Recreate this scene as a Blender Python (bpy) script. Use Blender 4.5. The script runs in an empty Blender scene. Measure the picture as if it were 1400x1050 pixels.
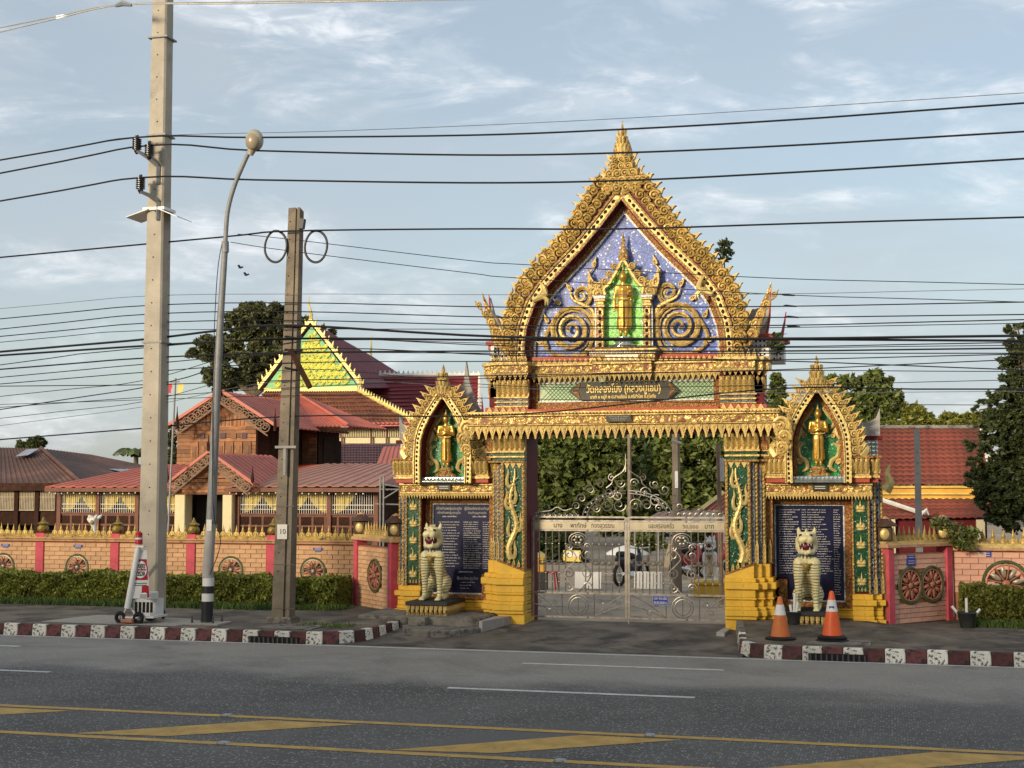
import bpy, bmesh, math, random
import numpy as np
from mathutils import Vector, Matrix, Euler
random.seed(7); RNG = np.random.default_rng(7)
S = bpy.context.scene
R = math.radians
# ------------------------------------------------------------------ camera, sky, sun, exposure
F_PX, CAM_H, YAW = 1900.0, 2.6, R(15.1)
PITCH = math.atan(140 / 1900)
cam = bpy.data.cameras.new('camera'); camo = bpy.data.objects.new('camera', cam); S.collection.objects.link(camo)
cam.sensor_width = 36.0; cam.lens = F_PX / 1400 * 36; cam.clip_end = 4000; cam.clip_start = .1
camo.location = (0, 0, CAM_H); camo.rotation_euler = (R(90) + PITCH, 0, YAW)
S.camera = camo
SUN_EL, SUN_AZ = R(13), R(206)
w = bpy.data.worlds.new('World'); S.world = w; w.use_nodes = True
nt = w.node_tree; nt.nodes.clear()
def wn(t, **k):
    n = nt.nodes.new(t)
    for a, b in k.items(): setattr(n, a, b)
    return n
sky = wn('ShaderNodeTexSky', sky_type='NISHITA', sun_disc=False, sun_elevation=SUN_EL, sun_rotation=SUN_AZ, air_density=1.0, dust_density=1.6, ozone_density=1.0)
tc = wn('ShaderNodeTexCoord')
mp = wn('ShaderNodeMapping'); mp.inputs['Scale'].default_value = (1.0, 1.0, 3.2); mp.inputs['Rotation'].default_value = (0, R(12), R(25)); mp.inputs['Location'].default_value = (.3, .2, .55)
nt.links.new(tc.outputs['Generated'], mp.inputs[0])
def wnoise(scale, det, dist=0, rough=.55, vec=mp):
    n = wn('ShaderNodeTexNoise'); n.inputs['Scale'].default_value = scale; n.inputs['Detail'].default_value = det
    n.inputs['Distortion'].default_value = dist; n.inputs['Roughness'].default_value = rough
    nt.links.new(vec.outputs[0], n.inputs['Vector']); return n
def ramp(src, lo, hi):
    r = wn('ShaderNodeMapRange'); r.interpolation_type = 'SMOOTHSTEP'
    r.inputs[1].default_value = lo; r.inputs[2].default_value = hi; nt.links.new(src, r.inputs[0]); return r.outputs[0]
def wmath(op, a, b):
    m = wn('ShaderNodeMath', operation=op)
    for i, v in enumerate((a, b)):
        if isinstance(v, (int, float)): m.inputs[i].default_value = v
        else: nt.links.new(v, m.inputs[i])
    return m.outputs[0]
def wmix(f, a, b):
    m = wn('ShaderNodeMix', data_type='RGBA')
    for s, v in ((m.inputs[0], f), (m.inputs[6], a), (m.inputs[7], b)):
        if isinstance(v, (int, float)): s.default_value = v
        elif isinstance(v, tuple): s.default_value = v
        else: nt.links.new(v, s)
    return m.outputs[2]
big = ramp(wnoise(2.2, 5, .3).outputs[0], .36, .66)            # broad grey veil
mid = ramp(wnoise(6.5, 8, .5, .6).outputs[0], .47, .70)        # puffs
fine = ramp(wnoise(24, 6, .6, .62).outputs[0], .42, .66)       # mackerel ripples
veil = wmix(wmath('ADD', .52, wmath('MULTIPLY', big, .40)), sky.outputs[0], (3.05, 3.4, 3.72, 1))
puff = wmath('MULTIPLY', mid, wmath('ADD', .35, wmath('MULTIPLY', fine, .65)))
col = wmix(wmath('MULTIPLY', puff, .72), veil, (6.0, 6.1, 6.25, 1))
bg = wn('ShaderNodeBackground'); bg.inputs[1].default_value = .10
wo = wn('ShaderNodeOutputWorld'); nt.links.new(col, bg.inputs[0]); nt.links.new(bg.outputs[0], wo.inputs[0])
sd = bpy.data.lights.new('sun', 'SUN'); sd.energy = 2.3; sd.angle = R(10); sd.color = (1.0, .84, .62)
so = bpy.data.objects.new('sun', sd); S.collection.objects.link(so)
sdir = Vector((math.sin(SUN_AZ) * math.cos(SUN_EL), math.cos(SUN_AZ) * math.cos(SUN_EL), math.sin(SUN_EL)))
so.rotation_euler = sdir.to_track_quat('Z', 'Y').to_euler(); so.location = (-20, -20, 30)
S.view_settings.view_transform = 'Standard'; S.view_settings.look = 'None'; S.view_settings.gamma = 1
S.view_settings.exposure = .86; S.view_settings.use_curve_mapping = False
# ------------------------------------------------------------------ surveying: the place was measured off the photograph
_fw = Vector((-math.sin(YAW) * math.cos(PITCH), math.cos(YAW) * math.cos(PITCH), math.sin(PITCH)))
_rt = Vector((math.cos(YAW), math.sin(YAW), 0)); _up = _rt.cross(_fw)
def _ray(px, py): return _fw + _rt * ((px - 700) / F_PX) + _up * ((525 - py) / F_PX)
def P(px, py, d):
    r = _ray(px, py); return Vector((0, 0, CAM_H)) + r * (d / r.y)
def G(px, py, z=0):
    r = _ray(px, py); return Vector((0, 0, CAM_H)) + r * ((z - CAM_H) / r.z)
# ------------------------------------------------------------------ materials
MT = {}
def M(name, col, rough=.6, metal=0., var=.15, vscale=4., bump=0., bscale=30., rnd=0., dirt=None, spec=.4, island=0., transl=0., kind=None, emit=0):
    m = bpy.data.materials.new(name); m.use_nodes = True; MT[name] = m
    T = m.node_tree; N = T.nodes; L = T.links
    b = N['Principled BSDF']; b.inputs['Roughness'].default_value = rough; b.inputs['Metallic'].default_value = metal
    b.inputs['Specular IOR Level'].default_value = spec
    def n(t, **k):
        x = N.new(t)
        for a, v in k.items(): setattr(x, a, v)
        return x
    co = n('ShaderNodeTexCoord').outputs['Object']
    def noise(sc, det=6, rg=.6, dist=0.):
        x = n('ShaderNodeTexNoise'); x.inputs['Scale'].default_value = sc; x.inputs['Detail'].default_value = det
        x.inputs['Roughness'].default_value = rg; x.inputs['Distortion'].default_value = dist; L.new(co, x.inputs['Vector']); return x.outputs[0]
    def mix(f, a, c, bt='MIX'):
        x = n('ShaderNodeMix', data_type='RGBA', blend_type=bt)
        for s, v in ((x.inputs[0], f), (x.inputs[6], a), (x.inputs[7], c)):
            if isinstance(v, (int, float)): s.default_value = v
            elif isinstance(v, tuple): s.default_value = (v + (1,))[:4]
            else: L.new(v, s)
        return x.outputs[2]
    def rng(s, lo, hi, a=0., c=1.):
        x = n('ShaderNodeMapRange'); x.interpolation_type = 'SMOOTHSTEP'
        for i, v in enumerate((lo, hi, a, c)): x.inputs[i + 1].default_value = v
        L.new(s, x.inputs[0]); return x.outputs[0]
    def hsv(c, val):
        x = n('ShaderNodeHueSaturation'); L.new(c, x.inputs['Color']); L.new(val, x.inputs['Value']); return x.outputs[0]
    lo = tuple(c * (1 - var) for c in col); hi = tuple(min(1, c * (1 + var)) for c in col)
    c = mix(rng(noise(vscale), .3, .7), lo, hi)
    hgt = None
    if kind == 'gilt':      # gold leaf relief over oxide red ground
        v = n('ShaderNodeTexVoronoi', feature='SMOOTH_F1'); v.inputs['Scale'].default_value = bscale
        nz = n('ShaderNodeTexNoise'); nz.inputs['Scale'].default_value = bscale * .6; L.new(co, nz.inputs['Vector'])
        dv = mix(.12, co, nz.outputs['Color']); L.new(dv, v.inputs['Vector'])
        d = v.outputs['Distance']; c = mix(rng(d, .42, .66), c, (.22, .045, .015)); hgt = rng(d, .1, .6, 1., 0.)
        L.new(rng(d, .42, .66, metal, 0.), b.inputs['Metallic'])
    if kind == 'mosaic':    # small glass tesserae
        v = n('ShaderNodeTexVoronoi', feature='F1'); v.inputs['Scale'].default_value = bscale; L.new(co, v.inputs['Vector'])
        sx = n('ShaderNodeSeparateColor'); L.new(v.outputs['Color'], sx.inputs[0])
        c = hsv(c, rng(sx.outputs[0], 0., 1., .55, 1.5))
        c = mix(rng(sx.outputs[1], *(.96, .98) if col[0] < .05 else (.93, .96)), c, (.75, .78, .8))
        ed = n('ShaderNodeTexVoronoi', feature='DISTANCE_TO_EDGE'); ed.inputs['Scale'].default_value = bscale; L.new(co, ed.inputs['Vector'])
        c = mix(rng(ed.outputs[0], .02, .06, 1., 0.), c, tuple(x * .4 for x in col)); hgt = sx.outputs[2]
    if kind == 'asphalt':
        sp = n('ShaderNodeSeparateXYZ'); L.new(co, sp.inputs[0]); ad = n('ShaderNodeMath', operation='ADD'); L.new(sp.outputs[1], ad.inputs[0]); L.new(rng(noise(.45, 3), .3, .7, -.5, .5), ad.inputs[1])
        c = mix(rng(ad.outputs[0], 7.4, 8.9), c, mix(rng(noise(.6), .3, .7), (.26, .235, .20), (.32, .29, .25)))   # lane beside the kerb is worn pale
        v = n('ShaderNodeTexVoronoi', feature='F1'); v.inputs['Scale'].default_value = 33; L.new(co, v.inputs['Vector'])
        sx = n('ShaderNodeSeparateColor'); L.new(v.outputs['Color'], sx.inputs[0])
        st = n('ShaderNodeMath', operation='MULTIPLY'); L.new(rng(sx.outputs[0], .56, .74), st.inputs[0]); L.new(rng(v.outputs['Distance'], .25, .45, 1., 0.), st.inputs[1])
        c = mix(st.outputs[0], c, (.40, .385, .35)); hgt = v.outputs['Distance']
    if kind == 'stripe':    # lion hide: cream with dark outline bands
        wv = n('ShaderNodeTexWave', wave_type='BANDS', bands_direction='Z', wave_profile='SIN'); wv.inputs['Scale'].default_value = 6.4
        wv.inputs['Distortion'].default_value = 3.4; wv.inputs['Detail'].default_value = .4; wv.inputs['Detail Scale'].default_value = .9; L.new(co, wv.inputs['Vector'])
        sp = n('ShaderNodeSeparateXYZ'); L.new(co, sp.inputs[0])
        f1 = n('ShaderNodeMath', operation='MULTIPLY'); L.new(rng(wv.outputs['Fac'], .10, .22, 1., 0.), f1.inputs[0]); L.new(rng(sp.outputs[2], .80, .84, 1., 0.), f1.inputs[1])
        f2 = n('ShaderNodeMath', operation='MULTIPLY'); L.new(f1.outputs[0], f2.inputs[0]); L.new(rng(sp.outputs[2], .10, .13), f2.inputs[1])
        c = mix(f2.outputs[0], c, (.10, .11, .07)); hgt = f2.outputs[0]
    if kind == 'lattice':
        v = n('ShaderNodeTexVoronoi', feature='DISTANCE_TO_EDGE', distance='CHEBYCHEV'); v.inputs['Scale'].default_value = bscale; v.inputs['Randomness'].default_value = 0; L.new(co, v.inputs['Vector'])
        c = mix(rng(v.outputs[0], .02, .05, 1., 0.), c, (.3, .3, .26)); hgt = v.outputs[0]
    if island:
        g = n('ShaderNodeNewGeometry'); c = hsv(c, rng(g.outputs['Random Per Island'], 0., 1., 1 - island, 1 + island))
    if rnd:
        o = n('ShaderNodeObjectInfo'); c = hsv(c, rng(o.outputs['Random'], 0., 1., 1 - rnd, 1 + rnd))
    if dirt:
        dc, ds, dl, dh = dirt; c = mix(rng(noise(ds, 8, .7, .4), dl, dh), c, dc)
    L.new(c, b.inputs['Base Color'])
    if bump:
        bp = n('ShaderNodeBump'); bp.inputs['Strength'].default_value = bump; bp.inputs['Distance'].default_value = .02
        L.new(hgt if hgt is not None else noise(bscale), bp.inputs['Height']); L.new(bp.outputs[0], b.inputs['Normal'])
    if emit:
        L.new(c, b.inputs['Emission Color']); b.inputs['Emission Strength'].default_value = emit
    if transl:
        tr = n('ShaderNodeBsdfTranslucent'); L.new(c, tr.inputs[0]); ms = n('ShaderNodeMixShader'); ms.inputs[0].default_value = transl
        L.new(b.outputs[0], ms.inputs[1]); L.new(tr.outputs[0], ms.inputs[2]); L.new(ms.outputs[0], N['Material Output'].inputs[0])
    return m
M('asphalt', (.105, .098, .088), .85, var=.2, vscale=.5, bump=.35, kind='asphalt', dirt=((.13, .122, .11), .35, .5, .75))
M('asphalt_worn', (.21, .193, .168), .85, var=.14, vscale=.6, bump=.25, kind='asphalt', dirt=((.25, .23, .20), .4, .5, .75))
M('road_yellow', (.52, .31, .075), .7, var=.2, vscale=3, bump=.2, dirt=((.13, .11, .08), 9, .56, .72))
M('road_white', (.62, .61, .58), .7, var=.15, vscale=3, bump=.2, dirt=((.18, .17, .16), 8, .55, .72))
M('pavement', (.165, .135, .10), .9, var=.35, vscale=1.1, bump=.25, bscale=60, dirt=((.055, .045, .036), 1.7, .44, .66))
M('driveway', (.16, .135, .107), .85, var=.35, vscale=.9, bump=.25, bscale=50, dirt=((.045, .04, .036), 1.3, .42, .66))
M('new_concrete', (.36, .33, .28), .85, var=.12, vscale=3, bump=.2, bscale=60, dirt=((.2, .17, .13), 3, .5, .75))
M('pale_concrete', (.40, .38, .35), .8, var=.12, vscale=3, bump=.15, bscale=40, dirt=((.22, .20, .17), 2.5, .5, .75))
M('stained_concrete', (.22, .20, .165), .9, var=.3, vscale=3, bump=.3, bscale=40, dirt=((.05, .045, .04), 4, .46, .66))
M('kerb_white', (.80, .76, .66), .8, var=.1, bump=.3, bscale=25, dirt=((.07, .06, .045), 19, .51, .60), rnd=.15)
M('kerb_red', (.165, .058, .058), .85, var=.25, bump=.3, bscale=25, dirt=((.04, .03, .024), 9, .42, .60), rnd=.25)
M('earth', (.16, .13, .10), .95, var=.25, vscale=.3, bump=.2, bscale=8)
M('yard', (.38, .30, .21), .9, var=.2, vscale=.5, bump=.2, bscale=20, dirt=((.12, .10, .085), .8, .5, .7))
M('pole_concrete', (.42, .375, .30), .85, var=.12, vscale=2, bump=.2, bscale=50, dirt=((.27, .24, .20), 1.6, .5, .75))
M('old_concrete', (.22, .18, .13), .9, var=.2, vscale=2, bump=.35, bscale=40, dirt=((.12, .10, .08), 2.4, .45, .7))
M('galvanised', (.24, .24, .235), .6, .15, var=.15, vscale=6, dirt=((.2, .17, .14), 6, .55, .75))
M('dark_steel', (.10, .10, .10), .5, .5, var=.2)
M('bronze_steel', (.42, .38, .32), .38, .8, var=.25, vscale=8, dirt=((.14, .10, .07), 9, .5, .7))
M('steel_plate', (.50, .43, .30), .38, .55, var=.1, vscale=5)
M('black_rubber', (.012, .012, .012), .6, var=.3, spec=.3)
M('black_paint', (.02, .02, .022), .5, var=.3, dirt=((.12, .11, .1), 9, .6, .75))
M('white_paint', (.72, .71, .68), .5, var=.06, vscale=3, dirt=((.35, .32, .28), 7, .6, .78))
M('white_plaster', (.70, .68, .60), .8, var=.07, vscale=5, dirt=((.4, .37, .3), 4, .58, .8))
M('pot_black', (.03, .03, .03), .6, var=.3, bump=.4, bscale=30)
M('lamp_glass', (.32, .26, .17), .3, var=.15, spec=.6)
M('lamp_shell', (.42, .38, .29), .45, .2, var=.1)
M('ceramic', (.015, .013, .013), .25, spec=.6)
M('wire', (.012, .012, .014), .55); M('wire_grey', (.10, .11, .12), .5); M('wire_pale', (.5, .49, .46), .4, .5)
M('gold', (.64, .455, .15), .4, .25, var=.32, vscale=14, bump=.35, bscale=40, dirt=((.16, .075, .025), 12, .47, .68), rnd=.14)
M('gold_smooth', (.62, .37, .075), .30, .6, var=.14, vscale=6, bump=.1, bscale=20)
M('gold_pale', (.64, .49, .18), .38, .3, var=.2, vscale=12, bump=.3, bscale=40, dirt=((.3, .15, .05), 12, .58, .76))
M('gable_ground', (.16, .035, .012), .6, var=.4, vscale=9, bump=.4, bscale=20, dirt=((.40, .22, .05), 14, .55, .7))
M('gilt', (.60, .41, .135), .36, .45, var=.2, vscale=10, bump=.9, bscale=17, kind='gilt')
M('gilt_fine', (.56, .38, .13), .36, .4, var=.2, vscale=10, bump=.9, bscale=30, kind='gilt')
M('gilt_red', (.40, .20, .055), .42, .35, var=.2, vscale=10, bump=.9, bscale=26, kind='gilt')
M('maroon', (.13, .014, .018), .6, var=.18, vscale=3, spec=.15, dirt=((.06, .01, .01), 3, .55, .75))
M('red_paint', (.42, .06, .03), .5, var=.15, vscale=6)
M('yellow_paint', (.78, .47, .045), .5, var=.12, vscale=2.5, bump=.1, bscale=20, dirt=((.26, .14, .03), 5, .54, .74))
M('blue_mosaic', (.105, .17, .52), .3, 0, var=.12, bscale=36, bump=.35, kind='mosaic', spec=.7)
M('lime_mosaic', (.24, .70, .10), .3, 0, var=.12, bscale=36, bump=.3, kind='mosaic', spec=.7)
M('green_mosaic', (.008, .085, .028), .25, .1, var=.2, bscale=46, bump=.4, kind='mosaic', spec=.8)
M('niche_mosaic', (.03, .26, .07), .25, .1, var=.2, bscale=46, bump=.4, kind='mosaic', spec=.8)
M('mirror_tile', (.50, .56, .52), .12, .75, var=.3, bscale=14, bump=.5, kind='lattice')
M('mirror_mosaic', (.34, .36, .38), .15, .6, var=.35, bscale=40, bump=.5, kind='mosaic')
M('white_mosaic', (.70, .70, .66), .3, .1, var=.1, bscale=50, bump=.3, kind='mosaic')
M('pale_green', (.52, .60, .38), .4, var=.1)
M('lattice_white', (.80, .79, .74), .5, var=.06)
M('navy_board', (.012, .013, .050), .22, var=.1, spec=.6)
M('board_text', (.55, .54, .50), .5, var=.08)
M('sign_black', (.035, .030, .014), .4, var=.2)
M('sign_gold', (.80, .58, .16), .4, .2, var=.08)
M('sign_blue', (.03, .055, .33), .4, var=.1); M('sign_red', (.42, .012, .02), .4, var=.15)
M('lion_hide', (.72, .63, .34), .45, var=.08, vscale=6, bump=.5, kind='stripe', dirt=((.42, .36, .2), 5, .58, .8))
M('lion_cream', (.72, .63, .34), .45, var=.1, vscale=6, dirt=((.42, .36, .2), 7, .58, .8))
M('mouth_red', (.11, .010, .010), .4, var=.2); M('tooth_white', (.8, .78, .7), .35)
M('teal_mane', (.10, .17, .20), .5, var=.25)
M('wall_brick', (.70, .42, .225), .8, var=.09, vscale=6, bump=.12, bscale=60, rnd=.10, dirt=((.42, .19, .10), 5, .55, .8))
M('wall_mortar', (.42, .18, .085), .85, var=.15)
M('wall_plaster', (.58, .33, .17), .8, var=.12, vscale=3, dirt=((.20, .11, .06), 5, .5, .72))
M('pink_brick', (.74, .41, .29), .8, var=.09, vscale=6, bump=.12, bscale=60, rnd=.10, dirt=((.38, .11, .05), 4, .56, .75))
M('pink_paint', (.60, .085, .115), .7, var=.18, vscale=5, dirt=((.70, .30, .26), 7, .58, .74))
M('wheel_green', (.07, .10, .035), .6, var=.3, vscale=8); M('wheel_dark', (.035, .02, .015), .7, var=.3)
M('wheel_copper', (.52, .20, .12), .5, .15, var=.3, vscale=12, dirt=((.12, .05, .03), 12, .55, .7))
M('wheel_pearl', (.46, .38, .26), .35, .3, var=.3, vscale=12, dirt=((.12, .05, .03), 12, .55, .7))
M('urn_gold', (.32, .22, .045), .45, .35, var=.35, vscale=14, bump=.4, dirt=((.08, .05, .02), 9, .5, .66))
M('lantern_brown', (.075, .035, .02), .6, var=.25, vscale=8)
M('cone_orange', (.80, .12, .025), .45, var=.08, vscale=5, dirt=((.4, .1, .04), 8, .62, .8)); M('cone_old', (.62, .17, .04), .55, var=.12, vscale=5, dirt=((.3, .1, .04), 6, .55, .75))
M('red_roof', (.46, .12, .075), .5, var=.14, vscale=.8, dirt=((.26, .06, .04), 1.2, .52, .75))
M('faded_roof', (.36, .17, .12), .6, var=.1, vscale=.8, dirt=((.26, .11, .08), 1.0, .5, .75))
M('maroon_roof', (.155, .025, .03), .5, var=.1, vscale=.5); M('crimson_roof', (.20, .018, .025), .5, var=.1, vscale=.5)
M('brown_tiles', (.17, .065, .035), .7, var=.3, vscale=2.5, bump=.6, bscale=6, dirt=((.09, .03, .025), .6, .5, .75))
M('violet_tiles', (.085, .045, .055), .65, var=.25, vscale=4, bump=.5, bscale=5)
M('rust_roof', (.095, .045, .032), .7, var=.25, vscale=.7, dirt=((.20, .10, .06), .45, .5, .72))
M('zinc', (.33, .37, .40), .4, .4, var=.15)
M('clay_tile', (.19, .045, .026), .7, var=.25, vscale=1.2, dirt=((.08, .03, .02), .7, .52, .75), rnd=.18)
M('teak', (.27, .115, .045), .65, var=.35, vscale=3, bump=.3, bscale=14, rnd=.35); M('teak_dark_and_shaded', (.042, .020, .013), .85, var=.3, rnd=.25, spec=.1)  # dark teak also holds the shade of house sides turned from the sun
M('brown_wood', (.14, .045, .022), .6, var=.25, vscale=3)
M('carving', (.30, .20, .13), .7, var=.25, vscale=8)
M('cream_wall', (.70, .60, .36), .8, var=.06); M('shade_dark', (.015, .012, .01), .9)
M('curtain', (.80, .62, .06), .7, var=.18, vscale=5); M('curtain_pale', (.62, .55, .32), .7, var=.12, vscale=5)
M('grille_white', (.62, .60, .54), .5, var=.1)
M('gable_yellow', (.72, .70, .14), .5, .1, var=.15, vscale=4); M('gable_green', (.10, .36, .13), .45, var=.3, vscale=1.2)
M('hall_gold', (.66, .52, .16), .45, .2, var=.15, vscale=3); M('ochre', (.62, .34, .05), .55, .15, var=.2, vscale=1.5)
M('bark', (.11, .085, .06), .9, var=.3, vscale=4, bump=.6, bscale=14)
M('leaf_mid', (.125, .155, .036), .55, island=.5, var=.3, vscale=.5, transl=.25)
M('leaf_dark', (.062, .082, .024), .55, island=.5, var=.3, vscale=.4, transl=.2)
M('leaf_yellow', (.19, .20, .035), .55, island=.45, var=.3, vscale=.5, transl=.3)
M('leaf_hedge', (.21, .235, .04), .5, island=.55, var=.35, vscale=1.5, transl=.25)
M('leaf_olive', (.10, .11, .04), .55, island=.5, var=.3, vscale=.3, transl=.2)
M('grass', (.09, .14, .028), .7, island=.45, var=.3, vscale=2, transl=.2)
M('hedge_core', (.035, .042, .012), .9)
M('slat_beige', (.34, .28, .19), .7, var=.2)
M('finial_gold', (.50, .335, .095), .42, .3, var=.35, vscale=12, bump=.3, bscale=40, dirt=((.15, .08, .03), 12, .5, .68), rnd=.2)
M('paper', (.75, .72, .64), .7, var=.06); M('tarp_brown', (.20, .13, .095), .7, var=.2); M('canvas', (.30, .25, .18), .75, var=.15)
M('moto_red', (.26, .015, .018), .3, spec=.6); M('moto_black', (.02, .02, .022), .35, spec=.5); M('chrome', (.6, .6, .6), .2, .9)
M('plastic_red', (.45, .04, .04), .4); M('fig_white', (.74, .72, .66), .5, var=.08); M('flag_red', (.5, .05, .06), .7); M('flag_yellow', (.75, .55, .12), .7)
M('facade', (.5, .47, .42), .8, var=.1); M('window_glass', (.04, .05, .06), .1, spec=.8)
# ------------------------------------------------------------------ mesh tools
COL = S.collection
WL = {}
def wloc(o): return WL.get(o.name, Vector((0, 0, 0))) if o else Vector((0, 0, 0))
class MB:
    def __init__(s): s.v = []; s.f = []; s.sm = False
    def add(s, vs, fs):
        b = len(s.v); s.v += [tuple(x) for x in vs]; s.f += [tuple(i + b for i in f) for f in fs]; return s
    def box(s, x0, x1, y0, y1, z0, z1):
        x0, x1 = min(x0, x1), max(x0, x1); y0, y1 = min(y0, y1), max(y0, y1); z0, z1 = min(z0, z1), max(z0, z1)
        return s.add([(x0, y0, z0), (x1, y0, z0), (x1, y1, z0), (x0, y1, z0), (x0, y0, z1), (x1, y0, z1), (x1, y1, z1), (x0, y1, z1)],
                     [(3, 2, 1, 0), (4, 5, 6, 7), (0, 1, 5, 4), (1, 2, 6, 5), (2, 3, 7, 6), (3, 0, 4, 7)])
    def cbox(s, c, sz, rz=0, rx=0, ry=0):
        m = Euler((rx, ry, rz)).to_matrix(); c = Vector(c)
        q = [Vector((a * sz[0] / 2, b * sz[1] / 2, d * sz[2] / 2)) for d in (-1, 1) for a, b in ((-1, -1), (1, -1), (1, 1), (-1, 1))]
        return s.add([m @ k + c for k in q], [(3, 2, 1, 0), (4, 5, 6, 7), (0, 1, 5, 4), (1, 2, 6, 5), (2, 3, 7, 6), (3, 0, 4, 7)])
    def prism(s, poly, y0, y1):      # polygon (x,z) pushed through y0..y1 (y0 = front)
        a = sum(poly[i][0] * poly[(i + 1) % len(poly)][1] - poly[(i + 1) % len(poly)][0] * poly[i][1] for i in range(len(poly)))
        if a < 0: poly = poly[::-1]
        n = len(poly)
        return s.add([(x, y0, z) for x, z in poly] + [(x, y1, z) for x, z in poly],
                     [tuple(range(n)), tuple(range(2 * n - 1, n - 1, -1))] + [(i, i + n, (i + 1) % n + n, (i + 1) % n) for i in range(n)])
    def slab(s, poly, z0, z1):       # polygon (x,y) pushed through z0..z1
        a = sum(poly[i][0] * poly[(i + 1) % len(poly)][1] - poly[(i + 1) % len(poly)][0] * poly[i][1] for i in range(len(poly)))
        if a < 0: poly = poly[::-1]
        n = len(poly)
        return s.add([(x, y, z0) for x, y in poly] + [(x, y, z1) for x, y in poly],
                     [tuple(range(n - 1, -1, -1)), tuple(range(n, 2 * n))] + [(i, (i + 1) % n, (i + 1) % n + n, i + n) for i in range(n)])
    def tube(s, pts, r, n=6, closed=False):
        pts = [Vector(p) for p in pts]; m = len(pts); rr = r if isinstance(r, (list, tuple)) else [r] * m
        vs = []; fs = []; pu = None
        for i, p in enumerate(pts):
            if closed: t = pts[(i + 1) % m] - pts[i - 1]
            else: t = pts[min(i + 1, m - 1)] - pts[max(i - 1, 0)]
            t.normalize()
            if pu is None: pu = Vector((0, 0, 1)) if abs(t.z) < .9 else Vector((0, 1, 0))
            sd_ = t.cross(pu)
            if sd_.length < 1e-5: sd_ = t.cross(Vector((1, 0, 0)))
            sd_.normalize(); pu = sd_.cross(t)
            for k in range(n):
                a = 2 * math.pi * k / n; vs.append(p + (sd_ * math.cos(a) + pu * math.sin(a)) * rr[i])
        for i in range(m if closed else m - 1):
            j = (i + 1) % m
            for k in range(n): fs.append((i * n + k, i * n + (k + 1) % n, j * n + (k + 1) % n, j * n + k))
        if not closed: fs += [tuple(range(n - 1, -1, -1)), tuple(range((m - 1) * n, m * n))]
        s.sm = True; return s.add(vs, fs)
    def lathe(s, prof, c=(0, 0, 0), n=14, sy=1.):
        vs = []; fs = []; m = len(prof)
        for r, z in prof:
            for k in range(n):
                a = 2 * math.pi * k / n; vs.append((c[0] + r * math.cos(a), c[1] + r * math.sin(a) * sy, c[2] + z))
        for i in range(m - 1):
            for k in range(n): fs.append((i * n + k, i * n + (k + 1) % n, (i + 1) * n + (k + 1) % n, (i + 1) * n + k))
        fs += [tuple(range(n - 1, -1, -1)), tuple(range((m - 1) * n, m * n))]
        s.sm = True; return s.add(vs, fs)
    def ball(s, c, r, n=10, m=6, rot=None):
        if isinstance(r, (int, float)): r = (r, r, r)
        vs = []; fs = []; rot = rot or Matrix.Identity(3)
        for i in range(m + 1):
            t = math.pi * i / m
            for k in range(n):
                a = 2 * math.pi * k / n
                vs.append(Vector(c) + rot @ Vector((r[0] * math.sin(t) * math.cos(a), r[1] * math.sin(t) * math.sin(a), r[2] * math.cos(t))))
        for i in range(m):
            for k in range(n): fs.append((i * n + k, (i + 1) * n + k, (i + 1) * n + (k + 1) % n, i * n + (k + 1) % n))
        s.sm = True; return s.add(vs, fs)
    def quad(s, a, b, c, d): return s.add([a, b, c, d], [(0, 1, 2, 3)])
    def mesh(s, name, mat, off=(0, 0, 0), smooth=None):
        me = bpy.data.meshes.new(name); o = Vector(off)
        me.from_pydata([(v[0] - o.x, v[1] - o.y, v[2] - o.z) for v in s.v], [], s.f); me.update()
        if mat: me.materials.append(MT[mat])
        if s.sm if smooth is None else smooth:
            me.polygons.foreach_set('use_smooth', [True] * len(me.polygons)); me.set_sharp_from_angle(angle=R(48))
        return me
    def build(s, name, mat, parent=None, smooth=None, bevel=0):
        a = np.array(s.v); lo, hi = a.min(0), a.max(0); org = Vector(((lo[0] + hi[0]) / 2, (lo[1] + hi[1]) / 2, lo[2]))
        me = s.mesh(name, mat, org, smooth)
        if bevel:
            bm = bmesh.new(); bm.from_mesh(me)
            bmesh.ops.bevel(bm, geom=bm.edges[:], offset=bevel, segments=1, affect='EDGES', clamp_overlap=True); bm.to_mesh(me); bm.free()
        return put(me, name, parent, org)
def put(me, name, parent=None, loc=(0, 0, 0), rot=(0, 0, 0), sc=(1, 1, 1)):
    o = bpy.data.objects.new(name, me); COL.objects.link(o); loc = Vector(loc)
    WL[o.name] = loc.copy()
    if parent: o.parent = parent; o.location = loc - wloc(parent)
    else: o.location = loc
    o.rotation_euler = rot; o.scale = sc if isinstance(sc, (tuple, list)) else (sc, sc, sc); return o
def tag(o, label=None, cat=None, group=None, kind=None):
    for k, v in (('label', label), ('category', cat), ('group', group), ('kind', kind)):
        if v: o[k] = v
    return o
def thing(name, label, cat, loc, group=None):
    o = bpy.data.objects.new(name, None); COL.objects.link(o); o.location = loc; WL[o.name] = Vector(loc); o.empty_display_size = .2
    return tag(o, label, cat, group)
def struct(o): o['kind'] = 'structure'; return o
def lerp(a, b, t): return a + (b - a) * t
def resample(pts, step):
    out = [pts[0]]; 
    pts = [Vector(p) for p in pts]; L_ = [0]
    for a, b in zip(pts, pts[1:]): L_.append(L_[-1] + (b - a).length)
    n = max(1, round(L_[-1] / step)); out = []
    for i in range(n + 1):
        d = L_[-1] * i / n; k = max(j for j in range(len(L_)) if L_[j] <= d + 1e-9); k = min(k, len(pts) - 2)
        out.append(pts[k].lerp(pts[k + 1], (d - L_[k]) / (L_[k + 1] - L_[k])))
    return out
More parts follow.
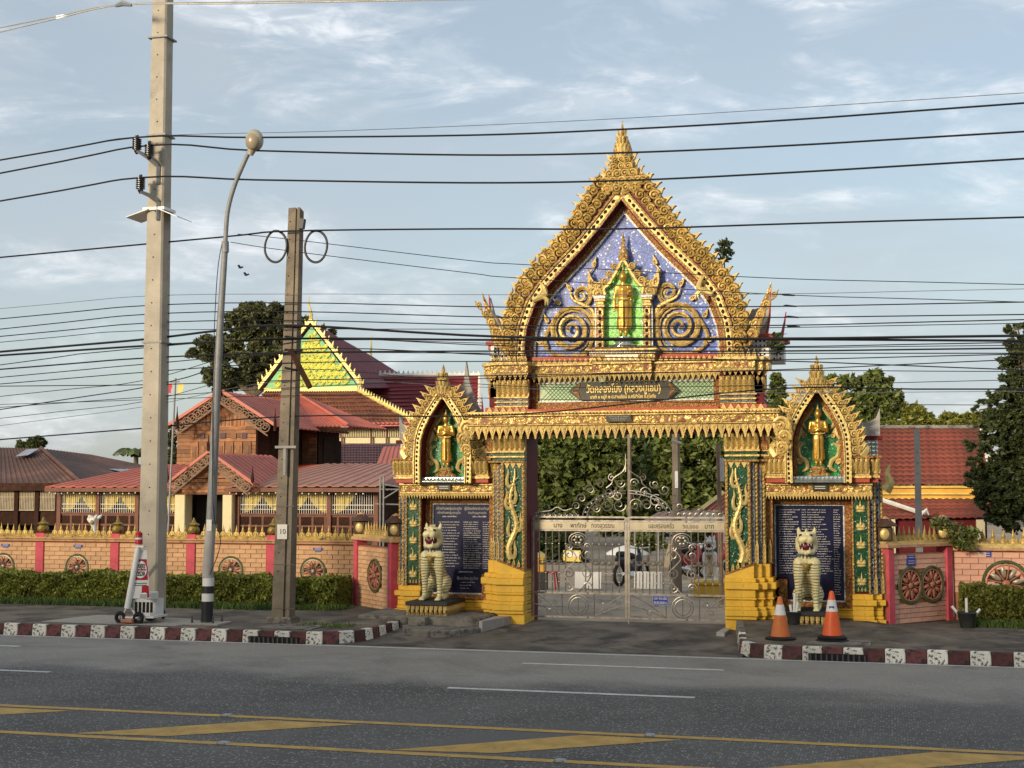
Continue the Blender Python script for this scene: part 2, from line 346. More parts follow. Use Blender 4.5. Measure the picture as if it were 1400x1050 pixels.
def smooth_path(pts, k=6):      # Catmull-Rom
    pts = [Vector(p) for p in pts]; q = [pts[0]] + pts + [pts[-1]]; out = []
    for i in range(1, len(q) - 2):
        for j in range(k):
            t = j / k; a, b, c, d = q[i - 1:i + 3]
            out.append(.5 * ((2 * b) + (c - a) * t + (2 * a - 5 * b + 4 * c - d) * t * t + (3 * b - a - 3 * c + d) * t ** 3))
    return out + [pts[-1]]
def text_mesh(txt, size, mat, ext=.004, align='CENTER', bold=0.):
    cu = bpy.data.curves.new('lettering', 'FONT'); cu.body = txt; cu.size = size; cu.extrude = ext; cu.align_x = align; cu.align_y = 'CENTER'; cu.offset = bold; cu.resolution_u = 3
    o = bpy.data.objects.new('lettering', cu); COL.objects.link(o)
    dg = bpy.context.evaluated_depsgraph_get(); me = bpy.data.meshes.new_from_object(o.evaluated_get(dg))
    bpy.data.objects.remove(o); bpy.data.curves.remove(cu); me.materials.clear(); me.materials.append(MT[mat]); me.name = 'lettering'
    return me
def put_text(txt, size, mat, parent, loc, rz=0, wid=None, **k):
    me = text_mesh(txt, size, mat, **k); sc = 1.
    if wid and len(me.vertices):
        xs = [v.co.x for v in me.vertices]; sc = wid / (max(xs) - min(xs))
    return put(me, 'lettering', parent, loc, (R(90), 0, rz), (sc, 1, 1))
def remesh(mb, name, mat, voxel, parent, smooth=4):
    a = np.array(mb.v); lo, hi = a.min(0), a.max(0); org = Vector(((lo[0] + hi[0]) / 2, (lo[1] + hi[1]) / 2, lo[2]))
    me = mb.mesh('tmp', None, org); o = bpy.data.objects.new('tmp', me); COL.objects.link(o)
    m = o.modifiers.new('r', 'REMESH'); m.mode = 'VOXEL'; m.voxel_size = voxel
    if smooth: m = o.modifiers.new('s', 'SMOOTH'); m.iterations = smooth; m.factor = .5
    dg = bpy.context.evaluated_depsgraph_get(); out = bpy.data.meshes.new_from_object(o.evaluated_get(dg)); bpy.data.objects.remove(o); bpy.data.meshes.remove(me)
    out.name = name; out.materials.clear(); out.materials.append(MT[mat]); out.polygons.foreach_set('use_smooth', [True] * len(out.polygons))
    return put(out, name, parent, org)
def chain(mb, pts, n=8):   # tapered limb of overlapping balls: pts = (x,y,z,r)
    for a, b in zip(pts, pts[1:]):
        a, b = Vector(a), Vector(b); L_ = (b.xyz - a.xyz).length; k = max(2, int(L_ / (min(a.w, b.w) * .45)) + 1)
        for i in range(k + 1):
            q = a.lerp(b, i / k); mb.ball(q.xyz, q.w, n, 6)
def leaves(name, mat, parent, cen, rad, count, size, flat=.6, up=.0, org=None):
    """count leaf-shaped faces scattered in balls of radius rad round the centres cen"""
    cen = np.asarray(cen, float); n = count; k = RNG.integers(0, len(cen), n); rad = np.asarray(rad, float)
    rr = rad[k] if rad.ndim else np.full(n, float(rad))
    d = RNG.normal(size=(n, 3)); d /= np.linalg.norm(d, axis=1)[:, None]
    p = cen[k] + d * (RNG.random(n) ** .45 * rr)[:, None] * np.array([1, 1, flat])
    a = RNG.normal(size=(n, 3)); a[:, 2] *= .7; a /= np.linalg.norm(a, axis=1)[:, None]
    b = np.cross(a, RNG.normal(size=(n, 3)) + np.array([0, 0, up])); b /= np.linalg.norm(b, axis=1)[:, None]
    sz = size * (.6 + .8 * RNG.random(n))[:, None]
    vs = np.stack([p - a * sz, p + b * sz * .42 - a * sz * .1, p + a * sz, p - b * sz * .42 - a * sz * .1], 1).reshape(-1, 3)
    return cards(name, mat, parent, vs, n, org)
def cards(name, mat, parent, vs, n, org=None):
    org = np.array(org if org is not None else wloc(parent)); vs = (vs - org).astype(np.float32)
    me = bpy.data.meshes.new(name); me.vertices.add(4 * n); me.vertices.foreach_set('co', vs.ravel())
    me.loops.add(4 * n); me.loops.foreach_set('vertex_index', np.arange(4 * n, dtype=np.int32)); me.polygons.add(n)
    me.polygons.foreach_set('loop_start', np.arange(0, 4 * n, 4, dtype=np.int32)); me.update(calc_edges=True); me.validate()
    me.materials.append(MT[mat]); return put(me, name, parent, Vector(org))
def tree(name, label, base, height, blobs, leafmat, count, lsize, group=None, trunk_r=.2, clumps=60, cat='tree'):
    """blobs = (dx,dy,z,rx,ry,rz) lobes of the crown in metres from the base"""
    base = Vector(base); t = thing(name, label, cat, base, group); cs = []; rs = []
    tot = sum(b[3] * b[5] for b in blobs); tr = MB()
    tr.tube([base + Vector((math.sin(i * .9) * trunk_r * .5, 0, height * .78 * i / 6)) for i in range(7)], [trunk_r * (1 - .11 * i) for i in range(7)], 8)
    for dx, dy, z, rx, ry, rz in blobs:
        c = base + Vector((dx, dy, z)); st = base + Vector((0, 0, min(z * .75, height * .6)))
        tr.tube([st, st.lerp(c, .55) + Vector((0, 0, -.1 * rz)), c], [trunk_r * .5, trunk_r * .33, trunk_r * .12], 6)
        for i in range(max(6, int(2.2 * clumps * rx * rz / tot))):
            d = Vector(RNG.normal(size=3)); d.normalize(); q = .5 + .5 * random.random() ** .5
            p = c + Vector((d.x * rx * q, d.y * ry * q, d.z * rz * q)); cs.append(p); rs.append(min(rx, rz) * (.16 + .24 * random.random()))
            if i % 6 == 0: tr.tube([c, c.lerp(p, .6) + Vector((0, 0, .05)), p], [trunk_r * .14, trunk_r * .09, trunk_r * .04], 4)
    tr.build('trunk', 'bark', t)
    for q in range(len(cs) // 3):
        c = cs[q * 3]; cs.append(c.lerp(base + Vector((blobs[0][0], 0, c.z - base.z)), .35)); rs.append(rs[q * 3] * 1.7)
    leaves('crown', leafmat, t, cs, rs, int(count * 1.25), lsize * .92, .75)
    return t
# ------------------------------------------------------------------ ground, road, kerbs, pavements
def sstep(a, b, x): t = max(0, min(1, (x - a) / (b - a))); return t * t * (3 - 2 * t)
struct(MB().quad((-900, -300, -.03), (900, -300, -.03), (900, 1800, -.03), (-900, 1800, -.03)).build('ground', 'earth'))
struct(MB().quad((-120, 25.0, .10), (60, 25.0, .10), (60, 95, .10), (-120, 95, .10)).build('temple_yard', 'yard'))
road = struct(MB().quad((-200, -2.0, 0), (120, -2.0, 0), (120, 21.6, 0), (-200, 21.6, 0)).build('road', 'asphalt'))
def mark(x0, x1, y0, y1, mat='road_white'): MB().quad((x0, y0, .004), (x1, y0, .004), (x1, y1, .004), (x0, y1, .004)).build('lane_marking', mat, road)
mark(-60, 30, 21.36, 21.46); mark(-5.25, -2.3, 19.98, 20.10); mark(-19.5, -13.7, 19.94, 20.06); mark(-5.55, -2.35, 17.31, 17.43); mark(-14.8, -11.4, 17.32, 17.42); mark(3.6, 6.6, 17.32, 17.42)
mark(-60, 30, 14.54, 14.68, 'road_yellow'); mark(-60, 30, 12.98, 13.12, 'road_yellow')
for k in range(-5, 5):
    x = -8.3 + 3.55 * k
    MB().add([(x - .05, 13.16, .004), (x + 1.0, 13.28, .004), (x + 2.65, 14.46, .004), (x + 1.6, 14.46, .004)], [(0, 1, 2, 3)]).build('hatch_marking', 'road_yellow', road)
for x, y in ((-7.3, 14.61), (-6.55, 13.05), (-2.45, 14.61), (-3.05, 13.05), (-9.7, 13.05)):
    st = thing('road_stud', 'small pale reflector stud set on the yellow median line', 'road stud', (x, y, .004), 'reflector studs on the yellow lines')
    MB().prism([(x - .06, .005), (x + .06, .005), (x + .04, .022), (x - .04, .022)], y - .05, y + .05).build('body', 'zinc', st)
    MB().box(x - .03, x + .03, y - .056, y - .05, .008, .018).build('reflector', 'white_paint', st)
# kerb line in plan
kl = [(-30, 21.5), (-9.35, 21.5)] + [(-9.35 + .85 * math.sin(R(a)), 22.35 - .85 * math.cos(R(a))) for a in range(10, 91, 10)] + [(-8.46, 23.2), (-8.42, 23.9)]
kr = [(-2.68, 25.3), (-2.62, 24.6), (-2.45, 23.3), (-2.36, 22.6)] + [(-1.5 - .83 * math.cos(R(a)), 22.33 - .83 * math.sin(R(a))) for a in range(10, 91, 10)] + [(20, 21.5)]
def walk_z(x, y):
    z = .2
    if x > -3: z += .10 * sstep(22.4, 24.2, y) * (1 - sstep(-.5, .3, x))
    if -9.5 < x <= -6: z += .04 * sstep(23, 24.2, y)
    return z
def walk(name, poly, mat='pavement'):
    bm = bmesh.new(); f = bm.faces.new([bm.verts.new((x, y, 0)) for x, y in poly])
    bmesh.ops.triangulate(bm, faces=[f])
    for _ in range(3):
        bmesh.ops.subdivide_edges(bm, edges=[e for e in bm.edges if e.calc_length() > .9], cuts=1)
        bmesh.ops.triangulate(bm, faces=bm.faces[:])
    for v in bm.verts: v.co.z = walk_z(v.co.x, v.co.y) - .004
    me = bpy.data.meshes.new(name); bm.normal_update(); bm.faces.ensure_lookup_table()
    if bm.faces[0].normal.z < 0: bmesh.ops.reverse_faces(bm, faces=bm.faces[:])
    bm.to_mesh(me); bm.free(); me.materials.append(MT[mat]); me.polygons.foreach_set('use_smooth', [True] * len(me.polygons)); return struct(put(me, name))
ins = [(x, y + .06) for x, y in kl[:2]] + [(x - .06, y + .04) for x, y in kl[2:]]
walk('pavement', ins + [(-8.45, 25.9), (-9.5, 27.4), (-30, 27.4)])
walk('pavement', [(x + .05, y) for x, y in kr[:4]] + [(x + .03, y + .05) for x, y in kr[4:]] + [(20, 27.4), (1.2, 27.4), (-2.63, 25.8)])
kerb = struct(bpy.data.objects.new('kerb', None)); COL.objects.link(kerb); WL['kerb'] = Vector()
def kerb_run(path, step, start, painted=lambda i, p: True):
    pts = resample([(x, y, 0) for x, y in path], step)
    for i, (a, b) in enumerate(zip(pts, pts[1:])):
        d = (b - a); n = Vector((-d.y, d.x, 0)).normalized(); L_ = d.length; zt = walk_z(*((a + b) / 2 + n * .1).xy) + random.uniform(-.004, .004)
        g = d.normalized() * .004
        m = MB().add([a + g + Vector((0, 0, -.02)), b - g + Vector((0, 0, -.02)), b - g + n * .14 + Vector((0, 0, -.02)), a + g + n * .14 + Vector((0, 0, -.02)),
                  a + g + n * .025 + Vector((0, 0, zt)), b - g + n * .025 + Vector((0, 0, zt)), b - g + n * .14 + Vector((0, 0, zt)), a + g + n * .14 + Vector((0, 0, zt))],
                 [(3, 2, 1, 0), (4, 5, 6, 7), (0, 1, 5, 4), (1, 2, 6, 5), (2, 3, 7, 6), (3, 0, 4, 7)])
        m.build('kerb_stone', ('kerb_white' if (i + start) % 2 else 'kerb_red') if painted(i, a) else 'stained_concrete', kerb, bevel=.012)
kerb_run(kl, .287, 1); kerb_run(kr, .30, 0, lambda i, p: p.y < 23.3)
# drive through the gateway, aprons and side platform
def zdrive(y): return .005 + .14 * sstep(21.6, 25.5, y)
dv = MB(); ys = [21.6, 22.2, 22.8, 23.4, 24, 24.6, 25.2]
for a, b in zip(ys, ys[1:]): dv.quad((-9.2, a, zdrive(a)), (-2.2, a, zdrive(a)), (-2.2, b, zdrive(b)), (-9.2, b, zdrive(b)))
struct(dv.build('driveway', 'driveway'))
struct(MB().slab([(-9.3, 23.75), (-6.93, 23.5), (-6.93, 25.9), (-9.3, 25.9)], .02, .285).build('gate_platform', 'stained_concrete', bevel=.012))
struct(MB().slab([(-6.925, 23.46), (-6.86, 23.44), (-6.62, 24.5), (-6.925, 24.5)], .0, .26).build('ramp_edge', 'pale_concrete'))
struct(MB().slab([(-8.35 + 1.45 * t, 23.5 - .75 * math.sin(math.pi * t) ** .7 - .1 * t) for t in [i / 14 for i in range(15)]] + [(-6.93, 23.49), (-8.35, 23.72)], .0, .155).build('round_step', 'stained_concrete', bevel=.015))
struct(MB().box(-8.22, -7.9, 23.42, 23.72, .15, .3).build('concrete_block', 'stained_concrete', bevel=.01))
struct(MB().slab([(x, y) for x, y in ((-14.6, 21.95), (-11.9, 21.85), (-11.75, 22.5), (-12.3, 23.1), (-14.3, 23.3))], .19, .2075).build('concrete_patch', 'new_concrete'))
struct(MB().slab([(-2.84, 23.75), (-2.70, 23.7), (-2.67, 24.4), (-2.80, 24.5)], .0, .15).build('concrete_wedge', 'pale_concrete'))
for x0, x1 in ((-10.35, -9.45), (-1.2, -.35)):
    dg_ = thing('storm_drain', 'dark barred storm drain mouth in the kerb ' + ('by the old weathered utility pole' if x0 < -5 else 'in front of the traffic cones'), 'drain', (x0, 21.47, 0), 'kerb drains')
    MB().box(x0, x1, 21.475, 21.497, .0, .11).build('opening', 'shade_dark', dg_)
    for k in range(11):
        x = lerp(x0 + .03, x1 - .03, k / 10); MB().box(x - .012, x + .012, 21.462, 21.474, .0, .1).build('bar', 'dark_steel', dg_)
    MB().box(x0 - .05, x1 + .05, 21.85, 22.5, .2, .215).build('cover', 'stained_concrete', dg_)
# crack and grass tufts
def grass(name, label, x0, x1, y0, y1, n, h, z=.2):
    p = np.stack([RNG.uniform(x0, x1, n), RNG.uniform(y0, y1, n), np.full(n, z - .01)], 1); a = RNG.random(n) * 6.28; hh = h * (.5 + RNG.random(n))
    d = np.stack([np.cos(a), np.sin(a), np.zeros(n)], 1) * .012; l = np.stack([RNG.normal(size=n), RNG.normal(size=n), np.zeros(n)], 1) * (hh * .35)[:, None]
    t = p + l; t[:, 2] += hh; vs = np.stack([p - d, p + d, t + d * .3, t - d * .3], 1).reshape(-1, 3)
    return tag(cards(name, 'grass', None, vs, n, (x0, y0, z)), label, 'grass', kind='stuff')
grass('grass', 'short green grass strip along the foot of the long hedge', -24, -10.15, 25.05, 25.75, 14000, .09)
grass('grass', 'short green grass patch under the yellowish clipped hedge', 1.25, 6, 25.2, 25.75, 5000, .09)
grass('weeds', 'sparse weeds growing through the pavement by the drain', -9.9, -8.9, 22.2, 22.9, 260, .05)
# ------------------------------------------------------------------ unseen shophouse row added behind the viewer, sized to block the low sun
sh = thing('sun_blocking_row', 'unseen plain shophouse row added across the road to block low sun', 'building', (-20, -8, 0))
MB().box(-90, 50, -20, -8, 0, 9.6).build('wall', 'facade', sh)
for k in range(28):
    for fl in range(3): MB().box(-88 + 5 * k, -85 + 5 * k, -7.99, -7.95, 0.8 + fl * 2.8, 2.5 + fl * 2.8).build('window', 'window_glass', sh)
# ------------------------------------------------------------------ poles, lamp
p0 = G(207, 843, .2); X, Y = p0.x, 22.75; X = G(207, 843, .2).x * 22.75 / p0.y
ep = thing('electricity_pole', 'tall square pale concrete electricity pole beside the wheeled checkpoint sign', 'utility pole', (X, Y, .2))
def ring(hw, hd, c, z): return [(X + (hw if i in (1, 2, 3, 4) else -hw) * (1 if i in (2, 3, 6, 7) else .93), Y + (hd if i in (3, 4, 5, 6) else -hd) * (1 if i in (0, 1, 4, 5) else .93), z) for i in range(8)]
m = MB(); TOPZ = 12.6
for z0, z1 in ((.1, TOPZ),):
    vs = []
    for z in (z0, z1):
        t = (z - .1) / 12.5; a = lerp(.20, .148, t); b = lerp(.19, .14, t)
        vs += [(X - a + .03, Y - b, z), (X + a - .03, Y - b, z), (X + a, Y - b + .03, z), (X + a, Y + b - .03, z), (X + a - .03, Y + b, z), (X - a + .03, Y + b, z), (X - a, Y + b - .03, z), (X - a, Y - b + .03, z)]
    m.add(vs, [tuple(range(7, -1, -1)), tuple(range(8, 16))] + [(i, (i + 1) % 8, (i + 1) % 8 + 8, i + 8) for i in range(8)])
m.build('shaft', 'pole_concrete', ep)
for k in range(27):
    z = .9 + k * .42; t = z / 12.5; b = lerp(.19, .14, t); MB().cbox((X + random.uniform(-.02, .02), Y - b - .001, z), (.022, .008, .022)).build('bolt_hole', 'shade_dark', ep)
zp = P(207, 290, Y).z
g_ = MB()
for sx, dz in ((-1, -.12), (1, -.16)):
    g_.add([(X + sx * .1, Y - .24, zp + .02), (X + sx * .1, Y + .3, zp + .02), (X + sx * .52, Y + .28, zp + dz), (X + sx * .52, Y - .28, zp + dz),
            (X + sx * .1, Y - .24, zp), (X + sx * .1, Y + .3, zp), (X + sx * .52, Y + .28, zp + dz - .015), (X + sx * .52, Y - .28, zp + dz - .015)], [(0, 1, 2, 3), (7, 6, 5, 4), (0, 3, 7, 4), (2, 1, 5, 6), (3, 2, 6, 7), (1, 0, 4, 5)])
g_.box(X - .22, X + .22, Y - .21, Y + .22, zp - .005, zp + .05); g_.build('climbing_guard', 'white_paint', ep)
INS = []
for (ax, ay), (bx, by) in (((216, 226), (187, 206)), ((216, 275), (192, 262))):
    a = P(ax, ay, Y - .18); b = P(bx, by, Y - .45); arm = MB().tube([a, a.lerp(b, .5) + Vector((0, -.02, .02)), b], [.05, .04, .03], 4); arm.tube([a + Vector((0, 0, -.35)), a], .04, 4); arm.build('bracket', 'galvanised', ep)
for bx, by in ((187, 207), (204, 215), (192, 261)):
    b = P(bx, by, Y - .42); m = MB()
    m.lathe([(.02, -.05), (.05, 0)] + sum([[(.05, .03 + k * .035), (.085, .04 + k * .035), (.085, .05 + k * .035), (.05, .058 + k * .035)] for k in range(6)], []) + [(.03, .26), (.03, .30)], b, 12)
    m.build('insulator', 'ceramic', ep); INS.append(b + Vector((0, 0, .28)))
for z in (P(222, 55, Y).z, P(222, 188, Y).z, P(215, 470, Y).z): MB().box(X - .2, X + .2, Y - .185, Y + .19, z, z + .03).build('band', 'galvanised', ep)
# old pole
q0 = G(387, 846, .2); OX, OY = q0.x * 23.0 / q0.y, 23.0
op = thing('utility_pole', 'old weathered brown concrete utility pole with cable loops near its top', 'utility pole', (OX, OY, .2))
OT = P(405, 285, OY).z; lean = P(405, 285, OY).x - OX
m = MB()
def oz(z): return OX + lean * (z / OT)
for dx0, dx1, dy in ((-.17, .05, -.13), (.10, .17, -.13), (.04, .11, -.09)):
    a0, a1 = (1., .68)
    m.add([(OX + dx0, OY + dy, .1), (OX + dx1, OY + dy, .1), (OX + dx1, OY - dy, .1), (OX + dx0, OY - dy, .1), (OX + lean + dx0 * .66, OY + dy * .66, OT - (.03 if dy > -.1 else 0)), (OX + lean + dx1 * .66, OY + dy * .66, OT - (.03 if dy > -.1 else 0)), (OX + lean + dx1 * .66, OY - dy * .66, OT - .05), (OX + lean + dx0 * .66, OY - dy * .66, OT - .05)],
          [(3, 2, 1, 0), (4, 5, 6, 7), (0, 1, 5, 4), (1, 2, 6, 5), (2, 3, 7, 6), (3, 0, 4, 7)])
m.build('shaft', 'old_concrete', op)
MB().box(OX - .24, OX + .24, OY - .2, OY + .2, .17, .3).build('footing', 'stained_concrete', op, bevel=.02)
for k in range(20):
    z = 1.1 + k * .33; MB().cbox((oz(z) - .07, OY - .128 + .04 * z / OT, z), (.02, .01, .02)).build('bolt_hole', 'shade_dark', op)
for px in (377, 432):
    c = P(px, 337, OY - .12); MB().tube([c + Vector((.215 * math.cos(a), .01 * math.sin(3 * a), .285 * math.sin(a))) for a in [i * math.pi / 16 for i in range(32)]], .022, 6, True).build('cable_loop', 'wire', op)
a = P(397, 478, OY - .2); b = P(424, 530, OY - .26); MB().tube([a, b], .055, 4).build('wooden_arm', 'teak_dark_and_shaded', op)
MB().cbox(P(413, 306, OY - .05), (.09, .1, .18), ry=.15).build('junction_box', 'black_paint', op)
for py in (447, 462, 480, 505): c = P(401, py, OY); MB().tube([c + Vector((.16 * math.cos(a), .14 * math.sin(a), .02 * math.sin(2 * a))) for a in [i * math.pi / 8 for i in range(16)]], .018, 5, True).build('cable_tie', 'wire', op)
c = P(391, 611, OY - .16); MB().box(c.x - .2, c.x + .2, c.y - .03, c.y, c.z - .025, c.z + .02).build('clamp', 'galvanised', op)
MB().box(c.x - .03, c.x + .02, c.y - .05, c.y - .02, c.z - .5, c.z - .03).build('drop_strap', 'galvanised', op)
c = P(386, 727, OY - .14); pn = MB().box(c.x - .095, c.x + .095, c.y - .012, c.y - .004, c.z - .13, c.z + .13).build('paper_notice', 'paper', op)
put_text('10', .13, 'sign_black', pn, (c.x + .01, c.y - .016, c.z), ext=.001)
for py in (692, 772, 832): c = P(388, py, OY - .13); MB().box(c.x - .2, c.x + .2, c.y - .004, c.y + .03, c.z - .006, c.z + .006).build('strap', 'dark_steel', op)
# street lamp
l0 = G(283, 853, .2); LX, LY = l0.x, l0.y
sl = thing('street_lamp', 'tall grey street lamp with black and white bands at its foot', 'street lamp', (LX, LY, .2))
def lp(px, py): return P(px, py, LY)
zb = [lp(283, y).z for y in (850, 822, 811, 801, 790)]
def rr(z): return lerp(.098, .05, min(1, z / 7.2))
ct = smooth_path([lp(283.5, 790), lp(289, 700), lp(299, 480), lp(308, 335)], 5)
MB().tube(ct, [rr(p.z) for p in ct], 12).build('post', 'galvanised', sl)
up_ = smooth_path([lp(308, 337), lp(309, 315), lp(312, 285), lp(322, 250), lp(341, 206)], 5)
MB().tube(up_, .042, 8).build('arm', 'galvanised', sl); MB().tube([lp(308, 345), lp(308, 330)], .065, 10).build('collar', 'galvanised', sl)
for i, mt in enumerate(('black_paint', 'white_paint', 'black_paint', 'white_paint')):
    MB().lathe([(.102, 0), (.1015, zb[i + 1] - zb[i])], (LX + .004 * i, LY, zb[i]), 14).build('band', mt, sl)
MB().tube([lp(283.6, 789.5), lp(288.4, 716)], [rr(.8) + .004, rr(1.9) + .004], 12).build('painted_section', 'pale_concrete', sl)
zz = lp(283, 850).z
MB().lathe([(.11, 0), (.104, zb[0] - .2 + .01)], (LX, LY, .2), 14).build('sleeve', 'black_paint', sl)
MB().box(LX - .34, LX + .34, LY - .26, LY + .26, .19, .232).build('base_plate', 'new_concrete', sl, bevel=.01)
for a, b in ((-1, -1), (1, -1), (1, 1), (-1, 1)): MB().lathe([(.022, 0), (.022, .05), (.012, .055), (.012, .11)], (LX + a * .2, LY + b * .17, .232), 8).build('anchor_bolt', 'dark_steel', sl)
c = lp(289, 718); MB().box(c.x - .045, c.x + .05, c.y - .093, c.y - .089, c.z - .1, c.z + .1).build('sticker', 'paper', sl)
hc = lp(348, 192); rt = Euler((R(-62), R(14), 0)).to_matrix()
hd = MB(); hd.ball(hc, (.165, .145, .20), 14, 10); hd.build('lamp_head', 'lamp_shell', sl)
MB().ball(hc + Vector((-.005, -.05, -.025)), (.142, .115, .165), 14, 10).build('lamp_glass', 'lamp_glass', sl)
MB().tube([hc + Vector((-.08, 0, -.26)), hc + Vector((-.03, 0, -.12))], [.05, .09], 8).build('neck', 'lamp_shell', sl)
c1 = lp(301, 420); MB().tube(smooth_path([lp(304, 330), lp(300, 380) + Vector((0, -.09, 0)), lp(295, 500) + Vector((0, -.09, 0)), lp(291, 690) + Vector((.05, -.09, 0)), lp(300, 740) + Vector((.05, -.05, 0)), lp(287, 785) + Vector((.05, -.1, 0))], 4), .008, 4).build('cable', 'wire', sl)
# ------------------------------------------------------------------ overhead lines
def wire(name, label, group, pts, d, r, mat='wire'):
    q = [P(x, y, d) for x, y in pts]
    a = q[0] + (q[0] - q[1]).normalized() * 14; b = q[-1] + (q[-1] - q[-2]).normalized() * 14; pth = smooth_path(([a] if pts[0][0] < 100 else []) + q + [b], 5)
    o = MB().tube(pth, r, 5).build(name, mat); tag(o, label, 'power line', group); return o
HV = 'thick black power line on the %s, tall square pole'
d1 = Y - .42
wire('power_line', HV % 'outer insulator of upper bracket', 'high power lines', [(0, 219), (186, 188), (350, 188), (640, 185), (849, 177), (1080, 164), (1400, 141)], d1, .017)
wire('power_line', HV % 'inner insulator of upper bracket', 'high power lines', [(0, 237), (204, 199), (350, 206), (640, 212), (849, 209), (1080, 199), (1400, 180)], d1, .017)
wire('power_line', HV % 'lone insulator of lower bracket', 'high power lines', [(0, 275), (192, 243), (350, 246), (640, 250), (849, 247), (1080, 236), (1400, 217)], d1, .017)
wire('power_line', 'thin grey earth wire just above the three thick power lines', None, [(120, 197), (230, 185), (430, 180), (640, 172), (849, 162), (1048, 150), (1400, 127)], Y + .1, .006, 'wire_grey')
for k in (0, 1): wire('power_line', 'pale bare conductor pair clamped at the top of the tall pole', 'pale top conductors', [(0, 38 + 6 * k), (80, 22 + 3 * k), (168, 6 + k), (330, 3 + k * 2), (660, -2 + k)], Y - .7, .012, 'wire_pale')
tag(MB().tube([P(158, 8, Y - .7), P(168, 4, Y - .7), P(180, 7, Y - .7)], [.03, .06, .03], 6).build('line_clamp', 'zinc'), 'grey metal clamp joining the pale top conductors', 'clamp')
dB = OY - .17
CB = 'thin black overhead cable in the sagging bundle between the poles'
CBL = {352: 'black cable passing above the loops near the top of the old pole', 320: 'thin cable drooping from the lamp collar past the old pole loops', 331: 'lower thin cable drooping from the lamp collar across the gable', 422: 'faint grey cable running just above the sagging black bundle', 481: 'thickest twisted black cable of the sagging bundle', 486: 'thick black cable just under the thickest twisted one', 601: 'lone black cable passing lowest, in front of the house roofs', 505: 'medium black cable just below the thick pair of the bundle'}
for pts, r, mt, dd in (
    ([(0, 352), (305, 324), (395, 316), (640, 313), (849, 313), (1080, 306), (1400, 297)], .016, 'wire', dB),
    ([(325, 320), (395, 327), (640, 356), (722, 362), (1050, 380), (1400, 389)], .007, 'wire', dB + .1),
    ([(315, 331), (395, 343), (640, 373), (707, 380), (1050, 402), (1400, 413)], .007, 'wire', dB + .1),
    ([(0, 422), (197, 405), (400, 402), (700, 403), (1050, 402), (1400, 395)], .005, 'wire_grey', dB),
    ([(0, 436), (197, 418), (400, 414), (700, 420), (1050, 419), (1400, 413)], .010, 'wire', dB),
    ([(0, 450), (197, 430), (400, 426), (700, 434), (1050, 434), (1400, 430)], .010, 'wire', dB),
    ([(0, 460), (197, 442), (400, 438), (700, 445), (1050, 445), (1400, 437)], .010, 'wire', dB),
    ([(0, 468), (170, 453), (400, 450), (700, 450), (1050, 448), (1400, 442)], .007, 'wire', dB),
    ([(0, 481), (197, 464), (300, 452), (400, 445), (700, 461), (1050, 463), (1400, 459)], .022, 'wire', dB),
    ([(0, 486), (197, 473), (400, 463), (700, 465), (1050, 464), (1400, 466)], .020, 'wire', dB + .05),
    ([(0, 499), (130, 482), (400, 462), (700, 473), (1050, 474), (1400, 468)], .009, 'wire', dB),
    ([(0, 505), (192, 490), (400, 482), (700, 480), (1050, 480), (1400, 476)], .014, 'wire', dB),
    ([(0, 516), (197, 498), (400, 483), (700, 483), (1050, 483), (1400, 483)], .009, 'wire', dB),
    ([(0, 525), (197, 509), (400, 496), (700, 494), (1050, 492), (1400, 484)], .009, 'wire', dB + .05),
    ([(0, 528), (200, 526), (400, 520), (700, 513), (1050, 506), (1400, 491)], .009, 'wire', dB),
    ([(0, 560), (220, 525), (400, 478), (700, 486), (1050, 493), (1400, 506)], .010, 'wire', dB),
    ([(0, 557), (197, 543), (400, 530), (700, 516), (1050, 507), (1400, 508)], .007, 'wire', dB),
    ([(0, 572), (197, 549), (400, 505), (700, 528), (1050, 527), (1400, 519)], .006, 'wire', dB),
    ([(0, 582), (197, 556), (400, 520), (700, 531), (1050, 537), (1400, 535)], .005, 'wire_grey', dB),
    ([(0, 601), (190, 586), (400, 569), (700, 567), (1050, 532), (1250, 532), (1400, 532)], .013, 'wire', dB + .1),
    ([(0, 553), (400, 541), (700, 545), (1050, 552), (1400, 554)], .006, 'wire', dB),
    ([(0, 542), (197, 520), (400, 468), (700, 470), (1050, 475), (1400, 472)], .007, 'wire', dB + .05)):
    wire('cable', CBL.get(pts[0][1], CB), 'sagging cable bundle', pts, dd, r, mt)
for px, py in ((1073, 403), (1075, 418), (1078, 433), (1080, 446)):
    tag(MB().tube([P(px - 4, py, dB), P(px, py, dB), P(px + 14, py + 1, dB)], [.010, .02, .012], 5).build('cable_joint', 'wire'), 'small black splice knot hanging on the cable bundle', 'cable joint', 'splices on the cable bundle')
# ------------------------------------------------------------------ ornament templates (shared meshes)
def spiral_pts(turns, r0, r1, n=22, a0=0, hand=1, squash=1.): return [(lerp(r0, r1, (i / n)) * math.cos(a0 + hand * turns * 2 * math.pi * i / n), 0, lerp(r0, r1, i / n) * math.sin(a0 + hand * turns * 2 * math.pi * i / n) * squash) for i in range(n + 1)]
def kanok_mesh(mat='gold'):       # curled leaf scroll with a flame tip, about 0.2 across, lying in the xz plane
    m = MB(); sp = spiral_pts(1.6, .085, .012, 20, -.6); m.tube(sp, [.026 - .010 * i / 20 for i in range(21)], 5)
    m.ball((0, -.012, 0), .022, 6, 4)
    m.tube([(.085, 0, -.05), (.10, 0, .03), (.085, 0, .10), (.115, 0, .155)], [.022, .028, .02, .003], 5)
    m.tube([(-.06, 0, -.06), (-.03, 0, -.105), (.03, 0, -.10), (.075, 0, -.06)], [.008, .024, .026, .014], 5)
    return m.mesh('scroll', mat)
KANOK = kanok_mesh('gold')
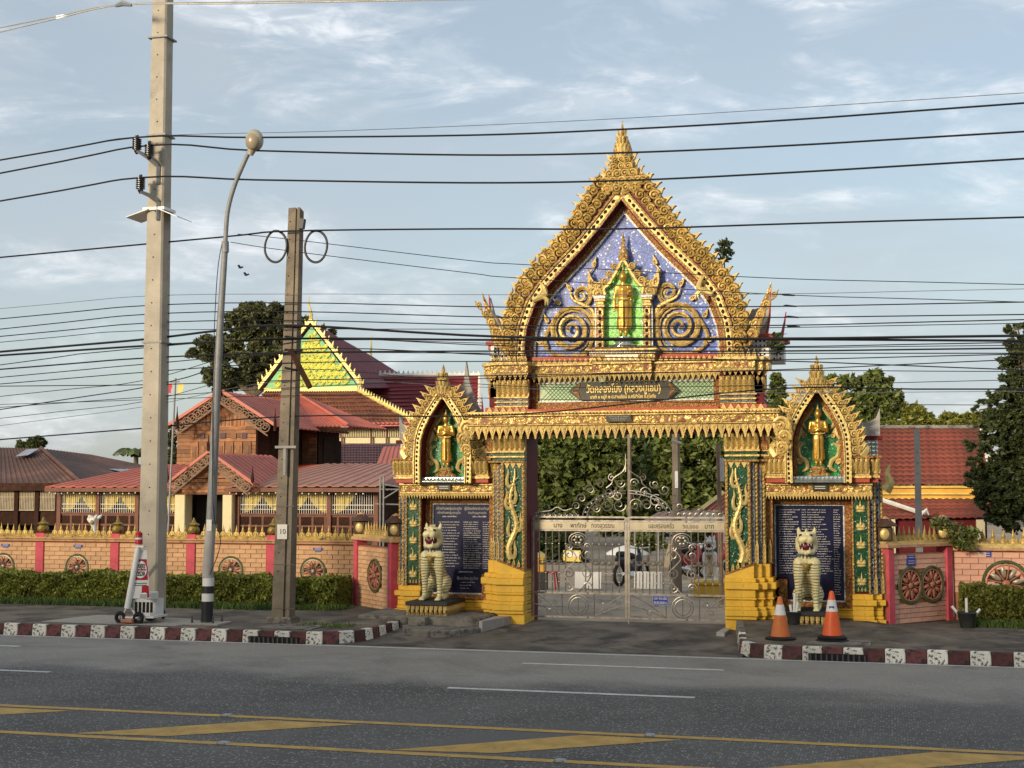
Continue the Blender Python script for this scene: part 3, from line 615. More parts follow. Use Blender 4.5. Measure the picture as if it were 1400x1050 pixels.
def flame_mesh(mat='gold'):       # upright hooked flame finial, 1 high
    ol = [(-.22, 0), (-.30, .22), (-.20, .45), (-.04, .66), (.02, .85), (.16, 1.0), (.13, .82), (.20, .62), (.30, .42), (.32, .2), (.22, 0)]
    m = MB().prism(ol, -.10, .10); m.tube([(-.1, -.1, .08), (-.16, -.11, .3), (0, -.12, .42), (.1, -.11, .28), (.02, -.11, .2)], [.05, .06, .06, .05, .03], 5)
    return m.mesh('flame_finial', mat, smooth=False)
FLAME = flame_mesh()
def tooth_mesh(mat='gold'):       # hanging leaf of a lambrequin, 1 wide x 1 high, tip down
    m = MB().prism([(-.5, 0), (-.46, -.34), (-.22, -.62), (-.06, -1.0), (.1, -.98), (.2, -.66), (.46, -.34), (.5, 0)], -.13, .13)
    m.prism([(-.3, -.08), (0, -.62), (.3, -.08)], -.26, -.131); m.ball((0, -.26, -.25), (.13, .12, .14), 6, 4); return m.mesh('lambrequin_leaf', mat, smooth=False)
TOOTH = tooth_mesh()
def petal_mesh(mat='gold'):       # standing lotus petal of a capital, 1 high
    m = MB(); m.add([(-.2, 0, 0), (.2, 0, 0), (.24, -.16, .55), (.16, -.28, .85), (0, -.34, 1), (-.16, -.28, .85), (-.24, -.16, .55), (0, -.14, .05), (0, -.30, .6)],
                    [(0, 7, 8, 6), (7, 1, 2, 8), (6, 8, 5), (8, 2, 3), (5, 8, 4), (8, 3, 4)]); m.box(-.24, .24, -.06, .1, 0, 1.); return m.mesh('petal', mat, smooth=False)
PETAL = petal_mesh()
def lotus_mesh():
    m = MB()
    for a, l in ((-68, .8), (-38, .95), (0, 1.05), (38, .95), (68, .8)):
        m.ball((math.sin(R(a)) * .3 * l, -.05, .22 + math.cos(R(a)) * .12 * l), (.15, .09, .3 * l), 6, 5, Euler((0, R(a), 0)).to_matrix())
    m.ball((0, -.04, .06), (.44, .1, .12), 8, 4); m.lathe([(.13, .4), (.15, .5), (.07, .68), (.05, .85), (.01, 1.05)], (0, -.05, 0), 8); return m.mesh('lotus', 'gold_pale')
LOTUS = lotus_mesh()
def zig_mesh(mat): return MB().prism([(-.5, 0), (.5, 0), (0, 1)], -.1, .1).mesh('triangle_leaf', mat, smooth=False)
ZIG = zig_mesh('gold')
def bead_mesh(): return MB().ball((0, 0, 0), 1, 6, 4).mesh('bead', 'gold')
BEAD = bead_mesh()
# ------------------------------------------------------------------ gateway
CX, FY = -4.57, 24.6
gate = thing('temple_gateway', 'ornate gold temple gateway with blue gable and two side niches', 'gateway', (CX, FY, 0))
VOFF = 0.0      # set back of the group being built
def gp(u, v, z): return Vector((CX + u, FY + VOFF + v, z))
def gbox(u0, u1, v0, v1, z0, z1): return MB().box(CX + u0, CX + u1, FY + VOFF + v0, FY + VOFF + v1, z0, z1)
def gbx(m, u0, u1, v0, v1, z0, z1): return m.box(CX + u0, CX + u1, FY + v0, FY + v1, z0, z1)
def part(name): 
    o = bpy.data.objects.new(name, None); COL.objects.link(o); o.parent = gate; o.location = (0, 0, 0); WL[o.name] = Vector(gate.location); return o
def gpoly(poly): return [(CX + u, z) for u, z in poly]
def teeth(parent, u0, u1, v, z, n, h, w=None, me=TOOTH, name='lambrequin_leaf', thick=None):
    w = w or (u1 - u0) / n
    for i in range(n):
        sx = w * random.uniform(.95, 1.05); put(me, name, parent, gp(u0 + (i + .5) * (u1 - u0) / n, v, z), (0, random.uniform(-.03, .03), 0), (sx, thick or w * .8, h * random.uniform(.95, 1.05)))
def stack(parent, u0, u1, v0, vb, layers):
    """square mouldings: (z0, z1, projection, material)"""
    for z0, z1, pr, mt in layers: gbox(u0 - pr, u1 + pr, v0 - pr, vb + min(pr, .04), z0, z1).build('moulding', mt, parent, bevel=min(.012, (z1 - z0) * .2))
def band_beads(parent, u, v, z0, z1, step=.075, r=.022):
    n = int((z1 - z0) / step)
    for i in range(n): put(BEAD, 'bead', parent, gp(u, v, z0 + (i + .5) * (z1 - z0) / n), (0, 0, 0), (r, r, r * 1.25))
for s in (-1, 1):
    c = part('main_column')
    def uu(a, b): return (min(s * a, s * b), max(s * a, s * b))
    u0, u1 = uu(1.81, 2.26)
    gbox(*uu(1.806, 2.262), .10, .9, .12, 3.6).build('core', 'maroon', c); gbox(*uu(2.262, 2.6), .5, .9, .12, 3.6).build('core', 'maroon', c)
    # yellow footing in courses, outer ones stepped back; top slopes down toward the opening
    for k, (ua, ub, v) in enumerate(((1.80, 2.30, -.12), (2.28, 2.44, .0), (2.42, 2.58, .12))):
        for z0, z1, pr in ((.10, .30, .0 if k == 0 else -.02), (.30, .36, .05), (.36, .46, .08), (.46, .52, .06), (.52, .64, .02), (.64, .68, .05), (.68, .82, .03), (.82, .94, .09), (.94, 1.02, .04)):
            a, b = uu(ua + .003 * k - (.0 if k else 0), ub + pr); gbox(a, b, v - pr, .6, z0, z1).build('footing_course', 'yellow_paint', c, bevel=.012)
    gp_ = [(s * 1.80, 1.02), (s * 2.30, 1.02), (s * 2.30, 1.24), (s * 1.80, 1.06)]
    MB().prism(gpoly(gp_), FY - .12, FY + .5).build('footing_slope', 'yellow_paint', c)
    MB().prism(gpoly([(s * 1.80, 1.06), (s * 2.31, 1.242), (s * 2.31, 1.275), (s * 1.80, 1.095)]), FY - .13, FY + .45).build('slope_trim', 'gilt_red', c)
    for ua, ub, v in ((2.29, 2.43, .01), (2.42, 2.56, .13)): gbox(*uu(ua, ub), v, .5, 1.02, 1.25).build('footing_course', 'yellow_paint', c, bevel=.01)
    # green panel with gold naga vine
    MB().prism(gpoly([(s * 1.87, 1.09), (s * 2.20, 1.21), (s * 2.20, 3.03), (s * 1.87, 3.03)]), FY - .03, FY + .12).build('green_panel', 'green_mosaic', c)
    for a, b in ((1.812, 1.868), (2.202, 2.258)):
        gbox(*uu(a, b), -.07, .12, 1.06, 3.05).build('gilt_border', 'gilt_fine', c, bevel=.008); band_beads(c, s * (a + b) / 2, -.075, 1.15, 3.03, .07, .02)
    vine = []
    for i in range(34):
        t = i / 33; z = lerp(1.28, 2.92, t); amp = lerp(.085, .035, t); vine.append(gp(s * (2.035 + amp * math.sin(t * 2 * math.pi * 1.75 + .4)), -.05, z))
    MB().tube(vine, [max(.010, .06 * (1 - .75 * (i / 33) ** 1.5)) for i in range(34)], 7).build('naga_vine', 'gold_pale', c)
    for i, (t, d) in enumerate(((.06, 1), (.3, -1), (.36, 1), (.60, -1), (.66, 1), (.82, -1))):
        p = vine[int(t * 33)]; pts = [p, p + Vector((d * .08, -.01, -.02)), p + Vector((d * .11, -.01, .10)), p + Vector((d * .085, 0, .22)), p + Vector((d * .10, 0, .33))]
        MB().tube(smooth_path(pts, 3), [.03, .034, .036, .036, .035, .034, .032, .03, .026, .02, .014, .008, .003], 6).build('vine_leaf', 'gold_pale', c)
    for i in range(30):
        t = .03 + .9 * i / 30; p = vine[int(t * 33)]; d = 1 if i % 2 else -1
        put(FLAME, 'vine_scale', c, p + Vector((d * .02, -.035, 0)), (0, d * R(50), 0), (.05, .1, .085 * (1.1 - .6 * t)))
    for k in range(3): put(FLAME, 'flame_bud', c, gp(s * (1.93 + .09 * k), -.045, 1.14 + .033 * k), (0, 0, 0), (.09, .2, .13))
    for k in range(3): put(ZIG, 'triangle_leaf', c, gp(s * (1.92 + .115 * k), -.04, 3.028), (R(180), 0, 0), (.11, .12, .11))
    # redents: gilt and mirror strips stepping back to the donor board
    for k, (ua, ub, v, mt) in enumerate(((2.26, 2.32, .02, 'mirror_mosaic'), (2.32, 2.37, .06, 'gilt_fine'), (2.37, 2.43, .14, 'mirror_mosaic'), (2.43, 2.49, .18, 'gilt_fine'), (2.49, 2.60, .34, 'gilt_red'))):
        gbox(*uu(ua + .001, ub), v, .62, 1.24, 3.02).build('redent', mt, c, bevel=.006)
        if mt == 'gilt_fine': band_beads(c, s * (ua + ub) / 2, v - .01, 1.6, 2.98, .07, .024)
        if mt == 'mirror_mosaic':
            for i in range(11): put(BEAD, 'dark_boss', c, gp(s * (ua + ub) / 2, v - .004, 1.66 + i * .12), (0, 0, 0), (.014, .01, .02))
        if k in (1, 3, 4):
            for q in range(4): put(FLAME, 'flame_foot', c, gp(s * (ua + ub) / 2, v - .03, 1.26 + q * .075), (0, 0, 0), (.10, .2, .19))
    # capital under the beam
    stack(c, u0, uu(1.81, 2.44)[1] if s > 0 else u1, -.02, .6, ()) 
    A, B = uu(1.81, 2.46)
    for z0, z1, pr, mt in ((3.03, 3.07, .05, 'gilt_fine'), (3.07, 3.12, .02, 'green_mosaic'), (3.12, 3.16, .06, 'gold'), (3.16, 3.21, .03, 'green_mosaic'), (3.21, 3.25, .07, 'gold')):
        a, b = uu(1.808, 2.36 + pr); gbox(a, b, -.03 - pr, .6, z0, z1).build('moulding', mt, c, bevel=.008)
        a, b = uu(2.362 + pr, 2.52 + pr); gbox(a, b, .10 - pr, .6, z0, z1).build('moulding', mt, c, bevel=.008)
    for i in range(6): put(PETAL, 'capital_petal', c, gp(s * (1.86 + i * .098), -.05, 3.25), (0, 0, 0), (.24, .36, .30))
    for i in range(2): put(PETAL, 'capital_petal', c, gp(s * (2.45 + i * .09), .08, 3.25), (0, 0, 0), (.22, .3, .30))
    gbox(*uu(1.809, 2.55), -.0, .6, 3.25, 3.56).build('capital_core', 'gilt_red', c)
    # upper column
    uc = part('upper_column')
    gbox(*uu(1.72, 2.50), .0, .7, 3.94, 4.9).build('core', 'maroon', uc)
    gbox(*uu(1.74, 2.55), -.10, .6, 3.95, 4.04).build('red_step', 'red_paint', uc)
    for i in range(6): put(ZIG, 'triangle_leaf', uc, gp(s * (1.81 + i * .13), -.11, 3.955), (0, 0, 0), (.12, .2, .10))
    for z0, z1, pr, mt in ((4.04, 4.075, .06, 'gold'), (4.075, 4.12, .03, 'mirror_mosaic'), (4.12, 4.155, .06, 'gold'), (4.155, 4.20, .03, 'mirror_mosaic'), (4.20, 4.235, .07, 'gold')):
        gbox(*uu(1.735, 2.32 + pr), -.03 - pr, .6, z0, z1).build('moulding', mt, uc, bevel=.008); gbox(*uu(2.322 + pr, 2.45 + pr), .1 - pr, .6, z0, z1).build('moulding', mt, uc, bevel=.008)
    for i in range(6): put(PETAL, 'capital_petal', uc, gp(s * (1.79 + i * .1), -.05, 4.235), (0, 0, 0), (.24, .36, .31))
    for i in range(2): put(PETAL, 'capital_petal', uc, gp(s * (2.40 + i * .09), .08, 4.235), (0, 0, 0), (.22, .3, .31))
    gbox(*uu(1.74, 2.48), -.0, .6, 4.235, 4.56).build('capital_core', 'gilt_red', uc)
    for ua, ub, v in ((1.70, 2.38, -.26), (2.36, 2.50, -.14), (2.48, 2.60, -.02)):
        gbox(*uu(ua, ub), v, .6, 4.66, 4.80 + .002 * v).build('cornice_block', 'gilt', uc, bevel=.01); gbox(*uu(ua, ub + .03), v - .03, .6, 4.80, 4.87).build('cornice_top', 'gold', uc, bevel=.01)
        a, b = uu(ua, ub); n_ = max(1, round((b - a) / .095)); teeth(uc, a, b, v + .02, 4.67, n_, .13)
    for i in range(7): put(FLAME, 'flame_bud', uc, gp(s * (1.76 + i * .1), -.24, 4.865), (0, 0, 0), (.12, .2, .13))
    # roof ends behind the gable: lattice box, red slab, weathered fin
    for k, (ua, ub, va, vb, zt) in enumerate(((2.12, 2.58, .35, .75, 6.15), (2.40, 2.78, 1.2, 1.6, 5.75))):
        gbox(*uu(ua, ub), va, vb, 4.86, 5.24).build('lattice_box', 'lattice_white', uc, bevel=.01)
        for i in range(5):
            for j in range(4): gbox(*uu(ua + .07 + i * (ub - ua - .1) / 5, ua + .10 + i * (ub - ua - .1) / 5), va - .006, va - .001, 4.93 + j * .078, 4.96 + j * .078).build('lattice_hole', 'shade_dark', uc)
        gbox(*uu(ua - .05, ub + .08), va - .06, vb + .06, 5.24, 5.31).build('roof_slab', 'red_paint', uc, bevel=.01)
        q = [(ua - .1, 5.31), (ub - .05, 5.31), (ub, 5.6), (ub + .03, zt), (ub - .06, zt - .32), (ua + .1, zt - .42), (ua - .2, zt - .35)]
        MB().prism(gpoly([(s * a, b) for a, b in q]), FY + va + .05, FY + va + .15).build('roof_fin', 'pale_concrete', uc)
        MB().tube([gp(s * (ub - .04), va + .04, 5.31), gp(s * (ub + .01), va + .04, 5.6), gp(s * (ub + .04), va + .04, zt + .05)], [.025, .02, .01], 5).build('fin_edge', 'red_paint', uc)
# lintel beam
bm_ = part('lintel_beam')
gbox(-2.74, 2.74, -.30, .85, 3.56, 3.94).build('beam', 'maroon', bm_)
gbox(-2.79, 2.79, -.38, -.30, 3.72, 3.85).build('gilt_face', 'gilt', bm_, bevel=.006)
for z0, z1, v in ((3.69, 3.715, -.42), (3.855, 3.885, -.43), (3.89, 3.945, -.40)): gbox(-2.80, 2.80, v, -.2, z0, z1).build('fillet', 'gold', bm_, bevel=.008)
for i in range(90): put(BEAD, 'bead', bm_, gp(-2.77 + i * .0622, -.425, 3.905), (0, 0, 0), .02)
teeth(bm_, -2.80, 2.80, -.36, 3.70, 42, .25)
for s in (-1, 1):
    for k, (dx, dz, sc) in enumerate(((0, 0, .34), (.06, -.2, .26), (.02, -.38, .22))): put(KANOK, 'scroll', bm_, gp(s * (2.80 + dx), -.36, 3.66 + dz), (0, 0, 0), (s * sc / .2, 1.6, sc / .2))
pq = gbox(-.22, .22, -.45, -.425, 3.74, 3.86).build('donor_plaque', 'sign_black', bm_)
for k, z in enumerate((3.83, 3.80, 3.77)): put_text('น น น น น น น', .028, 'board_text', bm_, gp(0, -.452, z), ext=.001, wid=.34 - .06 * k)
# name frieze
fr = part('name_frieze')
gbox(-1.74, 1.74, .25, .75, 3.94, 4.9).build('back_wall', 'gilt_red', fr)
gbox(-1.74, 1.74, -.28, .25, 3.945, 3.99).build('red_step', 'red_paint', fr)
gbox(-1.73, 1.73, .15, .25, 4.0, 4.135).build('border_rail', 'gilt_red', fr, bevel=.01)
for s in (-1, 1): gbox(*sorted((s * 1.61, s * 1.73)), .15, .25, 4.14, 4.50).build('border_stile', 'gilt_red', fr, bevel=.01)
gbox(-1.60, 1.60, .20, .25, 4.135, 4.62).build('panel', 'pale_green', fr)
gbox(-1.61, 1.61, .17, .20, 4.137, 4.16).build('silver_rail', 'white_mosaic', fr); gbox(-1.61, 1.61, .17, .20, 4.475, 4.50).build('silver_rail', 'white_mosaic', fr)
for i in range(44):
    for d in (-1, 1):
        x0 = -1.58 + i * .0735; z0, z1 = (4.165, 4.47) if d > 0 else (4.47, 4.165); x1 = x0 + .305
        if x1 > 1.59: f = (1.59 - x0) / .305; x1 = 1.59; z1 = lerp(z0, z1, f)
        MB().tube([gp(x0, .197, z0), gp(x1, .197, z1)], .006, 4).build('lattice_bar', 'gable_green', fr)
hexa = [(-1.03, 4.325), (-.82, 4.165), (.80, 4.165), (1.0, 4.325), (.80, 4.49), (-.82, 4.49)]
nb = MB().prism(gpoly(hexa), FY + .10, FY + .14).build('name_board', 'sign_black', fr)
for s in (-1, 1):
    for zz_ in (1, -1): MB().prism(gpoly([(s * .95 - .01, 4.327), (s * .80, 4.327 + zz_ * .14), (s * .84, 4.327 + zz_ * .02)]), FY + .085, FY + .097).build('corner_flame', 'gilt_red', fr)
put_text('วัดคลองโป่ง (หลวงปู่เอม)', .19, 'sign_gold', fr, gp(-.01, .094, 4.355), wid=1.36, bold=.004)
put_text('เลขที่ ๑ หมู่ที่ ๒ ต.สามเรือน อ.ศรีสำโรง จ.สุโขทัย', .085, 'sign_gold', fr, gp(-.02, .094, 4.215), wid=1.20, bold=.001)
# upper cornice between the columns
co_ = part('upper_cornice')
gbox(-1.70, 1.70, .06, .7, 4.64, 4.86).build('core', 'maroon', co_)
for ua, ub, v in ((-1.70, -.541, .02), (-.54, .54, -.10), (.541, 1.70, .02)):
    gbox(ua, ub, v, .3, 4.66, 4.79).build('gilt_face', 'gilt', co_, bevel=.008); gbox(ua, ub, v - .04, .3, 4.79, 4.83).build('fillet', 'gold', co_, bevel=.008); gbox(ua, ub, v - .03, .3, 4.635, 4.66).build('fillet', 'gold', co_, bevel=.006)
    teeth(co_, ua, ub, v + .0, 4.64, round((ub - ua) / .093), .15)
    n_ = round((ub - ua) / .1)
    for i in range(n_): put(ZIG, 'triangle_leaf', co_, gp(ua + (i + .5) * (ub - ua) / n_, v + .0, 4.83), (0, 0, 0), (.1, .2, .10))
gbox(-1.72, 1.72, .12, .5, 4.83, 4.97).build('red_band', 'red_paint', co_)
gbox(-.60, .60, -.08, .4, 4.83, 4.97).build('altar_step', 'gilt', co_, bevel=.01); gbox(-.3, .3, -.10, -.081, 4.86, 4.96).build('altar_plate', 'steel_plate', co_)
# ------------------------------------------------------------------ main gable
ga = part('gable')
inner = [(1.82, 4.88), (1.81, 5.2), (1.77, 5.5), (1.62, 5.92), (1.38, 6.25), (1.08, 6.56), (.76, 6.88), (.35, 7.35), (0, 7.79)]
inn = [Vector((a, b)) for a, b in resample([(a, b, 0) for a, b in inner], .06) for a, b in ((a, b),)] if False else [p.xy for p in resample([(a, b, 0) for a, b in inner], .06)]
def offs(path, d, waist=False):
    out = []; d0 = d
    for i, p in enumerate(path):
        if waist and d0 > .2: d = .2 + (d0 - .2) * lerp(.45, 1, sstep(4.95, 5.75, p.y)) * (1 + .55 * sstep(6.8, 7.7, p.y))
        t = (path[min(i + 1, len(path) - 1)] - path[max(i - 1, 0)]).normalized(); out.append(p + Vector((t.y, -t.x)) * d)
    return out
for s in (-1, 1):
    def strip(d0, d1, v0, v1, name, mat, clip=True):
        a, b = offs(inn, d0, True), offs(inn, d1, True)
        q = [(s * max(.0, p.x), p.y) for p in a] + [(s * max(.0, p.x), p.y) for p in b[::-1]]
        return MB().prism(gpoly(q), FY + v0, FY + v1).build(name, mat, ga)
    strip(-.005, .10, -.02, .5, 'soffit', 'maroon')
    strip(.0, .04, -.08, -.0201, 'gilt_rib', 'gilt_fine'); strip(.15, .185, -.08, -.0201, 'gilt_rib', 'gilt_fine')
    strip(.04, .15, -.05, -.0201, 'pierced_band', 'gold'); strip(.10, .47, -.019, .42, 'bargeboard', 'gable_ground')
    pb = resample([(p.x, p.y, 0) for p in offs(inn, .10)], .115)
    for i, p in enumerate(pb[:-1]):
        t = pb[i + 1] - p; an = math.atan2(t.y, t.x); put(BEAD, 'dark_boss', ga, gp(s * p.x, -.052, p.y), (0, -s * an if s > 0 else an, 0), (.042, .014, .030)).data = bpy.data.meshes.get('hole_boss') or MB().ball((0, 0, 0), 1, 6, 4).mesh('hole_boss', 'shade_dark')
    for row, (d, stp, sc) in enumerate(((.27, .165, .92), (.40, .175, 1.0))):
        rp = resample([(p.x, p.y, 0) for p in offs(inn, d, True)], stp)
        if row == 1: rp = [p for p in rp if p.y > 5.2]
        for i, p in enumerate(rp):
            t = (rp[min(i + 1, len(rp) - 1)] - rp[max(i - 1, 0)]); an = math.atan2(t.y, t.x) - R(90) + R(12)
            o = put(KANOK, 'scroll', ga, gp(s * p.x, -.05 - .01 * row, p.y), (0, 0, 0), (sc * s * random.choice((1.08, 1.0, .9)), random.uniform(1.8, 2.8), sc * random.uniform(.92, 1.12))); o.rotation_euler = (random.uniform(-.2, .2), (-an if s > 0 else an) + random.uniform(-.5, .5), random.uniform(-.25, .25))
            if row == 1 and i > 0:
                q = p + Vector((t.y, -t.x, 0)).normalized() * .045; o = put(FLAME, 'flame_finial', ga, gp(s * q.x, .02, q.y), (0, s * R(38), 0), (.17 * s, .6, .19 * random.uniform(.85, 1.15))); o.rotation_euler = (0, s * R(50) + random.uniform(-.2, .2), 0)
    # upturned wing at the foot of the gable
    for k in range(5):
        u_, z_ = 2.30 + .05 * k + .012 * k * k, 5.28 + k * .17; put(KANOK, 'scroll', ga, gp(s * u_, .0, z_), (0, s * R(20), 0), (s * (1.1 - .14 * k), 1.3, 1.2 - .1 * k))
    MB().tube([gp(s * x, .06, z) for x, z in ((2.15, 5.05), (2.32, 5.3), (2.45, 5.6), (2.56, 5.9), (2.66, 6.2))], [.09, .10, .085, .05, .006], 6).build('wing_tip', 'gilt', ga)
    # curled creature where the arch breaks
    p = gp(s * 1.50, -.12, 6.05)
    MB().tube(smooth_path([p + Vector((s * .14, 0, -.06)), p, p + Vector((-s * .10, -.02, .05)), p + Vector((-s * .06, -.03, .2)), p + Vector((s * .01, -.02, .27))], 3), [.04, .05, .055, .06, .06, .06, .055, .05, .045, .04, .03, .02, .008], 7).build('naga_crest', 'gold_pale', ga)
    for a_ in (0, 1): MB().tube([p + Vector((-s * .05, -.02, .02)), p + Vector((-s * (.12 + .03 * a_), -.04, -.06)), p + Vector((-s * (.10 + .05 * a_), -.04, -.16))], [.04, .03, .006], 6).build('naga_claw', 'gold_pale', ga)
    # tympanum borders
    strip(-.02, -.006, .04, .28, 'reveal', 'maroon'); strip(-.10, -.02, .19, .28, 'gilt_border', 'gilt_red'); strip(-.135, -.10, .21, .28, 'white_border', 'white_mosaic')
ty = [(s_ * p.x, p.y) for s_, path in ((1, offs(inn, -.02)), (-1, offs(inn, -.02)[::-1])) for p in path if p.x > 0]
MB().prism(gpoly(ty), FY + .28, FY + .4).build('tympanum', 'blue_mosaic', ga)
# spire
for k, (hw, z0, z1) in enumerate(((.36, 7.98, 8.25), (.24, 8.22, 8.46), (.17, 8.44, 8.62))): gbox(-hw, hw, -.02 + .02 * k, .3 - .02 * k, z0, z1).build('spire_block', 'gilt', ga, bevel=.03)
MB().prism(gpoly([(0, 7.76), (.42, 8.14), (.36, 8.3), (-.36, 8.3), (-.42, 8.14)]), FY - .03, FY + .35).build('spire_foot', 'gilt', ga)
for z, n_, sp, sc in ((8.0, 4, .17, .95), (8.13, 5, .15, .95), (8.27, 4, .14, .9), (8.40, 3, .13, .8), (8.52, 3, .1, .7)):
    for i in range(n_):
        u_ = (i - (n_ - 1) / 2) * sp; put(KANOK, 'scroll', ga, gp(u_, -.06, z), (0, 0, 0), (sc if u_ >= 0 else -sc, 1.4, sc))
        if i in (0, n_ - 1): put(FLAME, 'flame_finial', ga, gp(u_ + (.06 if i else -.06), .03, z), (0, R(40) * (1 if i else -1), 0), (.15 if i else -.15, .4, .2))
MB().lathe([(.16, 0), (.19, .08), (.185, .2), (.14, .36), (.07, .5), (.035, .56), (.045, .60), (.02, .66), (.005, .78)], gp(0, .1, 8.5), 12, .7).build('spire_bud', 'gilt_fine', ga)
for z, n_ in ((8.52, 5), (8.66, 5), (8.8, 4), (8.92, 3)):
    for i in range(n_): a_ = R(-60 + 120 * i / (n_ - 1)); put(PETAL, 'spire_petal', ga, gp(math.sin(a_) * .15 * (9.3 - z) / .8, .08 - math.cos(a_) * .10, z), (0, 0, a_), (.17 * (9.35 - z) / .8, .12, .17))
# big tympanum scrolls
VOFF = -.22
def coil(s, cu, cz, r, turns, w, par, a0=R(200)):
    for k, (dr, ww) in enumerate(((0, w), (w * 1.75, w * .55))):
        n = 46; pts = []
        for i in range(n + 1):
            t = i / n; rad = lerp(r - dr, w * .7, t ** .9); a = a0 - turns * 2 * math.pi * t; pts.append(gp(s * (cu + rad * math.cos(a)), .46 - .06 * t - .02 * (k == 0), cz + rad * math.sin(a) * 1.05))
        MB().tube(pts, [ww * (.55 + .45 * min(1, 6 * i / n)) * (1 - .35 * i / n) for i in range(n + 1)], 6).build('tendril', 'gold', par)
for s in (-1, 1):
    coil(s, 1.0, 5.47, .48, 2.9, .042, ga, R(250)); coil(s, .80, 6.10, .22, 1.7, .032, ga, R(300))
    for path, rad in (([(.98, 5.0), (.72, 5.05), (.62, 5.25), (.60, 5.6), (.66, 5.85), (.82, 5.93)], .035), ([(.56, 5.62), (.60, 5.82), (.76, 5.92), (.95, 6.02), (1.02, 6.16)], .04), ([(1.44, 5.15), (1.50, 5.3), (1.42, 5.5), (1.36, 5.62)], .04), ([(.7, 4.99), (1.0, 4.96), (1.3, 5.02), (1.5, 5.16)], .05), ([(.62, 6.2), (.60, 6.35), (.66, 6.48), (.58, 6.6)], .03)):
        q = smooth_path([gp(s * a, .44, b) for a, b in path], 5); MB().tube(q, [rad * (.5 + .5 * math.sin(math.pi * min(1, .15 + i / len(q)))) for i in range(len(q))], 6).build('tendril', 'gold', ga)
    for a, b, ro in ((1.44, 5.62, 20), (1.0, 6.2, 30), (.58, 6.62, -20), (1.5, 5.2, 60), (1.2, 5.95, 50), (.62, 5.0, -70)): put(FLAME, 'flame_leaf', ga, gp(s * a, .45, b), (0, s * R(ro), 0), (.13 * s, .3, .2))
# aedicule round the standing figure
ae = [( -.37, 5.10), (.37, 5.10), (.37, 6.1), (.30, 6.25), (.0, 6.72), (-.30, 6.25), (-.37, 6.1)]
MB().prism(gpoly(ae), FY + VOFF + .44, FY + VOFF + .499).build('green_niche', 'lime_mosaic', ga)
gbox(-.64, .64, .10, .5, 5.03, 5.07).build('sill', 'gold', ga, bevel=.01); gbox(-.60, .60, .14, .5, 4.97, 5.03).build('white_plinth', 'white_mosaic', ga); gbox(-.62, .62, .12, .5, 5.07, 5.1).build('sill', 'gilt_red', ga)
for i in range(24): put(ZIG, 'triangle_leaf', ga, gp(-.57 + i * .0496, .136, 4.975), (0, 0, 0), (.04, .05, .045))
for s in (-1, 1):
    gbox(*sorted((s * .36, s * .50)), .28, .44, 5.1, 5.85).build('colonnette', 'gilt', ga, bevel=.01)
    gbox(*sorted((s * .502, s * .53)), .32, .44, 5.1, 5.85).build('colonnette_edge', 'white_mosaic', ga)
    for i in range(6): put(bpy.data.meshes['hole_boss'], 'dark_boss', ga, gp(s * .43, .278, 5.17 + i * .118), (0, 0, 0), (.03, .01, .04))
    for z0, z1, pr, mt in ((5.85, 5.90, .02, 'gold'), (5.90, 5.96, .0, 'gold'), (5.96, 6.0, .03, 'gold'), (6.0, 6.06, .04, 'white_mosaic')): gbox(*sorted((s * (.36 - pr), s * (.50 + pr))), .28 - pr, .44, z0, z1).build('moulding', mt, ga, bevel=.008)
    for k, (a, b, sc) in enumerate(((.47, 6.12, 1.1), (.44, 6.24, 1.0), (.33, 6.33, .8), (.24, 6.46, .75), (.15, 6.60, .7), (.53, 6.26, .9))): put(KANOK, 'scroll', ga, gp(s * a, .34, b), (0, s * R(25), 0), (sc * s, 1.3, sc))
    MB().tube(smooth_path([gp(s * a, .33, b) for a, b in ((.34, 6.08), (.36, 6.2), (.28, 6.26), (.20, 6.38), (.1, 6.55), (0, 6.74))], 4), .034, 6).build('arch_rib', 'gold', ga)
    put(FLAME, 'flame_finial', ga, gp(s * .58, .34, 6.2), (0, s * R(8), 0), (.2 * s, .4, .36))
MB().lathe([(.09, 0), (.10, .08), (.06, .2), (.03, .3), (.04, .34), (.005, .52)], gp(0, .34, 6.70), 10, .7).build('arch_spire', 'gilt_fine', ga)
VOFF = 0.0
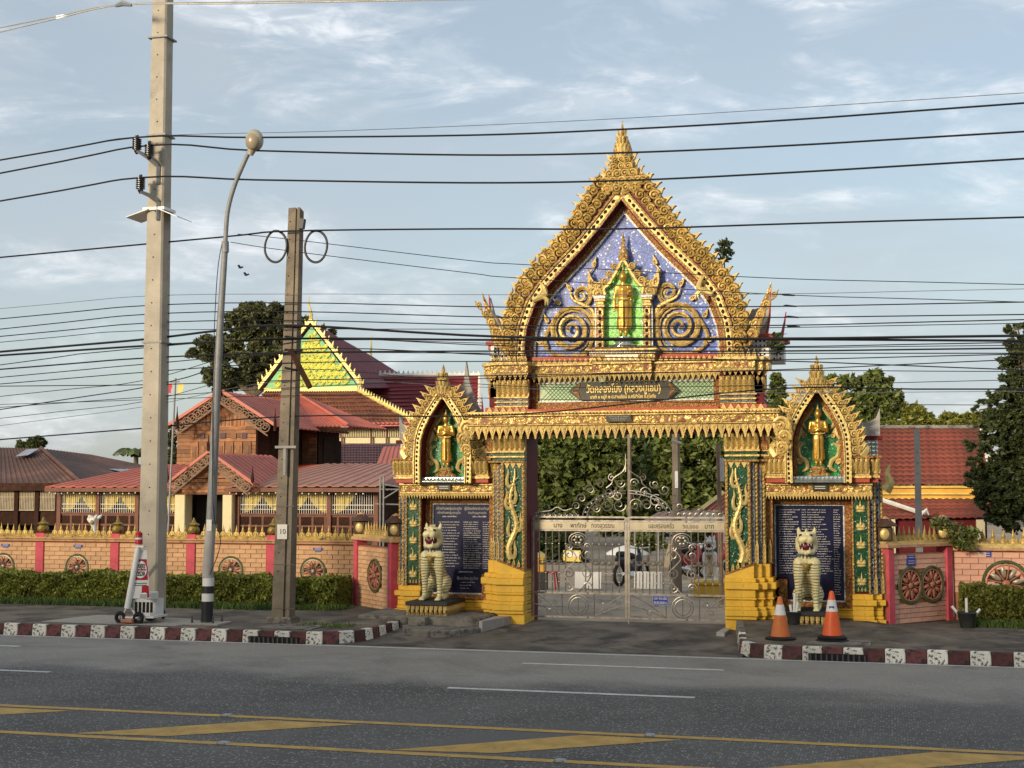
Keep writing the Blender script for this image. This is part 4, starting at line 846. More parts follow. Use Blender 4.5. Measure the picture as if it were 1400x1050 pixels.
# ------------------------------------------------------------------ side bays
SB = 3.41
for s in (-1, 1):
    sb = part('side_bay')
    def uu(a, b): return (min(s * a, s * b), max(s * a, s * b))
    gbox(*uu(2.58, 4.42), .72, 1.1, .25, 2.72).build('core', 'maroon', sb)
    bd = [(2.62 + .22, .60), (3.80, .60), (3.80, 2.26), (2.62, 2.26), (2.62, .98), (2.84, .98)]
    MB().prism(gpoly([(s * a, b) for a, b in bd]), FY + .68, FY + .72).build('donor_board', 'navy_board', sb)
    for a, b, c_, d in ((2.60, 3.82, 2.26, 2.285), (3.795, 3.82, .60, 2.26), (2.60, 2.625, .98, 2.26), (2.82, 3.82, .575, .60)): gbox(*uu(a, b), .655, .68, c_, d).build('silver_edge', 'white_mosaic', sb)
    for a, b, c_, d in ((2.5, 3.94, 2.285, 2.40), (3.82, 3.94, .46, 2.285), (2.5, 2.6, .96, 2.285), (2.66, 3.82, .46, .575), (2.66, 2.82, .575, .96)): gbox(*uu(a, b), .60, .72, c_, d).build('gilt_frame', 'gilt_red', sb, bevel=.01)
    # donor lettering: small unreadable lines
    def text_line(u_, z, wd, h=.012):
        m = MB(); x = u_
        while x < u_ + wd:
            a = random.uniform(.010, .03); hh = h * random.uniform(.6, 1.1); m.box(CX + x, CX + x + a, FY + .676, FY + .679, z, z + hh)
            if random.random() < .4: m.box(CX + x, CX + x + .006, FY + .676, FY + .679, z + hh + .004, z + hh + .010)
            x += a + random.choice((.004, .005, .006, .018))
        m.build('text_line', 'board_text', sb)
    if s < 0:
        put_text('สร้างกำแพงซุ้มประตูวัด', .07, 'board_text', sb, gp(-3.49, .677, 2.18), ext=.001, wid=.5); put_text('ผู้มีจิตศรัทธาร่วมทำบุญ', .07, 'board_text', sb, gp(-2.93, .677, 2.18), ext=.001, wid=.5)
        put_text('สร้างกำแพงซุ้มประตูวัด', .06, 'board_text', sb, gp(-3.49, .677, 2.10), ext=.001, wid=.46); put_text('ร่วมทำบุญถวายวัด', .06, 'board_text', sb, gp(-2.93, .677, 2.10), ext=.001, wid=.36)
        text_line(-3.62, 2.02, .26, .022); text_line(-3.02, 2.02, .26, .022)
        for i in range(17): wd = random.uniform(.2, .42); text_line(-3.49 - wd / 2, 1.92 - i * .052, wd)
        for i in range(22): text_line(-3.20, 1.92 - i * .041, random.uniform(.26, .34)); text_line(-2.82, 1.92 - i * .041, .14)
        put_text('ซุ้มประตูวัด', .07, 'board_text', sb, gp(-3.12, .677, .87), ext=.001, wid=.42)
        for i in range(3): text_line(-3.26, .79 - i * .055, .26 - .05 * i)
        MB().prism(gpoly([(-3.3, .985), (-3.0, .985), (-3.05, 1.0), (-3.25, 1.0)]), FY + .67, FY + .679).build('label_trim', 'white_mosaic', sb)
    else:
        for i in range(27):
            z = 2.18 - i * .043; text_line(2.68, z, random.uniform(.22, .40)); 
            if i < 9 or i % 4 == 0: text_line(3.08, z, .07)
            text_line(3.18 if i < 12 else 3.28, z, random.uniform(.2, .36))
        for i in range(37): text_line(3.63, 2.18 - i * .041, random.choice((.08, .10)))
    # lotus pilaster and redents at the outer side
    gbox(*uu(3.941, 4.256), .42, 1.1, .25, 2.72).build('pilaster_core', 'maroon', sb); gbox(*uu(4.257, 4.45), .8, 1.1, .25, 2.72).build('pilaster_core', 'maroon', sb)
    gbox(*uu(3.985, 4.215), .39, .5, .78, 2.42).build('green_panel', 'green_mosaic', sb)
    for a, b in ((3.945, 3.983), (4.217, 4.255)): gbox(*uu(a, b), .36, .5, .74, 2.42).build('gilt_border', 'gilt_fine', sb, bevel=.006); band_beads(sb, s * (a + b) / 2, .355, .76, 2.42, .07, .016)
    for i in range(5): put(LOTUS, 'lotus', sb, gp(s * 4.10, .385, .90 + i * .315), (0, 0, 0), (.185, .25, .215))
    for i in range(3): put(FLAME, 'flame_bud', sb, gp(s * (4.04 + .06 * i), .385, .785), (0, 0, 0), (.05, .12, .085))
    for ua, ub, v, mt in ((4.257, 4.31, .44, 'mirror_mosaic'), (4.31, 4.36, .48, 'gilt_fine'), (4.36, 4.42, .56, 'mirror_mosaic'), (4.42, 4.475, .60, 'gilt_fine')):
        gbox(*uu(ua + .001, ub), v, 1.1, .72, 2.70).build('redent', mt, sb, bevel=.006)
        if mt == 'gilt_fine':
            band_beads(sb, s * (ua + ub) / 2, v - .008, 1.1, 2.68, .07, .022)
            for q in range(3): put(FLAME, 'flame_foot', sb, gp(s * (ua + ub) / 2, v - .03, .74 + q * .09), (0, 0, 0), (.10, .2, .2))
        else:
            for i in range(14): put(bpy.data.meshes['hole_boss'], 'dark_boss', sb, gp(s * (ua + ub) / 2, v - .002, .85 + i * .13), (0, 0, 0), (.014, .01, .022))
    for z0, z1, pr in ((.22, .30, .08), (.30, .36, .04), (.36, .46, .03), (.46, .54, .03), (.54, .64, .08), (.64, .74, .02)):
        gbox(*uu(3.94, 4.27 + pr), .40 - pr, 1.1, z0, z1).build('footing_course', 'yellow_paint', sb, bevel=.012); gbox(*uu(4.272 + pr, 4.42 + pr), .52 - pr, 1.1, z0, z1 - .003).build('footing_course', 'yellow_paint', sb, bevel=.012)
        gbox(*uu(2.56, 3.94), .64 - pr * .5, 1.1, z0 * .6 + .11, z1 * .6 + .11).build('footing_course', 'yellow_paint', sb, bevel=.01)
    # lintel over the board
    gbox(*uu(2.42, 4.30), .22, 1.0, 2.50, 2.62).build('lintel', 'gilt', sb, bevel=.008); gbox(*uu(2.42, 4.32), .19, .9, 2.62, 2.66).build('fillet', 'gold', sb, bevel=.008); gbox(*uu(2.42, 4.31), .20, .9, 2.47, 2.50).build('fillet', 'gold', sb, bevel=.006)
    teeth(sb, *uu(2.42, 4.31), .215, 2.475, 36, .10)
    pq = gbox(*uu(3.30, 3.56), .16, .185, 2.53, 2.64).build('small_plaque', 'sign_black', sb)
    for z in (2.60, 2.565): text_me = MB().box(CX + s * 3.34, CX + s * 3.52, FY + .154, FY + .159, z - .008, z + .006).build('text_line', 'board_text', sb)
    # niche
    ni = part('side_niche')
    inn2 = [p.xy for p in resample([(a, b, 0) for a, b in ((.43, 2.66), (.44, 3.1), (.42, 3.45), (.36, 3.66), (.24, 3.9), (.12, 4.08), (0, 4.26))], .05)]
    def ou(p, t): return (s * SB + t * max(0, p.x), p.y)
    gbox(s * SB - .62, s * SB + .62, .55, 1.0, 2.66, 3.6).build('back_wall', 'maroon', ni)
    back = [(s * SB + t * p.x, p.y) for t, pth in ((1, inn2), (-1, inn2[::-1])) for p in pth]
    MB().prism(gpoly(back), FY + .38, FY + .56).build('green_back', 'niche_mosaic', ni)
    for t in (-1, 1):
        def strip2(d0, d1, v0, v1, name, mat):
            a, b = offs(inn2, d0), offs(inn2, d1); MB().prism(gpoly([ou(p, t) for p in a] + [ou(p, t) for p in b[::-1]]), FY + v0, FY + v1).build(name, mat, ni)
        strip2(-.004, .10, .06, .5, 'reveal', 'maroon'); strip2(-.07, -.006, .31, .379, 'gilt_border', 'gilt_red'); strip2(.0, .13, .0, .06, 'pierced_band', 'gold_pale'); strip2(.0, .022, -.03, 0, 'gilt_rib', 'gold'); strip2(.108, .13, -.03, 0, 'gilt_rib', 'gold')
        pb = resample([(p.x, p.y, 0) for p in offs(inn2, .065)], .085)
        for i, p in enumerate(pb[:-1]): d_ = pb[i + 1] - p; put(bpy.data.meshes['hole_boss'], 'dark_boss', ni, gp(s * SB + t * p.x, -.002, p.y), (0, -t * math.atan2(d_.y, d_.x), 0), (.03, .012, .022))
        rp = resample([(p.x, p.y, 0) for p in offs(inn2, .20)], .14)
        for i, p in enumerate(rp[4:], 4):
            put(KANOK, 'scroll', ni, gp(s * SB + t * p.x, .02, p.y), (0, t * R(25), 0), (.85 * t, 1.2, .85)); put(FLAME, 'flame_finial', ni, gp(s * SB + t * (p.x + .05), .04, p.y + .01), (0, t * R(48), 0), (.15 * t, .4, .19))
        # capital blocks each side with little nagas
        for a, b, c_, v in ((.52, .86, .30, 0), (.86, 1.0, .30, .12)):
            for z0, z1, pr, mt in ((2.665, 2.74, 0, 'red_paint'), (2.74, 2.79, .03, 'gold'), (2.79, 2.84, .0, 'gold'), (2.84, 3.08, -.01, 'gilt_red'), (3.08, 3.13, .07, 'gilt_red')): x0, x1 = sorted((s * SB + t * (a + .002), s * SB + t * (b + pr))); gbox(x0, x1, .10 + v - pr, .9, z0, z1).build('moulding', mt, ni, bevel=.006)
            for i in range(max(2, round((b - a) / .085))): put(PETAL, 'capital_petal', ni, gp(s * SB + t * (a + .05 + i * .082), .08 + v, 2.83), (0, 0, 0), (.19, .3, .26))
        q = gp(s * SB + t * .72, .10, 3.13)
        MB().tube(smooth_path([q, q + Vector((t * .08, 0, .12)), q + Vector((-t * .02, 0, .28)), q + Vector((t * .06, 0, .42)), q + Vector((t * .02, 0, .52))], 4), [.10, .10, .09, .085, .08, .07, .065, .06, .055, .05, .045, .04, .03, .025, .02, .012, .005], 7).build('naga_finial', 'gold_pale', ni)
        # roof end behind
        if t == s:
            x0, x1 = sorted((s * (SB + .72), s * (SB + 1.0))); gbox(x0, x1, .5, .8, 3.13, 3.42).build('lattice_box', 'lattice_white' if s < 0 else 'mirror_tile', ni, bevel=.008)
            if s < 0:
                for i in range(4):
                    for j in range(4): gbox(x0 + .04 + i * .065, x0 + .065 + i * .065, .494, .499, 3.17 + j * .065, 3.195 + j * .065).build('lattice_hole', 'shade_dark', ni)
            x0, x1 = sorted((s * (SB + .6), s * (SB + 1.08))); gbox(x0, x1, .46, .85, 3.42, 3.48).build('roof_slab', 'maroon', ni)
            MB().prism(gpoly([(s * (SB + a), b) for a, b in ((.4, 3.48), (1.04, 3.48), (1.05, 3.98), (.98, 3.8), (.85, 3.72), (.3, 3.74))]), FY + .55, FY + .65).build('roof_fin', 'pale_concrete', ni)
    for i in range(2): gbox(s * SB - .45 + i * .0, s * SB + .45, .12 - .08 * i, .55, 2.66 - .0, 2.78 - .06 * i).build('mirror_plinth', 'mirror_tile', ni, bevel=.01)
    for a, z, sc in ((0, 4.34, 1.0), (-.1, 4.30, .9), (.1, 4.30, .9), (0, 4.46, .8)): put(KANOK, 'scroll', ni, gp(s * SB + a, .0, z), (0, 0, 0), (sc if a >= 0 else -sc, 1.2, sc))
    MB().lathe([(.14, 0), (.155, .08), (.14, .2), (.08, .36), (.03, .46), (.035, .49), (.004, .6)], gp(s * SB, .06, 4.28), 12, .7).build('spire_bud', 'gilt_fine', ni)
    for z, n_ in ((4.32, 5), (4.45, 4), (4.56, 3)):
        for i in range(n_): a_ = R(-60 + 120 * i / (n_ - 1)); put(PETAL, 'spire_petal', ni, gp(s * SB + math.sin(a_) * .13 * (4.95 - z) / .6, .03 - math.cos(a_) * .08, z), (0, 0, a_), (.14, .12, .15))
    for t in (-1, 1):      # gold foliage round the figure
        for path in ([(.30, 2.86), (.20, 2.92), (.22, 3.05), (.32, 3.12), (.34, 3.28), (.24, 3.36)], [(.34, 3.15), (.38, 3.4), (.30, 3.55), (.34, 3.7)], [(.20, 3.6), (.28, 3.72), (.18, 3.84), (.08, 3.98)]):
            qq = smooth_path([gp(s * SB + t * a, .35, b) for a, b in path], 4); MB().tube(qq, [.042 * math.sin(math.pi * (.12 + .8 * i / len(qq))) for i in range(len(qq))], 6).build('tendril', 'gold_pale', ni)
        for a, b, ro in ((.30, 3.0, 40), (.33, 3.32, 30), (.24, 3.45, 10), (.36, 3.6, 20), (.14, 3.9, -20)): put(FLAME, 'flame_leaf', ni, gp(s * SB + t * a, .35, b), (0, t * R(ro), 0), (.13 * t, .2, .19))
    # weathered back spire
    if s < 0: MB().prism(gpoly([(s * SB + a, b) for a, b in ((.1, 4.2), (.28, 4.55), (.33, 4.95), (.40, 4.55), (.52, 4.2), (.75, 3.75), (.45, 3.5), (.1, 3.6))]), FY + .42, FY + .50).build('back_spire', 'pale_concrete', ni)
# ------------------------------------------------------------------ standing figures
def figure(label, loc, h, pose):
    t = thing('buddha_statue', label, 'statue', loc); x0, y0, z0 = loc; k = h
    zb_ = z0 + .17 * k
    def v(x, y, z, r): return (x0 + x * k, y0 + y * k, zb_ + z * k, r * k)
    m = MB()
    for sx in (-1, 1):
        chain(m, [v(sx * .045, -.055, .025, .022), v(sx * .04, .0, .03, .028), v(sx * .04, .01, .14, .030)])
        chain(m, [v(sx * .05, 0, .13, .036), v(sx * .052, 0, .22, .042), v(sx * .047, 0, .40, .052), v(sx * .046, 0, .50, .060), v(sx * .034, 0, .61, .046), v(sx * .05, 0, .72, .055), v(sx * .07, .0, .785, .046)])
        chain(m, [v(sx * .10, .02, .14, .018), v(sx * .08, .015, .30, .028)])
    chain(m, [v(0, 0, .13, .04), v(0, 0, .5, .07), v(0, 0, .61, .058), v(0, -.005, .74, .072)])
    chain(m, [v(0, 0, .80, .045), v(0, -.005, .88, .036)])
    m.ball(v(0, -.01, .945, 0)[:3], (.062 * k, .068 * k, .082 * k), 12, 10); m.ball(v(0, 0, 1.02, 0)[:3], (.038 * k, .038 * k, .035 * k), 10, 8)
    m.ball(v(0, -.066, .93, 0)[:3], (.010 * k, .014 * k, .02 * k), 6, 6)
    for sx in (-1, 1): m.ball(v(sx * .057, 0, .92, 0)[:3], (.01 * k, .014 * k, .034 * k), 6, 6)
    if pose == 'folded':
        for sx in (-1, 1): chain(m, [v(sx * .125, 0, .79, .042), v(sx * .155, -.01, .64, .036), v(sx * .03, -.105, .66 + .02 * sx, .026), v(-sx * .03, -.115, .68 + .02 * sx, .02)])
    else:
        chain(m, [v(-.105, 0, .785, .038), v(-.14, 0, .62, .03), v(-.14, -.02, .47, .023), v(-.135, -.03, .40, .02)])
        chain(m, [v(.105, 0, .785, .038), v(.14, .0, .64, .032), v(.105, -.09, .68, .024), v(.095, -.11, .76, .022), v(.092, -.11, .81, .012)])
        chain(m, [v(.125, .02, .62, .022), v(.10, .03, .40, .03), v(.11, .03, .17, .028)])
    remesh(m, 'body', 'gold_smooth', .013 * k, t, 3)
    MB().lathe([(.02, 0), (.028, .02), (.012, .06), (.003, .12)], v(0, 0, 1.02, 0)[:3], 8).build('flame_halo', 'gold', t)
    MB().tube([v(-.13, -.09, .60, 0)[:3], v(0, -.10, .575, 0)[:3], v(.13, -.09, .60, 0)[:3]], .012 * k, 6).build('belt', 'gold', t)
    MB().box(x0 - .016 * k, x0 + .016 * k, y0 - .095 * k, y0 - .06 * k, zb_ + .16 * k, zb_ + .58 * k).build('front_fold', 'gold_smooth', t, bevel=.004)
    MB().lathe([(.20, 0), (.21, .03), (.17, .05), (.13, .07), (.145, .10), (.16, .12), (.12, .14), (.11, .172)], (0, 0, 0), 18).build('lotus_base', 'gold', t) if False else None
    m = MB().lathe([(a * k, b * k) for a, b in ((.21, 0), (.215, .035), (.18, .05), (.13, .07), (.13, .09), (.165, .12), (.15, .14), (.11, .15), (.105, .172))], (x0, y0, z0), 18, .55); m.build('lotus_base', 'gilt_fine' if pose == 'folded' else 'mirror_tile', t)
    return t
figure('gold standing figure with one raised hand in the lime green gable niche', gp(0, .08, 5.10), 1.16, 'raised')
figure('gold standing figure with folded hands above the two-column donor board', gp(-SB, .22, 2.78), .97, 'folded')
figure('gold standing figure with folded hands above the board behind the cones', gp(SB, .22, 2.78), .97, 'folded')
# ------------------------------------------------------------------ guardian lions
def lion(label, loc, h, mats=('lion_hide', 'lion_cream'), ped=True):
    t = thing('guardian_lion', label, 'statue', loc); x0, y0, z0 = loc; k = h
    def v(x, y, z, r): return (x0 + x * k, y0 + y * k, z0 + z * k, r * k)
    v_full = v
    def v(x, y, z, r): return v_full(x * .82, y, z, r * .80)
    m = MB()
    for sx in (-1, 1):
        chain(m, [v(sx * .115, -.17, .62, .11), v(sx * .125, -.18, .48, .095), v(sx * .135, -.175, .32, .066), v(sx * .135, -.17, .16, .054), v(sx * .135, -.175, .07, .052)])
        chain(m, [v(sx * .14, -.17, .04, .048), v(sx * .145, -.26, .035, .045)])
        for dx in (-.032, 0, .032): chain(m, [v(sx * .145 + dx, -.28, .025, .026), v(sx * .145 + dx, -.315, .02, .020)])
        chain(m, [v(sx * .10, .16, .25, .13), v(sx * .15, .07, .20, .11), v(sx * .155, -.02, .13, .075), v(sx * .16, .08, .06, .055), v(sx * .17, -.06, .035, .045), v(sx * .17, -.10, .03, .042)])
    chain(m, [v(0, .20, .20, .13), v(0, .14, .32, .16), v(0, .02, .46, .155), v(0, -.10, .60, .15), v(0, -.13, .68, .13), v(0, -.15, .76, .105)])
    chain(m, [v(0, .30, .14, .05), v(0, .36, .26, .05), v(0, .33, .42, .045), v(0, .30, .5, .015)])
    v = v_full; body = remesh(m, 'body', mats[0], .016 * k, t, 3)
    # head
    v0 = v; hs_ = 1.16
    def v(x, y, z, r): return v0(x * hs_ * .86, (y + .15) * hs_ - .15, (z - .80) * hs_ + .815, r * hs_)
    hd_ = MB()
    hd_.ball(v(0, -.17, .89, 0)[:3], (.115 * k, .125 * k, .10 * k), 14, 10)
    chain(hd_, [v(0, -.15, .78, .085), v(0, -.16, .86, .1)])
    for sx in (-1, 1):
        chain(hd_, [v(sx * .055, -.20, .905, .06), v(sx * .045, -.29, .90, .048)])
        chain(hd_, [v(sx * .085, -.15, .80, .045), v(sx * .075, -.22, .765, .036), v(sx * .04, -.285, .765, .028)])
        chain(hd_, [v(sx * .085, -.13, .95, .035), v(sx * .105, -.12, 1.0, .022), v(sx * .105, -.13, 1.035, .01)])
        chain(hd_, [v(sx * .03, -.25, .965, .025), v(sx * .085, -.22, .97, .022)])
        chain(hd_, [v(sx * .10, -.14, .90, .04), v(sx * .115, -.13, .80, .03)])
    chain(hd_, [v(0, -.29, .925, .028), v(0, -.32, .915, .024)]); chain(hd_, [v(0, -.25, .755, .035), v(0, -.285, .755, .03)])
    for i in range(4): chain(hd_, [v(0, -.24 + .05 * i, .98, .018), v(0, -.25 + .06 * i, 1.02, .008)])
    remesh(hd_, 'head', mats[1], .012 * k, t, 2)
    MB().ball(v(0, -.225, .825, 0)[:3], (.092 * k, .10 * k, .072 * k), 10, 8).build('mouth', 'mouth_red', t)
    MB().ball(v(0, -.25, .795, 0)[:3], (.035 * k, .045 * k, .012 * k), 8, 6).build('tongue', 'moto_red', t)
    for sx in (-1, 1):
        MB().ball(v(sx * .066, -.268, .948, 0)[:3], .024 * k, 8, 6).build('eye', 'black_paint', t)
        for dx, zz_, up in ((.066, .868, -1), (.03, .866, -1), (.05, .785, 1)):
            MB().lathe([(.010 * k, 0), (.002 * k, up * .04 * k)] if up > 0 else [(.002 * k, -.04 * k), (.010 * k, 0)], v(sx * dx, -.30, zz_, 0)[:3], 6).build('fang', 'tooth_white', t)
    v = v0
    for i in range(9):
        a = R(-100 + 200 * i / 8); c = v(.112 * math.sin(a), -.135 - .095 * math.cos(a), .745, 0)[:3]; MB().tube([c, Vector(c) + Vector((0, -.01, -.06 * k))], [.03 * k, .004], 5).build('mane_tuft', 'teal_mane', t)
    nk = [v(.125 * math.sin(R(a)), -.14 - .122 * math.cos(R(a)), .655 - .05 * math.cos(R(a)), 0)[:3] for a in range(-110, 111, 20)]
    MB().tube(nk, .014 * k, 6).build('collar', 'urn_gold', t); MB().ball(v(0, -.275, .585, 0)[:3], (.035 * k, .02 * k, .045 * k), 8, 6).build('pendant', 'urn_gold', t)
    MB().tube([v(.0, -.25, .58, 0)[:3], v(.0, -.23, .50, 0)[:3]], [.03 * k, .008 * k], 6).build('tassel', 'urn_gold', t)
    return t
lL, lR = P(600, 820, 24.72), P(1106, 830, 24.62)
lion('cream striped guardian lion on the tall pedestal at the driveway steps', (lL.x, 24.55, .525), 1.29)
lion('cream striped guardian lion standing behind the two traffic cones', (lR.x, 24.4, .50), 1.29)
for (x, zb0, zt, lab) in ((lL.x, .285, .525, 'black and gold lotus pedestal by the driveway steps'), (lR.x, .27, .50, 'black and gold lotus pedestal half hidden behind traffic cones')):
    pd = thing('statue_pedestal', lab, 'pedestal', (x, 24.55, zb0)); y0, y1 = 23.98, 25.1; hw = .40
    MB().box(x - hw, x + hw, y0, y1, zt - .07, zt - .002).build('slab', 'pot_black', pd, bevel=.01); MB().box(x - hw + .06, x + hw - .06, y0 + .06, y1 - .06, zb0 - .03, zt - .07).build('body', 'pot_black', pd)
    for i in range(9):
        u_ = -hw + .05 + i * (2 * hw - .1) / 8
        for z, sc, fl in ((zt - .075, .11, -1), (zb0 + .0, .10, 1)): put(PETAL, 'petal', pd, (x + u_, y0 + .04, z), (R(180) if fl < 0 else 0, 0, 0), (.14, -.16 if fl < 0 else .16, sc)).data = PETAL
    for i in range(12):
        for z, sc, fl in ((zt - .075, .11, -1), (zb0, .10, 1)):
            put(PETAL, 'petal', pd, (x + hw - .04, y0 + .05 + i * .093, z), (R(180) if fl < 0 else 0, 0, R(90)), (.14, -.16 if fl < 0 else .16, sc))
# ------------------------------------------------------------------ iron gate leaves
GY = 25.0
def bar(m, a, b, r=.011): m.tube([a, b], r, 5)
def gate_leaf(x0, x1, label, text, hinge):
    t = thing('iron_gate_leaf', label, 'gate', ((x0 + x1) / 2, GY, .16)); zb_, zm, z1, zt = .225, .66, 1.72, 1.97
    for x in (x0, x1): MB().box(x - .022, x + .022, GY - .022, GY + .022, zb_, zt + .07).build('stile', 'bronze_steel', t)
    for z in (zb_, zm, z1 + .08, zt, zt + .07): MB().box(x0 + .022, x1 - .022, GY - .018, GY + .018, z - .016, z + .016).build('rail', 'bronze_steel', t)
    pl = MB().box(x0 + .03, x1 - .03, GY - .032, GY - .022, z1 + .095, zt - .018).build('name_plate', 'steel_plate', t)
    for (tx, fx, wd) in text: put_text(tx, .12, 'sign_black', pl, (lerp(x0, x1, fx), GY - .034, (z1 + zt) / 2 + .04), ext=.001, wid=wd, bold=.001)
    n = 14; L_ = x1 - x0
    for i in range(1, n):
        x = lerp(x0, x1, i / n)
        if hinge < 0 and i in (6, 7) or hinge > 0 and i in (7, 8): continue
        MB().tube([(x, GY, zm), (x, GY, z1 + .08)],   .012, 5).build('bar', 'bronze_steel', t)
        for z in (.86, 1.02, 1.55): MB().ball((x, GY, z), .018, 6, 4).build('knot', 'bronze_steel', t)
        if i < n - 1 and not (5 <= i <= 8):
            for d in (1, -1): c = Vector((x + L_ / n / 2, GY - .012, 1.22)); MB().tube([c + Vector((d * p[0] * .9 + d * .02, 0, p[2] + .0)) for p in spiral_pts(.8, .055, .015, 9, R(190))], .012, 4).build('x_scroll', 'bronze_steel', t)
    cx = lerp(x0, x1, .49 if hinge < 0 else .55)
    def scr(c, r, tn, a0, hand, rad=.011, name='scroll', n_=18): MB().tube([Vector(c) + Vector(p) for p in spiral_pts(tn, r, r * .15, n_, a0, hand)], rad, 5).build(name, 'bronze_steel', t)
    for r in (.17, .12): MB().tube([(cx + r * math.cos(a), GY - .01, 1.62 + r * .8 * math.sin(a)) for a in [i * math.pi / 12 for i in range(24)]], .009, 5, True).build('ring', 'bronze_steel', t)
    for k in range(6): MB().ball((cx + .06 * math.cos(k * R(60)), GY - .01, 1.62 + .06 * math.sin(k * R(60))), (.03, .01, .03), 6, 4).build('rosette', 'bronze_steel', t)
    for sx in (-1, 1):
        MB().tube(smooth_path([(cx + sx * a, GY - .01, z) for a, z in ((.02, .68), (.20, .90), (.24, 1.05), (.10, 1.2), (.03, 1.3), (.10, 1.42), (.20, 1.5))], 4), .011, 5).build('lyre', 'bronze_steel', t)
        for z, r, a in ((.78, .09, 0), (1.02, .10, 90), (1.36, .10, 180), (1.5, .07, 0)): scr((cx + sx * .17, GY - .01, z), r, 1.3, R(a), sx)
    cx2 = cx
    for r in (.19, .14): MB().tube([(cx2 + r * math.cos(a), GY, .44 + r * math.sin(a)) for a in [i * math.pi / 14 for i in range(28)]], .010, 5, True).build('ring', 'bronze_steel', t)
    MB().tube([(cx2, GY, zb_), (cx2, GY, zm)], .008, 4).build('bar', 'bronze_steel', t)
    for dx in (-.30, .30): MB().tube([(cx2 + dx, GY, zb_), (cx2 + dx, GY, zm)], .009, 4).build('bar', 'bronze_steel', t)
    for a, b in ((x0 + .04, cx2 - .31), (x1 - .04, cx2 + .31)):
        for zz0, zz1 in ((.64, .26), (.45, .25)): MB().tube(smooth_path([(a, GY, zz0), (lerp(a, b, .45), GY, lerp(zz0, zz1, .35)), (b, GY, zz1)], 5), .009, 5).build('sweep', 'bronze_steel', t)
        for q, z, r in ((.2, .50, .05), (.55, .34, .06), (.75, .5, .05), (.4, .58, .04)): scr((lerp(a, b, q), GY - .005, z), r, 1.2, q * 5, 1 if a < b else -1, .008)
    # crest
    mid = (x1 if hinge < 0 else x0); sg = -1 if hinge < 0 else 1
    for rad in (.80, .72): MB().tube([(mid + sg * rad * math.cos(a), GY, zt + .07 + rad * .60 * math.sin(a)) for a in [math.pi / 2 * i / 14 for i in range(15)]], .013, 5).build('crest_arch', 'bronze_steel', t)
    for i in range(1, 8): a = math.pi / 2 * i / 8; MB().ball((mid + sg * .76 * math.cos(a), GY, zt + .07 + .456 * math.sin(a)), .022, 6, 4).build('knot', 'bronze_steel', t)
    MB().tube(smooth_path([(mid + sg * a, GY, zt + b) for a, b in ((.0, 1.02), (.05, .90), (.22, .78), (.26, .68), (.36, .60))], 4), .012, 5).build('crest_ogee', 'bronze_steel', t)
    for dx, dz, r, a, h_ in ((.30, .45, .11, 0, 1), (.5, .30, .12, 60, 1), (.14, .40, .11, 120, -1), (.12, .22, .13, 0, 1), (.33, .22, .12, 200, -1), (.55, .16, .08, 0, 1), (.1, .62, .09, 0, 1), (.26, .72, .07, 90, -1), (.66, .50, .10, 180, 1), (.82, .34, .10, 200, 1), (.92, .20, .08, 180, 1), (.48, .60, .09, 150, 1)):
        scr((mid + sg * dx, GY, zt + .07 + dz), r, 1.35, R(a), h_ * sg, .0105)
    for i in range(8): scr((mid + sg * (.92 + i * .105), GY, zt + .115), .045, 1.1, R(0), sg, .011)
    MB().tube(smooth_path([(mid + sg * a, GY, zt + .07 + b) for a, b in ((1.0, .16), (1.15, .12), (1.28, .18), (1.4, .12), (1.55, .10), (1.72, .07))], 4), .010, 5).build('crest_wave', 'bronze_steel', t)
    if hinge < 0: MB().tube([(mid, GY, zt + .9), (mid, GY, zt + 1.22)], [.016, .004], 6).build('crest_spike', 'bronze_steel', t); MB().box(mid + .03, mid + .055, GY - .02, GY + .02, .13, zm).build('drop_bolt', 'bronze_steel', t)
    return t
gxm = CX - .01
gate_leaf(CX - 1.78, gxm - .025, 'bronze iron gate leaf hinged beside the two-column donor board side', (('นาง', .28, .16), ('พาทักษ์', .50, .30), ('ทองสุวรรณ', .76, .42)), -1)
gate_leaf(gxm + .025, CX + 1.78, 'bronze iron gate leaf carrying the small blue opening hours sign', (('และครอบครัว', .34, .46), ('๖๐,๐๐๐', .64, .28), ('บาท', .83, .16)), 1)
bs = thing('opening_hours_sign', 'small blue rectangular sign hung on the iron gate', 'sign', (P(903, 821, GY - .04).x, GY - .04, P(903, 828, GY).z))
c = P(903, 821, GY - .05); MB().box(c.x - .145, c.x + .145, c.y - .008, c.y, c.z - .085, c.z + .085).build('plate', 'sign_blue', bs); 
for a, b, c_, d in ((-.14, .14, .076, .081), (-.14, .14, -.081, -.076), (-.14, -.135, -.076, .076), (.135, .14, -.076, .076)): MB().box(c.x + a, c.x + b, c.y - .011, c.y - .008, c.z + c_, c.z + d).build('edge_line', 'white_paint', bs)
put_text('เวลา ปิด-เปิด', .06, 'white_paint', bs, (c.x, c.y - .010, c.z + .035), ext=.001, wid=.23, bold=.001); put_text('05.00-20.00 น.', .06, 'white_paint', bs, (c.x, c.y - .010, c.z - .040), ext=.001, wid=.24, bold=.001)
